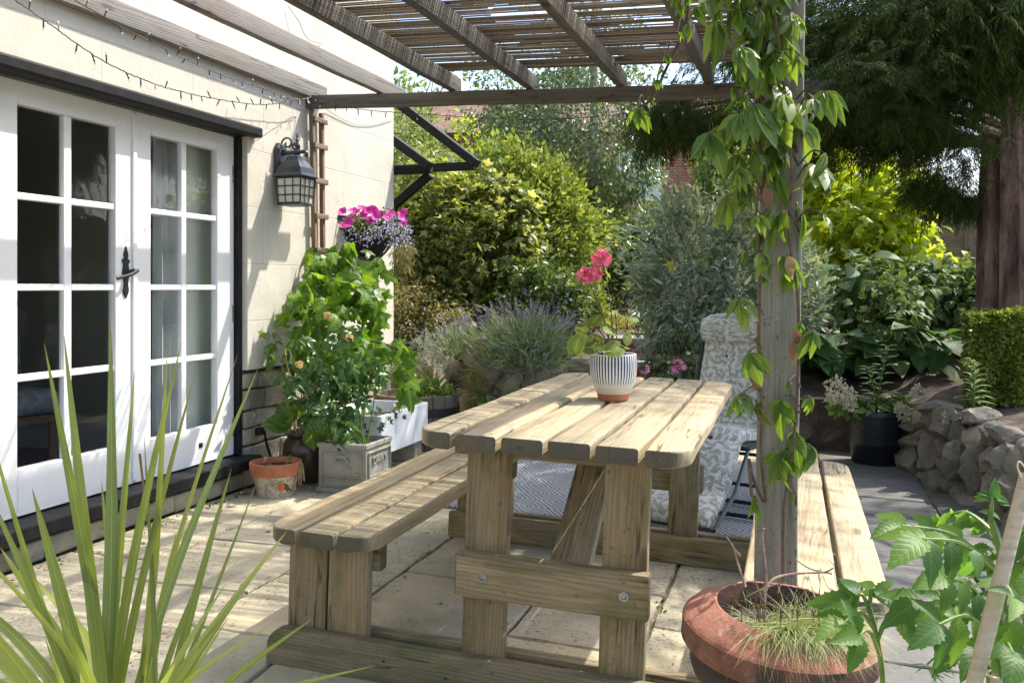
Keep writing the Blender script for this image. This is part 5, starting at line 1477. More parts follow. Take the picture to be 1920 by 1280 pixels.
# Virginia creeper on the near post
def build_creeper():
    t = thing('creeper_vine', 'green five fingered creeper climbing the grey post', 'climbing plant', (-.06, 2.25, 1.0))
    d0 = 2.13
    A = [(1440, -30), (1400, -22), (1475, -18), (1360, -25), (1330, -12), (1425, 20), (1455, 35), (1385, 30), (1490, 28), (1350, 20), (1408, 78), (1440, 85), (1385, 95), (1465, 100), (1500, 105), (1420, 130), (1395, 150), (1375, 165), (1458, 155), (1412, 195), (1440, 205), (1390, 215), (1470, 200), (1500, 195), (1545, 172), (1365, 235), (1525, 215), (1405, 255), (1445, 250), (1480, 262), (1385, 290), (1410, 318), (1380, 325), (1470, 285), (1518, 312), (1495, 385), (1545, 402), (1420, 405), (1400, 410), (1445, 395), (1440, 450), (1400, 470), (1425, 480), (1385, 560), (1430, 520), (1470, 480), (1490, 505), (1415, 640), (1405, 660), (1380, 745), (1395, 735), (1420, 755), (1480, 715), (1525, 622), (1500, 605), (1465, 750), (1520, 745), (1490, 810), (1520, 835), (1500, 850), (1465, 860), (1410, 930), (1490, 925), (1470, 845), (1385, 350), (1450, 330), (1530, 310), (1430, 290)]
    small = [(1275, 8), (1285, 20), (1290, 45), (1270, 60), (1250, 105), (1240, 125), (1232, 150), (1212, 188), (1222, 180), (1195, 205), (1290, -10), (1265, -15)]
    rnd = random.Random(21); A = A + [(x + rnd.uniform(-28, 28), y + rnd.uniform(-25, 30)) for x, y in A if y < 460 and rnd.random() < .75] + [(x + rnd.uniform(-40, 15), y + rnd.uniform(-25, 30)) for x, y in A if y < 270 and rnd.random() < .6]; L = Leaves(); pet = MB(); tops = []
    leaflet = [t_leaf(.38, 8, .35, .3, .45, serr=.07), t_leaf(.33, 8, .6, .55, .45, serr=.07), t_leaf(.42, 8, .25, .15, .5, serr=.06)]
    CAM = np.array((SA, -CA, 0)); RT = np.array((CA, SA, 0))
    for idx, (px, py) in enumerate(A + small):
        sm = idx >= len(A)
        d = d0 + rnd.uniform(-.12, .06) if not sm else 2.35 + rnd.uniform(-.05, .05)
        if 1425 < px < 1500 and not sm: d = 2.13 + rnd.uniform(-.05, .03)
        p = np.array(at(px, py, d)); s = (.082 if not sm else .054) * (rnd.uniform(.55, 1.3) if rnd.random() < .8 else rnd.uniform(.3, .5))
        if py > 500 and not sm: s *= .9
        tw = rnd.uniform(-1.3, 1.3); yaw = rnd.uniform(-1.4, 1.4)
        f = CAM * math.cos(yaw) + RT * math.sin(yaw) + np.array((0, 0, rnd.uniform(.0, .5))); f /= np.linalg.norm(f)
        rt = np.cross(np.array((0, 0, 1.)), f); rt /= np.linalg.norm(rt)
        dn = np.array((0, 0, -1.)) + f * rnd.uniform(-.2, .9) + rt * tw * .4
        n = 5 if rnd.random() < .8 else 3
        for k in range(n):
            a = (k - (n - 1) / 2) * R(27 if n == 5 else 34) * rnd.uniform(.75, 1.1)
            dd = dn * math.cos(a) + rt * math.sin(a); sc = s * (1.0 - .17 * abs(k - (n - 1) / 2)) * rnd.uniform(.85, 1.12)
            nn = f + rt * math.sin(a) * .8 + np.array((rnd.uniform(-.2, .2), rnd.uniform(-.2, .2), rnd.uniform(-.1, .3)))
            L.add(rnd.choice(leaflet), p[None], dd[None], nn[None], sc)
        # red petiole back to the stem
        sx = 1428 if px < 1462 else 1497
        if sm: q = at(px + 12, py - 22, 2.37)
        else: q = at(sx + rnd.uniform(-6, 6), py + rnd.uniform(10, 45), 2.16)
        P = Vector(p); pet.tube(smooth_path([q, q.lerp(P, .5) + Vector((0, 0, .02)), P], 4), .0021, 5)
    L.build('leaves', M['creeper'], t)
    for pts in ([(1432, 940, 2.15), (1424, 860, 2.14), (1430, 760, 2.14), (1422, 640, 2.13), (1428, 520, 2.13), (1420, 400, 2.13), (1432, 280, 2.13), (1424, 140, 2.13), (1430, -30, 2.13)], [(1470, 1090, 2.14), (1465, 960, 2.12), (1488, 840, 2.11), (1500, 700, 2.13), (1496, 560, 2.12), (1480, 440, 2.11), (1488, 320, 2.12), (1470, 180, 2.12), (1450, -20, 2.1)], [(1300, -40, 2.37), (1292, 10, 2.37), (1285, 60, 2.36), (1262, 95, 2.36), (1245, 140, 2.36), (1222, 180, 2.36), (1205, 200, 2.36)], [(1432, 940, 2.15), (1410, 900, 2.12), (1404, 860, 2.12), (1412, 930, 2.1)]):
        pet.tube(smooth_path([at(q[0] + rnd.uniform(-5, 5), q[1], q[2] - .01) for q in pts], 6), .004, 6)
    pet.build('stem', M['brown_stem'], t, world=True)
    D = Leaves()
    for px, py in ((1490, 615), (1485, 640), (1478, 480), (1500, 625), (1436, 350), (1412, 690)):
        p = np.array(at(px, py, 2.08)); D.add(T_OVS, p[None], np.array([[.2, -.1, -1.]]), np.array([[.3, -1, .2]]), .05)
    D.build('dead_leaves', M['deadleaf'], t)
build_creeper()

# geranium on the table
def build_geranium():
    c = POT + Vector((0, 0, .145)); t = thing('geranium', 'pink geranium with two flower heads growing in the striped pot', 'potted flower', c)
    dpt = 3.25; P = lambda px, py, dd=0: at(px, py, (at(1124, 680, 3.25) - at(1124, 680, 3.25)).length + POTD + dd)
    L = Leaves(); st = MB()
    lv = [(1083, 648, .060, (-.5, -.8, .35), -.08), (1095, 632, .048, (.2, -.4, .8), -.02), (1120, 610, .05, (.1, -.2, .9), .02), (1137, 604, .045, (.3, .3, .9), .05), (1160, 590, .038, (.4, .2, .9), .02), (1185, 602, .035, (.5, -.2, .9), 0), (1180, 632, .036, (.6, -.3, .75), -.03), (1152, 655, .048, (.2, -.7, .5), -.09), (1128, 660, .05, (-.1, -.6, .6), -.07), (1142, 628, .045, (.3, -.5, .7), -.05), (1108, 650, .045, (-.4, -.5, .7), -.02), (1118, 635, .045, (0, .5, .8), .07), (1090, 615, .04, (-.4, .2, .9), .06), (1150, 610, .035, (.5, .4, .7), .08), (1168, 655, .03, (.6, -.5, .5), -.05)]
    base = c + Vector((0, 0, -.01))
    for px, py, r, n, dd in lv:
        p = P(px, py, dd); nn = np.array(n); e = np.array((SA, -CA, .15)); d = unit((e * .4 + rand_dirs(1)[0] * .6)[None])[0]
        q = np.array(p) - unit(np.cross(np.cross(nn, d), nn)[None])[0] * r * .5
        L.add(T_ROUND, q[None], d[None], nn[None], r * 1.45)
        st.tube(smooth_path([base + Vector((random.uniform(-.02, .02), random.uniform(-.02, .02), 0)), base.lerp(p, .6) + Vector((0, 0, .015)), Vector(q)], 4), .0024, 5)
    L.build('leaves', M['geranium'], t)
    for (px, py, r) in ((1130, 484, .034), (1103, 518, .03)):
        pp = P(px, py, .02)
        st.tube(smooth_path([base, base.lerp(pp, .5) + Vector((.012, 0, 0)), pp - Vector((0, 0, .01))], 6), .0026, 6)
        F = Leaves()
        flower_head(F, pp, r, 16, .021)
        if px < 1110: flower_head(F, P(1092, 516, .02), .016, 6, .019); flower_head(F, P(1117, 513, .02), .018, 8, .02)
        F.build('bloom', M['pink'], t)
        G = Leaves(); G.add(T_SMALL, np.array(pp)[None] + RNG.normal(size=(8, 3)) * .008 - np.array((0, 0, .02)), rand_dirs(8) * .5 + np.array((0, 0, -.6)), rand_dirs(8), .016); G.build('sepals', M['hydrangea'], t)
    p2 = P(1178, 533, .02); st.tube(smooth_path([P(1158, 590, .02), P(1166, 565, .02), p2], 4), .002, 5)
    st.build('stems', M['brown_stem'], t, world=True, smooth=True)
    G = Leaves(); G.add(T_SMALL, np.array(p2)[None] + RNG.normal(size=(14, 3)) * .006, rand_dirs(14), rand_dirs(14), .016); G.build('bud', M['box'], t)
POTD = POT.dot(Vector((-SA, CA, 0)))
build_geranium()

# grape vine on the trellis, rose in the grey planter, twiggy plant in the brown urn
def build_wall_climbers():
    t = thing('grape_vine', 'grape vine with broad lobed leaves climbing the ladder trellis', 'grape vine', (-2.98, 5.3, .3))
    L = Leaves()
    pxfol(L, T_VINE, 330, [(628, 490, 42, 5.85), (610, 545, 52, 5.75), (660, 545, 48, 5.75), (580, 590, 42, 5.6), (640, 470, 26, 5.9), (692, 505, 24, 5.95), (695, 555, 30, 5.85), (640, 610, 58, 5.65), (565, 530, 22, 5.8), (560, 560, 18, 5.6), (680, 640, 42, 5.65), (720, 655, 26, 5.75), (752, 660, 22, 5.65), (735, 690, 22, 5.6), (605, 660, 50, 5.6), (762, 722, 14, 5.55), (660, 690, 40, 5.5), (706, 600, 22, 5.8), (700, 482, 16, 5.9), (690, 470, 14, 5.95), (608, 500, 30, 5.85)], .118, droop=.95, face=(.55, -.5, .5), fj=.6, dj=.5)
    L.build('leaves', M['grape'], t)
    s = MB()
    for pts in ([(572, 815, 5.65), (580, 740, 5.7), (590, 640, 5.75), (600, 540, 5.85), (612, 480, 5.9)], [(590, 640, 5.75), (640, 600, 5.75), (680, 560, 5.85), (700, 490, 5.95)], [(586, 700, 5.7), (640, 660, 5.65), (700, 640, 5.7), (755, 665, 5.65), (762, 720, 5.6)]):
        s.tube(smooth_path([at(*q) for q in pts], 6), [.009] * 8 + [.005] * 60, 6) if False else s.tube(smooth_path([at(*q) for q in pts], 6), .0055, 6)
    s.build('stem', M['brown_stem'], t, world=True)
    # rose
    t = thing('rose_bush', 'rose bush with fading peach flowers growing in the grey planter', 'rose bush', (-2.515, 4.82, .25))
    L = Leaves(); spots = [(615, 690, 48, 5.3), (570, 655, 34, 5.3), (600, 745, 58, 5.25), (655, 750, 40, 5.35), (640, 640, 34, 5.35), (565, 720, 44, 5.25), (690, 710, 34, 5.4), (640, 800, 36, 5.25), (690, 735, 14, 5.4), (690, 690, 30, 5.4), (590, 790, 30, 5.2), (650, 815, 20, 5.25), (655, 700, 44, 5.3)]
    # stems fan up out of the soil; leaves hang in threes and fives along side shoots
    s = MB(); root = Vector((-2.515, 4.84, .25)); rnd = random.Random(2)
    for px, py, r, d in spots:
        e = at(px, py, d); b0 = root + Vector((rnd.uniform(-.06, .06), rnd.uniform(-.05, .05), 0)); s.tube(smooth_path([b0, b0.lerp(e, .5) + Vector((rnd.uniform(-.05, .05), rnd.uniform(-.05, .05), .05)), e], 6), [.006 - .0045 * k / 12 for k in range(13)], 5)
    p, k = pxpts(200, spots)
    for q in p:
        ax = unit((rand_dirs(1)[0] + np.array((.2, -.4, -.25)))[None])[0]; n0 = unit((np.array((.3, -.6, .7)) + .5 * rand_dirs(1)[0])[None])[0]; sd = unit(np.cross(ax, n0)[None])[0]
        sz = .052 * rnd.uniform(.7, 1.3)
        for j, (f, a) in enumerate(((0, 0), (-.25, 1), (-.25, -1), (-.8, 1), (-.8, -1))[:5 if rnd.random() < .7 else 3]):
            pos = q + ax * f * sz; dd = ax * (1 if a == 0 else .45) + sd * a * .9 + np.array((0, 0, -.15))
            L.add(T_OVS, pos[None], dd[None], (n0 + .25 * rand_dirs(1)[0])[None], sz * (1.1 if a == 0 else .95))
    L.build('leaves', M['rose'], t); 
    for px, py, sp in ((615, 592, (608, 690)), (655, 634, (652, 720)), (562, 683, (575, 740))):
        c = at(px, py, 5.2); s.tube(smooth_path([at(sp[0], sp[1], 5.28), at((px + sp[0]) / 2 + 3, (py + sp[1]) / 2, 5.22), c], 5), .0028, 5)
        F = Leaves(); flower_head(F, c, .013, 8, .019); F.build('bloom', M['peach'], t)
    s.build('stems', M['green_stem'], t, world=True, smooth=True)
    # hydrangea in the urn
    t = thing('leggy_shrub', 'leggy half dry shrub with rusty seed heads in the brown urn', 'potted shrub', (-2.885, 4.92, .25))
    s = MB(); b0 = at(560, 815, 5.5)
    for pts in ([(556, 815, 5.5), (543, 770, 5.5), (532, 700, 5.48), (515, 640, 5.45)], [(556, 815, 5.5), (546, 765, 5.52), (520, 735, 5.5), (496, 700, 5.45)], [(560, 815, 5.5), (552, 750, 5.45), (540, 690, 5.4), (530, 630, 5.45)], [(562, 815, 5.5), (560, 770, 5.42), (550, 720, 5.4)], [(545, 765, 5.5), (553, 730, 5.5), (557, 690, 5.5)], [(564, 815, 5.5), (572, 770, 5.45), (566, 720, 5.4)]):
        s.tube(smooth_path([at(*q) for q in pts], 6), .0038, 5)
    s.build('stems', M['straw'], t, world=True, smooth=True)
    L = Leaves(); pxfol(L, T_OVS, 46, [(500, 668, 16, 5.45), (522, 655, 20, 5.45), (535, 680, 22, 5.45), (512, 640, 16, 5.45), (552, 700, 24, 5.45), (530, 610, 20, 5.5), (550, 575, 20, 5.5), (545, 640, 24, 5.45)], .075, droop=.8, face=(.4, -.7, .5))
    pxfol(L, t_leaf(.75, 6, .2, .25, .5), 12, [(580, 790, 26, 5.3), (560, 800, 16, 5.3)], .13, droop=.4, face=(.1, -.6, .8)); L.build('leaves', M['hydrangea'], t)
    F = Leaves()
    for px, py in ((497, 627), (520, 625), (505, 634)): F.add(T_SMALL, np.array(at(px, py, 5.42))[None] + RNG.normal(size=(26, 3)) * (.022, .022, .01), rand_dirs(26), np.array((0, -.4, 1)), .014)
    F.build('seed_heads', M['deadleaf'], t)
    # trailing bits in the sink
    t = thing('trailing_plant', 'small pale ivy trailing over the rim of the white sink', 'plant', (-2.7, 5.3, .31))
    L = Leaves(); pxfol(L, T_MAPLE, 70, [(690, 800, 14, 5.5), (705, 790, 14, 5.5), (660, 820, 16, 5.4), (745, 770, 14, 5.8), (720, 780, 16, 5.7), (700, 775, 20, 5.75)], .04, face=(.5, -.5, .7)); L.build('leaves', M['ivy'], t)
    # robin pot stub
    p = at(517, 880, 5.17)
    t = thing('seedling', 'tiny seedling and straw wisps in the robin painted pot', 'seedling', (p.x, p.y, .162))
    L = Leaves(); q = np.array(at(541, 862, 5.17)); L.add(T_OV, q[None] + RNG.normal(size=(4, 3)) * .006, rand_dirs(4) * .5 + np.array((0, 0, .6)), rand_dirs(4) + np.array((0, -1, .5)), .03); L.build('leaves', M['hydrangea'], t)
    s = MB(); s.tube([(p.x + .05, p.y, .16), at(541, 862, 5.17)], .002, 4)
    for k in range(30):
        a = at(558 + rnd.uniform(-6, 3), 872 + rnd.uniform(-4, 6), 5.15); s.tube(smooth_path([a, a + Vector((.03, -.01, .005)), a + Vector((.028 + rnd.uniform(-.015, .02), -.01 + rnd.uniform(-.02, .02), -.04 - rnd.random() * .08))], 4), .0011, 4)
    s.build('straw_wisps', M['straw'], t, world=True)
build_wall_climbers()

def build_basket_flowers():
    t = thing('basket_flowers', 'magenta petunias with trailing lilac lobelia filling the wall basket', 'basket flowers', BASKET + Vector((.12, 0, 0)))
    rnd = random.Random(8)
    for px, py in [(642, 398), (662, 396), (678, 392), (690, 396), (702, 400), (652, 418), (692, 412), (716, 404), (732, 402), (752, 410), (758, 420), (668, 400), (684, 402), (705, 408), (660, 408), (645, 424), (756, 400), (726, 410), (694, 418), (700, 394)]:
        c = np.array(at(px, py, 6.05 + rnd.uniform(-.08, .2))); n = unit((np.array((.4, -.7, .5)) + .5 * rand_dirs(1)[0])[None])[0]; a = unit(np.cross(n, rand_dirs(1)[0])[None])[0]; b = np.cross(n, a)
        F = Leaves()
        for k in range(6): an = k * PI / 3; F.add(T_PETAL, c[None], (a * math.cos(an) + b * math.sin(an) + n * .25)[None], n[None], .038 * rnd.uniform(.85, 1.15))
        F.build('petunia', M['petunia'], t)
    L = Leaves(); pxfol(L, T_SMALL, 420, [(650, 420, 16, 6.1), (690, 425, 24, 6.05), (725, 430, 24, 6.05), (750, 440, 20, 6.05), (670, 410, 18, 6.15), (720, 405, 18, 6.15), (755, 480, 16, 6.1)], .028); L.build('foliage', M['bush'], t)
    G = Leaves(); pxfol(G, T_SMALL, 560, [(660, 440, 18, 5.98), (685, 448, 16, 5.95), (720, 425, 22, 5.98), (745, 425, 24, 5.98), (758, 445, 18, 6.0), (740, 455, 18, 5.98), (765, 430, 10, 6.05), (700, 440, 18, 5.95)], .015, fj=1.0); G.build('lobelia', M['lobelia'], t)
    H = Leaves(); pxfol(H, T_NARROW, 420, [(752, 470, 20, 6.05), (762, 495, 16, 6.1), (745, 488, 14, 6.05), (768, 465, 12, 6.1)], .05, droop=1.0); H.build('trailing_stems', M['lowshrub'], t)
build_basket_flowers()

# tomato plant and canes, near right
def build_tomato():
    g = ground(.6)
    base = at(1872, 1500, 1.2); base.z = g
    t = thing('tomato_plant', 'young tomato plant tied to bamboo canes in the near corner', 'tomato plant', base)
    s = MB(); L = Leaves(); rnd = random.Random(31)
    main = smooth_path([base, at(1868, 1420, 1.2), at(1862, 1280, 1.18), at(1868, 1180, 1.18), at(1884, 1080, 1.2), at(1870, 1010, 1.22), at(1858, 975, 1.22)], 6)
    s.tube(main, [.0105 - .006 * k / (len(main) - 1) for k in range(len(main))], 8)
    s.tube(smooth_path([at(1862, 1278, 1.18), at(1900, 1255, 1.16), at(1960, 1235, 1.14)], 5), .007, 7)
    leaflets = [t_leaf(.56, 14, .3, .5, .38, serr=.10), t_leaf(.46, 14, .6, .35, .4, serr=.12), t_leaf(.6, 14, .2, .8, .4, serr=.09)]
    def compound(p0, p1, d0, d1, sz, n=3, sag=.02):
        a, b = at(p0[0], p0[1], d0), at(p1[0], p1[1], d1); P = smooth_path([a, a.lerp(b, .5) + Vector((0, 0, sag)), b], 8)
        s.tube(P, [.0036 - .002 * k / (len(P) - 1) for k in range(len(P))], 5)
        ax = (b - a).normalized(); up = Vector((SA * .7, -CA * .7, .75)) + Vector((rnd.uniform(-.4, .4), rnd.uniform(-.3, .3), 0)); sd = ax.cross(up).normalized()
        dn = Vector((0, 0, -.35))
        L.add(rnd.choice(leaflets), np.array(b)[None], np.array(ax + dn)[None], np.array(up)[None], sz * rnd.uniform(1.0, 1.25))
        for k in range(n):
            f = .95 - .24 * k
            q = P[min(len(P) - 1, int(f * (len(P) - 1)))]
            for sg in (-1, 1):
                if rnd.random() < .08: continue
                dd = ax * .55 + sd * sg * .9 + dn * rnd.uniform(.5, 1.6)
                L.add(rnd.choice(leaflets), np.array(q)[None], np.array(dd)[None], np.array(up + sd * sg * .3 + Vector((0, rnd.uniform(-.3, .3), 0)))[None], sz * rnd.uniform(.7, 1.05) * (1 - .12 * k))
    C = [((1884, 1080), (1690, 985), 1.2, 1.08, .060, 2), ((1880, 1090), (1730, 1010), 1.2, 1.02, .066, 2), ((1870, 1180), (1770, 1080), 1.18, 1.05, .062, 2), ((1868, 1020), (1810, 985), 1.22, 1.28, .052, 2), ((1866, 1000), (1760, 975), 1.22, 1.30, .048, 2), ((1858, 980), (1862, 940), 1.22, 1.22, .035, 2), ((1880, 1060), (1930, 1000), 1.2, 1.15, .055, 3), ((1884, 1085), (1960, 1080), 1.2, 1.08, .062, 3), ((1866, 1185), (1720, 1130), 1.18, 1.06, .058, 2), ((1864, 1200), (1760, 1170), 1.18, 1.0, .062, 2), ((1864, 1220), (1940, 1180), 1.18, 1.04, .07, 2), ((1862, 1270), (1830, 1215), 1.18, 1.06, .05, 2), ((1864, 1240), (1790, 1225), 1.18, 1.1, .05, 2), ((1866, 1130), (1900, 1120), 1.18, 1.0, .05, 2), ((1880, 1060), (1830, 1050), 1.2, 1.28, .055, 3), ((1870, 1150), (1800, 1130), 1.2, 1.3, .055, 3), ((1864, 1230), (1900, 1225), 1.18, 1.0, .055, 2)]
    for c in C: compound(c[0], c[1], c[2], c[3], c[4] * .76, min(4, c[5] + 2))
    # the shoot leaning in front of the chimney pot
    s.tube(smooth_path([Vector((base.x - .14, base.y, g)), at(1648, 1400, 1.3), at(1655, 1280, 1.3), at(1645, 1200, 1.3), at(1630, 1140, 1.3)], 6), [.006] * 12 + [.004] * 13, 6)
    for c in (((1640, 1180), (1585, 1165), 1.3, 1.26, .05, 2), ((1632, 1150), (1600, 1130), 1.3, 1.3, .05, 2), ((1645, 1200), (1690, 1165), 1.3, 1.28, .045, 2), ((1630, 1140), (1640, 1120), 1.3, 1.3, .035, 2), ((1650, 1230), (1610, 1190), 1.3, 1.24, .05, 1)): compound(c[0], c[1], c[2], c[3], c[4], c[5])
    # flower truss
    for k in range(5):
        p = at(1738 + k * 9, 1245 + (k % 2) * 14, 1.1); s.tube(smooth_path([at(1790, 1222, 1.12), at(1760, 1228, 1.1), p], 4), .0016, 4)
        L.add(T_NARROW, np.array(p)[None] + np.zeros((5, 3)), rand_dirs(5) + np.array((0, 0, -.8)), rand_dirs(5), .018)
    L.build('leaves', M['tomato'], t); s.build('stem', M['green_stem'], t, world=True, smooth=True)
    def cane(px0, py0, d0, px1, py1, d1, r, label):
        a, b = at(px0, py0, d0), at(px1, py1, d1); x = (a - b).normalized(); k = (b.z - g) / x.z; a0 = b - x * k
        o = MB(); n = 14; pts = [a0.lerp(a, i / n) for i in range(n + 1)]; o.tube(pts, [r * (1.1 if i % 3 == 0 else 1) for i in range(n + 1)], 12)
        m = o.build('bamboo_cane', M['bamboo'], loc=a0, smooth=True); tag(m, label, 'garden cane', 'canes supporting the tomato plant')
    cane(1926, 890, 1.06, 1824, 1290, 1.0, .0082, 'pale bamboo cane leaning left through the tomato leaves')
    cane(1935, 1010, 1.16, 1868, 1290, 1.14, .0085, 'orange brown bamboo cane tied behind the tomato stem')
    cane(1990, 1030, 1.2, 1900, 1300, 1.2, .008, 'brown bamboo cane at the outer side of the tomato plant')
    tw = MB(); tw.tube(smooth_path([at(1846, 1262, 1.05), at(1870, 1270, 1.13), at(1900, 1258, 1.16), at(1875, 1252, 1.2), at(1850, 1258, 1.1)], 6), .0016, 5)
    tw.tube(smooth_path([at(1915, 895, 1.05), at(1908, 875, 1.05), at(1912, 865, 1.05), at(1924, 880, 1.06)], 6), .0012, 5); tag(tw.build('twine', M['twine'], loc=at(1870, 1262, 1.13)), 'loop of pale garden twine tying the tomato stem to its cane', 'twine')
build_tomato()

# sedge and dead twigs in the chimney pot
def build_sedge():
    c = CH @ Vector((0, 0, CHZ - .04)); t = thing('sedge_tuft', 'grassy thrift spilling over the rim of the red chimney pot', 'grass tuft', c)
    L = Leaves(); n = 5200
    a = RNG.uniform(0, 2 * PI, n); r = .126 * np.sqrt(RNG.random(n)); lo = np.stack([r * np.cos(a), r * np.sin(a), np.full(n, CHZ - .035)], -1)
    # fuller at the near right side, bare at the far left
    w = (lo[:, 0] * (CA * .5 + SA) + lo[:, 1] * (SA * .5 - CA)) / .112
    keep = RNG.random(n) < np.clip(.38 + .9 * w, .02, 1); lo = lo[keep]; w = w[keep]; n = len(lo)
    Mn = np.array(CH); P = lo @ Mn[:3, :3].T + Mn[:3, 3] + np.array((0, 0, 1)) * (.035 * np.clip(w, 0, 1)[:, None])
    out = np.concatenate([lo[:, :2], np.zeros((n, 1))], 1) / .112; dirn = unit(out * .8 + np.array((SA * .35 + .15, -CA * .35, 0)) + np.array((0, 0, .75)) + RNG.normal(size=(n, 3)) * .4)
    ln = .038 + .025 * RNG.random(n) + .022 * np.clip(w, 0, 1)
    for bend, m in ((.35, RNG.random(n) < .5),):
        L.add(t_blade(6, .022, .85), P[m], dirn[m], np.array((0, 0, 1)) + RNG.normal(size=(m.sum(), 3)) * .3, ln[m])
        L.add(t_blade(6, .024, 1.35), P[~m], dirn[~m], np.array((0, 0, 1)) + RNG.normal(size=((~m).sum(), 3)) * .3, ln[~m] * 1.05)
    L.build('blades', M['drygrass'], t)
    s = MB(); rnd = random.Random(6)
    for k in range(34):
        p = Vector(P[rnd.randrange(n)]); s.tube([p, p + Vector((rnd.uniform(-.01, .01), rnd.uniform(-.01, .01), rnd.uniform(.04, .07)))], .0011, 4)
    s.build('flower_stalks', M['brown_stem'], t, world=True)
    d = thing('dead_twigs', 'bare dry twigs poking out of the red chimney pot', 'twigs', c)
    tw = MB()
    for pts, r in (([(1432, 1130, 1.98), (1436, 1080, 2.0), (1430, 1010, 2.02), (1433, 990, 2.02)], .0048), ([(1434, 1110, 1.98), (1450, 1085, 2.0), (1490, 1075, 2.02), (1545, 1072, 2.03), (1562, 1064, 2.03)], .0034), ([(1398, 1100, 1.98), (1385, 1060, 2.0), (1375, 1025, 2.0), (1362, 1006, 2.0)], .0034), ([(1375, 1025, 2.0), (1388, 1042, 2.0), (1385, 1036, 2.01)], .002), ([(1440, 1150, 1.95), (1424, 1110, 1.95), (1413, 1080, 1.95)], .0022), ([(1400, 1118, 1.94), (1440, 1100, 1.94), (1462, 1094, 1.94), (1458, 1112, 1.93)], .0022), ([(1560, 1075, 2.05), (1520, 1066, 2.05), (1490, 1047, 2.05)], .0024)):
        q = smooth_path([at(*p) for p in pts], 5); tw.tube(q, [r * (1 - .5 * i / len(q)) for i in range(len(q))], 6)
    tw.build('twig', M['twig'], d, world=True, smooth=True)
build_sedge()

# hydrangea in the black pot
def build_hydrangea():
    t = thing('hydrangea', 'hydrangea with fading cream flower heads in the black plastic pot', 'hydrangea', BPOT)
    L = Leaves(); d = 6.45; s = MB()
    for px, py in ((1665, 650), (1628, 690), (1680, 745), (1600, 745), (1690, 760)):
        b = BPOT + Vector((random.uniform(-.06, .06), random.uniform(-.06, .06), 0)); e = at(px, py, d); P = smooth_path([b, b.lerp(e, .5) + Vector((0, 0, .04)), e], 8); s.tube(P, .0042, 6)
        for i, q in enumerate(P):
            if i < 3: continue
            for k in range(2):
                a = i * PI / 2 + k * PI; dd = np.array((math.cos(a), math.sin(a), .55)); L.add(t_leaf(.4, 6, .35, .35, .45, serr=.05), np.array(q)[None], dd[None], np.array([[0, -.2, 1]]) - .5 * dd[None], .10 * (1.1 - .5 * i / len(P)))
    pxfol(L, t_leaf(.5, 6, .3, .3, .45, serr=.05), 210, [(1625, 770, 26, d), (1600, 765, 18, d), (1690, 775, 20, d), (1650, 765, 20, d), (1580, 755, 16, d), (1700, 745, 16, d)], .075, face=(.2, -.6, .8)); L.build('leaves', M['hydrangea'], t); s.build('stems', M['green_stem'], t, world=True)
    for px, py, r in ((1568, 728, 20), (1588, 738, 17), (1594, 755, 15), (1560, 745, 12), (1695, 775, 13), (1688, 765, 10), (1722, 732, 10)):
        F = Leaves(); pxfol(F, T_SMALL, 130, [(px, py, r, 6.3)], .026, droop=0, fj=.9); F.build('bloom', M['cream'], t)
build_hydrangea()

# ------------------------------------------------------------------ shrubs and trees
def trunk_mesh(path, radii, sides=14, wob=.12, seed=0, groove=0.):
    b = MB(); P = smooth_path(path, 8); n = len(P); rings = []
    for i, p in enumerate(P):
        f = i / (n - 1) * (len(radii) - 1); k = min(int(f), len(radii) - 2); r = radii[k] + (radii[k + 1] - radii[k]) * (f - k)
        ring = []
        for j in range(sides):
            a = 2 * PI * j / sides; q = r * (1 + wob * mnoise.noise((math.cos(a) * 1.5 + seed, math.sin(a) * 1.5, p.z * 1.3)) + groove * mnoise.noise((math.cos(a) * 5, math.sin(a) * 5, p.z * .5 + seed)))
            ring.append(p + Vector((q * math.cos(a), q * math.sin(a), 0)))
        rings.append(ring)
    return b.loft(rings)

def shrub(name, label, cat, base, parts, stems=6, stem_mat='bark', group=None, reach=.6):
    """parts: (mesh name, material, Leaves)"""
    t = thing(name, label, cat, base, group=group)
    for nm, mat, L in parts: L.build(nm, M[mat], t)
    if stems:
        b = MB(); rnd = random.Random(len(label)); V = np.concatenate(parts[0][2].V); 
        for k in range(stems):
            e = Vector(V[rnd.randrange(len(V))].tolist()); o = Vector(base) + Vector((rnd.uniform(-.08, .08), rnd.uniform(-.08, .08), -.03)); e = o.lerp(e, reach + .3 * rnd.random())
            P = smooth_path([o, o.lerp(e, .5) + Vector((rnd.uniform(-.06, .06), rnd.uniform(-.06, .06), .08)), e], 5); b.tube(P, [.012 - .008 * i / (len(P) - 1) for i in range(len(P))], 5)
        b.build('stems', M[stem_mat], t, world=True)
    return t

def gz(p): 
    z = bed_z(p.x, p.y); return z if z is not None else ground(p.x)
def base_at(px, d):
    p = at(px, 600, d); p.z = gz(p); return p

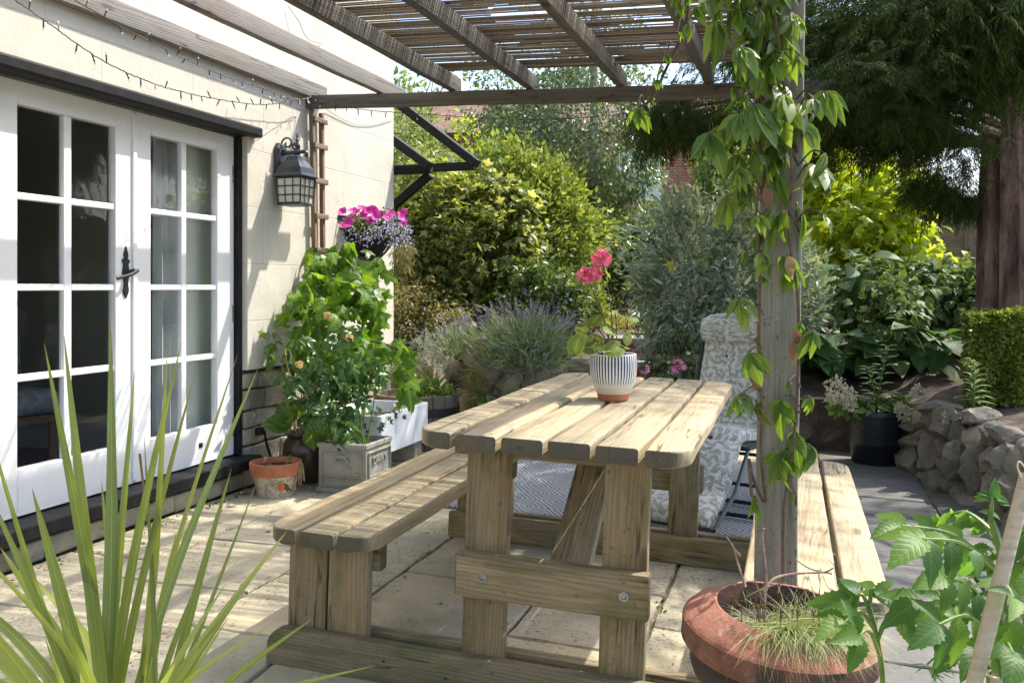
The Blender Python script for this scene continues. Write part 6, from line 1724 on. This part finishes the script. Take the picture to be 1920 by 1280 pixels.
def build_shrubs():
    # big clipped dome with a lobed-leaf shrub growing against it
    c = at(945, 470, 9.6); b = base_at(945, 9.6); L = Leaves()
    foliage(L, T_Q, 30000, c, (1.0, .9, .98), .06, shelf(), 170, .085, droop=-.2, up=.3)
    foliage(L, T_Q, 9000, at(1000, 440, 9.6), (.52, .7, .82), .058, .82, 120, .07, droop=-.3, up=.3)
    shrub('domed_shrub', 'large clipped dome of bright yellow green foliage by the house corner', 'shrub', b, [('foliage', 'dome', L)], 10)
    c = at(880, 470, 8.7); L = Leaves()
    foliage(L, T_MAPLE, 7600, c, (.70, .55, .72), .068, .62, 130, .10, droop=.5, up=.6)
    foliage(L, T_MAPLE, 2200, at(800, 440, 8.6), (.34, .4, .66), .068, .5, 50, .16, droop=.5)
    foliage(L, T_MAPLE, 900, at(880, 600, 8.4), (.6, .35, .22), .08, .5, 40, .2, droop=.5)
    shrub('lobed_shrub', 'shrub with dark lobed leaves growing in front of the clipped dome', 'shrub', base_at(880, 8.7), [('foliage', 'lobed', L)], 14, reach=.7)
    # glossy small-leaved bush right of it
    L = Leaves(); foliage(L, T_SMALL, 5200, at(1025, 575, 8.0), (.30, .35, .42), .055, .4, 90, .16, droop=.2)
    shrub('glossy_bush', 'bush of small glossy leaves behind the lavender', 'shrub', base_at(1025, 8.0), [('foliage', 'bush', L)], 8)
    L = Leaves(); foliage(L, T_Q, 3600, at(1100, 580, 8.5), (.19, .19, .19), .03, .55, 60, .16, droop=0)
    shrub('box_ball', 'small yellowish clipped box ball beside the garden steps', 'shrub', base_at(1100, 8.5), [('foliage', 'box', L)], 4)
    L = Leaves(); foliage(L, T_SMALL, 5200, at(800, 610, 7.9), (.36, .35, .30), .035, .45, 90, .16, droop=.3); foliage(L, T_SMALL, 1200, at(760, 570, 7.9), (.14, .3, .2), .035, .4, 30, .2)
    shrub('low_shrub', 'low shrub of tiny pinkish brown leaves next to the house corner', 'shrub', base_at(800, 7.9), [('foliage', 'lowshrub', L)], 8)
    L = Leaves(); foliage(L, T_QL, 2600, at(765, 480, 9.0), (.25, .3, .6), .05, .4, 60, .2, droop=.6); foliage(L, T_QL, 3600, at(765, 330, 12.5), (.5, .6, 1.25), .085, .4, 90, .16, droop=.8)
    shrub('feathery_tree', 'feathery light green tree leaning behind the porch brackets', 'tree', base_at(790, 12.5), [('crown', 'tree', L)], 12, reach=.8)
    # lavender
    b = at(985, 655, 6.75); base = Vector((b.x, b.y, .45)); L = Leaves(); F = Leaves(); n = 3000
    q = RNG.normal(size=(n, 3)) * (.155, .13, .085); p0 = np.array(at(985, 650, 6.75)) + q; d = unit(q * (1, 1, .6) * 3 + np.array((0, 0, .55)) + RNG.normal(size=(n, 3)) * .3)
    L.add(T_NARROW, p0, d, rand_dirs(n), .07 + .05 * RNG.random(n))
    m = 300; q = RNG.normal(size=(m, 3)) * (.15, .12, .05); d = unit(q * (2.5, 2.5, 1) + np.array((0, 0, .55)) + RNG.normal(size=(m, 3)) * .25); p1 = np.array(at(985, 650, 6.75)) + q + d * .10; ln = .10 + .12 * RNG.random(m)
    L.add(t_blade(3, .018, .1), p1, d, rand_dirs(m), ln); tip = p1 + d * (ln * .95)[:, None]
    for k in range(9): F.add(T_SMALL, tip + d * (.006 * k - .012) + RNG.normal(size=(m, 3)) * .004, unit(d + rand_dirs(m) * .9), rand_dirs(m), .014)
    shrub('lavender', 'bushy lavender with purple flower spikes over the rockery', 'lavender', base, [('foliage', 'lavender', L), ('flowers', 'lavender_fl', F)], 0)
    b = at(855, 650, 6.9); L = Leaves(); F = Leaves(); n = 520; q = RNG.normal(size=(n, 3)) * (.06, .06, .07); L.add(T_NARROW, np.array(b) + q, q * 4 + np.array((0, 0, .5)), rand_dirs(n), .07)
    m = 60; q = RNG.normal(size=(m, 3)) * (.1, .06, .06) + np.array(at(860, 615, 6.9)); 
    for k in range(7): F.add(T_SMALL, q + RNG.normal(size=(m, 3)) * .007, rand_dirs(m), rand_dirs(m), .014)
    L.add(t_blade(3, .02, .1), q - np.array((0, 0, .09)), np.array((0, 0, 1)) + RNG.normal(size=(m, 3)) * .2, rand_dirs(m), .1)
    shrub('lavender', 'thin lavender with a few spikes between barrel and rockery', 'lavender', Vector((b.x, b.y, .4)), [('foliage', 'lavender', L), ('flowers', 'lavender_fl', F)], 0)
    # silver artemisia behind the barrel
    L = Leaves(); pxfol(L, T_SPRAYS, 900, [(810, 685, 30, 7.2), (830, 650, 32, 7.25), (790, 650, 20, 7.25), (850, 620, 14, 7.25), (765, 695, 20, 7.15), (840, 695, 24, 7.15), (800, 640, 18, 7.25), (745, 690, 16, 7.2)], .05, droop=-.5, fj=1.0)
    p = at(810, 715, 7.2); shrub('artemisia', 'feathery silver artemisia behind the half barrel', 'silver plant', Vector((p.x, p.y, .35)), [('foliage', 'silver', L)], 6, 'straw')
    # herbs in the barrel
    L = Leaves(); pxfol(L, T_LONG, 170, [(790, 735, 20, 6.7), (815, 738, 20, 6.7), (775, 725, 18, 6.75), (835, 742, 14, 6.7), (760, 738, 16, 6.7), (800, 722, 18, 6.8)], .085, droop=-.5, face=(.2, -.6, .8)); pxfol(L, T_OV, 30, [(848, 738, 8, 6.65), (840, 730, 8, 6.7)], .05)
    shrub('barrel_herbs', 'bright green strap leaved herbs growing in the half barrel', 'herbs', BARREL, [('foliage', 'hydrangea', L)], 0)
    # straw grass at the rockery foot
    L = Leaves(); n = 900; p0 = np.array([np.array(at(RNG.uniform(876, 908), RNG.uniform(690, 770), 6.6)) for _ in range(n)]); L.add(t_blade(4, .02, .6), p0, RNG.normal(size=(n, 3)) + np.array((0, 0, -.5)), rand_dirs(n), .05 + .09 * RNG.random(n)); b = at(886, 760, 6.6)
    shrub('dry_grass_tuft', 'straw coloured dry grass hanging by the rockery beside the barrel', 'dry grass', b, [('blades', 'grass', L)], 0)
    L = Leaves(); pxfol(L, T_OV, 90, [(930, 760, 26, 6.5), (960, 745, 18, 6.5), (905, 745, 14, 6.5), (985, 760, 20, 6.5)], .06, face=(.2, -.6, .8)); b = at(930, 775, 6.5)
    shrub('bergenia', 'low dark green leaves at the foot of the rockery', 'plant', b, [('foliage', 'bush', L)], 0)
    # grey-green shrub behind the chair
    L = Leaves(); F = Leaves()
    foliage(L, T_LONG, 11500, at(1325, 500, 7.6), (.62, .5, .62), .075, .5, 170, .11, droop=-.3, up=.2); foliage(L, T_LONG, 3000, at(1470, 545, 7.9), (.34, .5, .42), .075, .5, 110, .13, droop=-.3, up=.2); foliage(L, T_LONG, 1800, at(1300, 610, 7.5), (.38, .3, .25), .07, .5, 40, .2)
    pxfol(F, T_SMALL, 60, [(1262, 500, 10, 7.1), (1255, 495, 6, 7.1), (1388, 420, 6, 7.1), (1320, 490, 5, 7.1)], .028, fj=.9); G = Leaves(); pxfol(G, T_SMALL, 420, [(1290, 520, 50, 7.1), (1255, 450, 26, 7.15), (1280, 560, 34, 7.1), (1250, 410, 18, 7.2)], .016, fj=.9)
    shrub('grey_shrub', 'large grey green leaved shrub behind the recliner chair', 'shrub', base_at(1340, 7.6), [('foliage', 'greygreen', L), ('yellow_flowers', 'yellowfl', F), ('pale_seed_heads', 'silver', G)], 14)
    L = Leaves(); pxfol(L, T_OV, 1000, [(1275, 640, 30, 7.0), (1240, 650, 18, 6.95), (1305, 650, 26, 6.9), (1290, 690, 30, 6.7), (1260, 690, 26, 6.7), (1235, 690, 20, 6.75), (1215, 680, 14, 6.8), (1320, 700, 20, 6.6)], .05, face=(.2, -.6, .7)); b = base_at(1270, 7.6); b.z = .3; b = at(1275, 745, 6.8)
    shrub('variegated_ivy', 'variegated ivy sprawling under the grey shrub beside the steps', 'ivy', b, [('leaves', 'ivy', L)], 5)
    L = Leaves(); pxfol(L, T_LONG, 90, [(1205, 650, 12, 7.3), (1210, 665, 12, 7.3), (1200, 640, 8, 7.3)], .05, droop=-.6); shrub('silver_sprig', 'small silver leaved sprig growing against the brick steps', 'silver plant', at(1205, 680, 7.3), [('foliage', 'silver', L)], 0)
    for nm, lab, pts, mt in (('bedding_geranium', 'two bright pink geranium heads left of the recliner headrest', ((1271, 682, .03), (1278, 693, .034), (1264, 694, .024)), 'pinkpale'), ('bedding_geranium', 'single pale pink geranium head by the brick steps', ((1208, 692, .03),), 'pinkpale')):
        F = Leaves(); s = MB(); p = at(pts[0][0], pts[0][1], 6.4)
        for px, py, r in pts: flower_head(F, at(px, py, 6.4), r, 9, .02)
        t = thing(nm, lab, 'geranium', Vector((p.x, p.y, .3)), group='pink geraniums below the grey shrub'); F.build('bloom', M[mt], t); s.tube(smooth_path([Vector((p.x, p.y + .12, .3)), p - Vector((0, -.03, .06)), p], 4), .003, 5); s.build('stem', M['green_stem'], t, world=True)
    # sunlit golden shrub, hostas, variegated dogwood, hedge on the right
    L = Leaves(); foliage(L, T_MAPLE, 3400, at(1620, 405, 9.4), (.70, .6, .66), .10, .35, 80, .17, droop=.5, up=.6); foliage(L, T_MAPLE, 700, at(1560, 330, 9.8), (.3, .4, .35), .09, .4, 30, .2, droop=.5); foliage(L, T_MAPLE, 260, at(1690, 400, 9.4), (.15, .3, .2), .09, .4, 24, .2, droop=.5)
    shrub('golden_shrub', 'sunlit golden green shrub in front of the board fence', 'shrub', base_at(1630, 9.6), [('foliage', 'yellow', L)], 12, reach=.85)
    L = Leaves(); foliage(L, T_OV, 4200, at(1690, 560, 8.2), (.70, .5, .36), .085, .5, 110, .15, droop=.7, up=.5); foliage(L, T_OV, 900, at(1860, 560, 7.8), (.35, .4, .3), .09, .5, 40, .2, droop=.7); foliage(L, T_OV, 500, at(1670, 600, 7.6), (.3, .3, .3), .08, .4, 30, .2, droop=.9)
    shrub('variegated_shrub', 'shrub with white edged drooping leaves in front of the fence', 'shrub', base_at(1690, 8.2), [('foliage', 'varieg', L)], 10)
    hs = t_leaf(.72, 8, .18, .5, .42)
    for k, (px, d, n, s, lab) in enumerate(((1560, 7.62, 46, .24, 'hosta with broad green leaves left of the black pot'), (1660, 7.6, 46, .24, 'hosta with broad green leaves rising behind the black pot'), (1745, 7.35, 40, .22, 'hosta with one yellowing leaf right of the black pot'), (1600, 8.2, 24, .22, 'tall leafy plant with rounded leaves below the grey shrub'), (1495, 7.6, 34, .22, 'hosta with broad leaves half hidden by the grey post'))):
        b = base_at(px, d); L = Leaves(); a = RNG.uniform(0, 2 * PI, n) ; el = RNG.uniform(.0, .9, n); dd = np.stack([np.cos(a) * np.cos(el), np.sin(a) * np.cos(el), np.sin(el)], -1); rr = .10 + .16 * RNG.random(n); pos = np.array(b) + dd * rr[:, None] * (1, 1, .6) + np.array((0, 0, .05 + (.35 if k == 3 else 0))) + RNG.random((n, 1)) * np.array((0, 0, .22 if k != 3 else .45))
        L.add(hs, pos, unit(dd + np.array((.1, -.3, -.25))), np.array((.1, -.35, 1)) + RNG.normal(size=(n, 3)) * .25, s * (.7 + .5 * RNG.random(n)))
        t = shrub('hosta', lab, 'hosta', b, [('leaves', 'hosta', L)], 0); s = MB()
        for q in pos: s.tube(smooth_path([b, b.lerp(Vector(q), .5) + Vector((0, 0, .03)), Vector(q)], 3), .005, 5)
        s.build('stalks', M['green_stem'], t, world=True)
        if k == 2:
            Y = Leaves(); Y.add(hs, np.array(at(1758, 685, 7.0))[None], np.array([[.75, -.3, -.3]]), np.array([[.1, -.35, 1.]]), .22); y = Y.build('yellow_leaf', M['box'], t)
    # clipped hedge block
    a, b2 = at(1806, 590, 5.95), at(2100, 590, 6.2); L = Leaves(); n = 26000
    u = RNG.random(n); w = RNG.random(n); f = RNG.random(n); th = .55; hz0, hz1 = .40, 1.0
    X = np.array(a)[None] + u[:, None] * np.array(b2 - a)[None]; nrm = np.zeros((n, 3)); nv = np.array((.25, .95, 0)); side = f
    P = X.copy(); top = side < .38; front = (side >= .38) & (side < .85); left = side >= .85
    P[top] += nv * (w[top] * th)[:, None]; P[top, 2] = hz1; nrm[top] = (0, 0, 1)
    P[front, 2] = hz0 + (hz1 - hz0) * w[front]; nrm[front] = -nv
    P[left] = np.array(a) + nv * (u[left] * th)[:, None]; P[left, 2] = hz0 + (hz1 - hz0) * w[left]; nrm[left] = (-.95, .2, 0)
    bumpy = np.array([mnoise.noise(tuple(q * 5)) for q in P]) * .07; P += nrm * (bumpy - .045 * RNG.random(n) - .01)[:, None] 
    L.add(T_Q, P, unit(nrm + RNG.normal(size=(n, 3)) * .7), unit(nrm * .6 + np.array((0, 0, .5)) + RNG.normal(size=(n, 3)) * .5), .028 + .016 * RNG.random(n))
    t = shrub('box_hedge', 'clipped square box hedge at the foot of the conifer', 'hedge', base_at(1850, 6.2), [('foliage', 'box', L)], 0)
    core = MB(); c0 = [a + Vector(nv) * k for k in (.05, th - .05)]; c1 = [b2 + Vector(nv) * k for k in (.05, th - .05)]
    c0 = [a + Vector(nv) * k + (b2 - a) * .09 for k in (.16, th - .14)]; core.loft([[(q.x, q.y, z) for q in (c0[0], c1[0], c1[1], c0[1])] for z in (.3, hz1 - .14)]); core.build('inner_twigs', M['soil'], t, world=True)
    # foxglove rosette on the bark bed
    p = at(1826, 765, 5.75); L = Leaves(); ft = t_leaf(.42, 6, .25, .4, .5, serr=.03)
    for i in range(34):
        h = i / 33; an = i * 2.4; dd = np.array((math.cos(an) * (1 - .5 * h), math.sin(an) * (1 - .5 * h), .35 + .3 * h)); q = np.array(p) + np.array((0, 0, .03 + .25 * h)); L.add(ft, q[None], dd[None], (np.array((0, 0, 1)) - dd * .3)[None], .125 * (1 - .55 * h))
    t = shrub('foxglove', 'young grey green upright leafy plant on the bark bed by the hedge', 'plant', p, [('leaves', 'foxglove', L)], 0); s = MB(); s.tube([p, p + Vector((0, 0, .3))], .006, 6); s.build('stem', M['green_stem'], t, world=True)
    F = Leaves(); pxfol(F, T_SMALL, 50, [(1815, 680, 9, 5.75)], .018, droop=-.5); F.build('buds', M['foxglove'], t)
    # long grass and flowers along the lawn edge
    L = Leaves(); n = 5000; P = np.stack([RNG.uniform(-2.3, -.3, n), RNG.uniform(8.9, 13, n), np.zeros(n)], -1); P[:, 2] = [(bed_z(x, y) or 0) + .03 for x, y, _ in P]; L.add(t_blade(3, .08, .5), P, RNG.normal(size=(n, 3)) * .5 + np.array((0, 0, 1)), rand_dirs(n), .06 + .07 * RNG.random(n)); g = L.build('lawn_grass', M['grass'], loc=(-1.3, 9.5, .75)); tag(g, 'dry straw coloured grass on the lawn behind the steps', 'grass', kind='stuff')
    L = Leaves(); pxfol(L, T_LONG, 60, [(1200, 588, 14, 9.2), (1205, 600, 12, 9.2)], .10, droop=-.3); shrub('lawn_plant', 'small dark green plant in the dry lawn behind the steps', 'plant', base_at(1203, 9.2), [('leaves', 'bush', L)], 0)
def shelf(): return .80
build_shrubs()

def tree(name, label, base, top_r, crowns, mat, leaf, size, lean=(0, 0), bark='bark', trunk_r=(.09, .06, .03), h=4.0, branches=9, droop=.4, group=None, seed=1):
    t = thing(name, label, 'tree', base, group=group); rnd = random.Random(seed); b = Vector(base)
    path = [b + Vector((0, 0, -.08)), b + Vector((lean[0] * .4, lean[1] * .4, h * .45)), b + Vector((lean[0], lean[1], h))]
    trunk_mesh(path, list(trunk_r), 12, .1, seed).build('trunk', M[bark], t, world=True, smooth=True)
    L = Leaves()
    for c, r, n in crowns: foliage(L, leaf, n, c, r, size, .4, max(24, n // 70), .15, droop=droop, up=.5)
    L.build('crown', M[mat], t)
    P = smooth_path(path, 8)
    for k in range(branches):
        i = int(len(P) * (.3 + .65 * k / branches)); s = P[min(i, len(P) - 1)]; c, r, n = rnd.choice(crowns); q = Vector(rand_dirs(1)[0].tolist())
        e = Vector(c) + Vector((q.x * r[0], q.y * r[1], q.z * r[2])) * .75; m = MB(); pp = smooth_path([s, s.lerp(e, .5) + Vector((0, 0, .15)), e], 6); m.tube(pp, [trunk_r[1] * .45 * (1 - .8 * j / (len(pp) - 1)) for j in range(len(pp))], 6); m.build('branch', M[bark], t, world=True)
    return t

def build_litter():
    L = Leaves(); n = 230
    X = RNG.uniform(-3.0, .9, n); Y = RNG.uniform(1.3, 6.8, n); k = RNG.random(n) < .45; X[k] = -3.04 + np.abs(RNG.normal(size=k.sum())) * .08
    P = np.stack([X, Y, np.array([ground(x) + .008 for x in X])], -1); d = RNG.normal(size=(n, 3)) * (1, 1, .1)
    L.add(T_OV, P, d, np.array((0, 0, 1)) + RNG.normal(size=(n, 3)) * .3, .012 + .02 * RNG.random(n)); L.add(T_NARROW, P[::2] + np.array((.05, .12, .0)), d[::2], np.array((0, 0, 1.)), .04 + .05 * RNG.random(len(P[::2])))
    V = L.V[-1]; o = L.build('leaf_litter', M['deadleaf'], loc=(-1, 4, 0)); tag(o, 'scattered dry leaves and bits of straw on the paving', 'leaf litter', kind='stuff')
build_litter()
def build_weeds():
    L = Leaves(); n = 170
    X = RNG.uniform(-3.0, .4, n); Y = RNG.uniform(1.2, 6.5, n); k = RNG.random(n) < .5; X[k] = -3.06 + np.abs(RNG.normal(size=k.sum())) * .03
    js = np.array([-3.11, -2.65, -2.04, -1.59, -.99, -.53, .08]); far = ~k; X[far] = js[RNG.integers(0, len(js), far.sum())] + RNG.normal(size=far.sum()) * .006
    for _ in range(5):
        P = np.stack([X, Y, np.array([ground(x) for x in X])], -1) + RNG.normal(size=(n, 3)) * (.006, .02, .0); L.add(T_SMALL, P, RNG.normal(size=(n, 3)) * .7 + np.array((0, 0, .7)), RNG.normal(size=(n, 3)) + np.array((0, 0, 1)), .008 + .016 * RNG.random(n))
    tag(L.build('joint_weeds', M['bush'], loc=(-1, 4, 0)), 'tiny weeds and moss growing in the joints of the paving', 'weeds', kind='stuff')
build_weeds()
def build_trees():
    b = base_at(1114, 11.0)
    tree('birch_tree', 'silver birch with a white trunk and fine drooping leaves', b, 0, [(at(1090, 270, 11), (1.0, .9, 1.0), 9000), (at(1000, 260, 11.2), (.75, .7, .8), 5200), (at(1165, 290, 10.8), (.5, .6, .7), 2900), (at(1110, 110, 11.2), (.8, .8, .6), 3000), (at(930, 190, 11.6), (.5, .5, .7), 2200), (at(1120, 420, 11), (.55, .5, .5), 1900)], 'birch', T_Q, .052, bark='bark_birch', trunk_r=(.075, .055, .02), h=4.6, branches=16, droop=.9, seed=3)
    tree('garden_tree', 'leafy green tree rising between birch and grey shrub', base_at(1340, 13), 0, [(at(1385, 320, 13), (.6, .8, .8), 3000), (at(1250, 420, 12.6), (.35, .5, .35), 900)], 'tree', T_SMALL, .10, h=2.6, seed=4, group='trees behind the garden')
    tree('garden_tree', 'dense dark tree behind the birch trunk', base_at(1170, 14), 0, [(at(1150, 480, 13), (1.0, .7, .65), 5200), (at(1040, 470, 14), (.6, .6, .7), 2000)], 'bush', T_SMALL, .11, h=1.4, seed=5, group='trees behind the garden')
    tree('garden_tree', 'pale tree filling the gap beside the house corner', base_at(770, 17), 0, [(at(735, 300, 17), (.8, 1, 1.4), 2600), (at(740, 430, 16), (.9, .8, .8), 2500), (at(820, 150, 18), (.9, .9, .5), 220)], 'tree', T_SMALL, .13, h=3.4, seed=6, group='trees behind the garden')
    tree('garden_tree', 'golden leaved tree between the brackets and the dome', base_at(930, 13), 0, [(at(905, 275, 13), (.45, .6, .4), 1300), (at(960, 280, 13.2), (.4, .5, .4), 900)], 'yellow', T_SMALL, .075, h=2.4, seed=7, group='trees behind the garden')
    tree('garden_tree', 'airy tree behind the golden shrub and the fence', base_at(1560, 18), 0, [(at(1540, 330, 18), (1.5, 1, 1.2), 3600), (at(1420, 330, 17), (1.0, .8, .9), 2600)], 'tree', T_SMALL, .13, h=2.6, seed=8, group='trees behind the garden')
    L = Leaves(); foliage(L, T_SMALL, 9000, at(1000, 520, 19), (6.5, 1.2, 1.4), .17, .3, 160, .2); foliage(L, T_SMALL, 4500, at(1700, 470, 20), (5, 1.2, .9), .17, .3, 90, .2)
    g = L.build('far_hedgerow', M['bush'], loc=base_at(1000, 19)); tag(g, 'dense hedgerow closing off the far end of the garden', 'hedgerow', kind='stuff')
    # the big conifer at the right
    B = base_at(1896, 6.7); t = thing('conifer_tree', 'big dark conifer with fibrous red trunk and spreading boughs', 'tree', B)
    trunk_mesh([B + Vector((0, 0, -.15)), B + Vector((-.02, 0, .8)), B + Vector((0, .02, 2.4)), B + Vector((.05, .05, 6.6))], [.235, .19, .17, .04], 40, .12, 4, .34).build('trunk', M['bark_red'], t, world=True, smooth=True)
    rnd = random.Random(17); L = Leaves(); limbs = []
    def limb(pts, r):
        P = smooth_path(pts, 7); m = MB(); m.tube(P, [r * (1 - .85 * i / (len(P) - 1)) + .004 for i in range(len(P))], 8); m.build('branch', M['bark_limb'], t, world=True, smooth=True); limbs.append(P)
    D = 6.7
    limb([at(1875, 275, D), at(1760, 250, 6.4), at(1640, 215, 6.1), at(1560, 190, 5.8), at(1500, 200, 5.6)], .05)
    limb([at(1870, 262, D), at(1780, 268, 6.5), at(1700, 255, 6.3), at(1600, 265, 6.1), at(1530, 262, 6.0)], .04)
    limb([at(1875, 215, D), at(1800, 165, 6.4), at(1740, 130, 6.2), at(1690, 80, 6.0)], .05)
    limb([at(1885, 190, D), at(1780, 175, 6.9), at(1680, 150, 7.1), at(1580, 130, 7.3)], .04)
    limb([at(1860, 120, D), at(1760, 60, 6.2), at(1640, 40, 5.6), at(1560, 60, 5.2)], .045)
    limb([at(1868, 230, 6.4), at(1760, 190, 5.5), at(1690, 140, 5.0), at(1600, 118, 4.7)], .034)
    limb([at(1868, 250, 6.4), at(1800, 228, 5.7), at(1700, 205, 5.3), at(1560, 180, 5.0)], .03)
    limb([at(1900, 60, 6.6), at(1850, 0, 5.9), at(1780, -30, 5.3), at(1700, -10, 4.8)], .045)
    for k in range(26):
        z = 2.58 + k * .15; an = k * 2.399 + .6; ln = (2.35 - max(0, z - 2.6) * .36) * rnd.uniform(.85, 1.05)
        if math.cos(an) > .3 and z > 2.4: ln *= 1.35
        s = B + Vector((0, 0, z)); e = s + Vector((math.cos(an) * ln, math.sin(an) * ln, .12 - .10 * ln)); limb([s, s.lerp(e, .5) + Vector((0, 0, .12)), e], .034)
    q, d, nr, sc = [], [], [], []
    for P in limbs:
        n = len(P)
        for i in range(int(n * .25), n):
            f = i / n
            for k in range(16):
                an = rnd.uniform(0, 2 * PI); o = Vector((math.cos(an), math.sin(an), 0)) * rnd.uniform(.02, .34); p = P[i] + o + Vector((0, 0, rnd.uniform(-.16, .14))); ax = (P[min(i + 1, n - 1)] - P[i - 1]).normalized()
                q.append(p); d.append(ax * .7 + o * 2.2 + Vector((rnd.uniform(-.4, .4), rnd.uniform(-.4, .4), -.55 * rnd.random() - .05))); nr.append((rnd.uniform(-.5, .5), rnd.uniform(-.5, .5), 1)); sc.append(rnd.uniform(.12, .28))
    q, d, nr, sc = [np.array([tuple(x) for x in a]) if a is not sc else np.array(a) for a in (q, d, nr, sc)]
    k = RNG.integers(0, 3, len(q))
    for i in range(3): m = k == i; L.add(T_SPRAYS[i], q[m], d[m], nr[m], sc[m])
    # drooping boughs in the middle distance: over the beam, and low by the trunk
    def sprays(n, c, r, s0, droop=.5):
        p, o = blob(n, c, r, .2, max(8, n // 16), .22); kk = RNG.integers(0, 3, len(p)); dd = unit(o * .6 + RNG.normal(size=p.shape) * .5 + np.array((-.3, -.1, -droop))); nn = unit(np.array((0, -.2, 1)) + RNG.normal(size=p.shape) * .4); ss = s0 * (.7 + .6 * RNG.random(len(p)))
        for i in range(3): m = kk == i; L.add(T_SPRAYS[i], p[m], dd[m], nn[m], ss[m])
    sprays(520, at(1320, 205, 7.3), (.55, .5, .20), .26, .7); sprays(260, at(1260, 215, 7.2), (.3, .4, .14), .24, .8)
    sprays(900, at(1610, 110, 5.8), (.75, .8, .42), .28); sprays(900, at(1760, 60, 5.6), (.6, .8, .4), .28); sprays(260, at(1830, 70, 5.4), (.3, .4, .2), .26)
    sprays(380, at(1560, 190, 6.2), (.5, .6, .14), .24, .5); sprays(300, at(1765, 325, 6.7), (.20, .3, .20), .22, .7); sprays(120, at(1800, 370, 6.9), (.12, .2, .08), .2, .8); sprays(260, at(1710, 240, 6.4), (.3, .4, .14), .24)
    sprays(380, at(1450, 80, 6.8), (.55, .6, .38), .28); sprays(240, at(1880, 20, 5.6), (.4, .6, .3), .28)
    limb([at(1700, 150, 6.5), at(1560, 170, 6.9), at(1430, 180, 7.1), at(1300, 200, 7.3)], .03)
    L.build('crown', M['conifer'], t, smooth=False)
build_trees()
# ------------------------------------------------------------------ camera, sun and sky
cam = bpy.data.cameras.new('camera'); co = bpy.data.objects.new('camera', cam); COL.objects.link(co); SC.camera = co
co.location = (0, 0, EYE); co.rotation_euler = (PI / 2, 0, YAW)
cam.sensor_width = 36; cam.lens = FPX / 1920 * 36; cam.shift_y = -(640 - HOR) / 1920; cam.clip_end = 500; cam.clip_start = .05
S = Vector((1, 1.07, 1.97)).normalized()
sun = bpy.data.lights.new('sun', 'SUN'); so = bpy.data.objects.new('sun', sun); COL.objects.link(so)
sun.energy = 2.7; sun.angle = R(.53); sun.color = (1, .94, .84)
so.rotation_euler = S.to_track_quat('Z', 'Y').to_euler(); so.location = S * 20
w = bpy.data.worlds.new('World'); SC.world = w; w.use_nodes = True
nt = w.node_tree; bg = nt.nodes['Background']; sky = nt.nodes.new('ShaderNodeTexSky'); sky.sky_type = 'NISHITA'; sky.sun_disc = False
sky.sun_elevation = math.asin(S.z); sky.sun_rotation = math.atan2(S.x, S.y); sky.dust_density = 2.5; sky.air_density = 1.0; sky.ozone_density = 1.0
nt.links.new(sky.outputs[0], bg.inputs[0]); bg.inputs[1].default_value = .15
SC.view_settings.view_transform = 'Standard'; SC.view_settings.look = 'None'; SC.view_settings.gamma = 1; SC.view_settings.exposure = 1.52
SC.cycles.max_bounces = 8; SC.cycles.transparent_max_bounces = 12; SC.cycles.sample_clamp_indirect = 6
try:
    SC.cycles.use_denoising = True
except Exception: pass
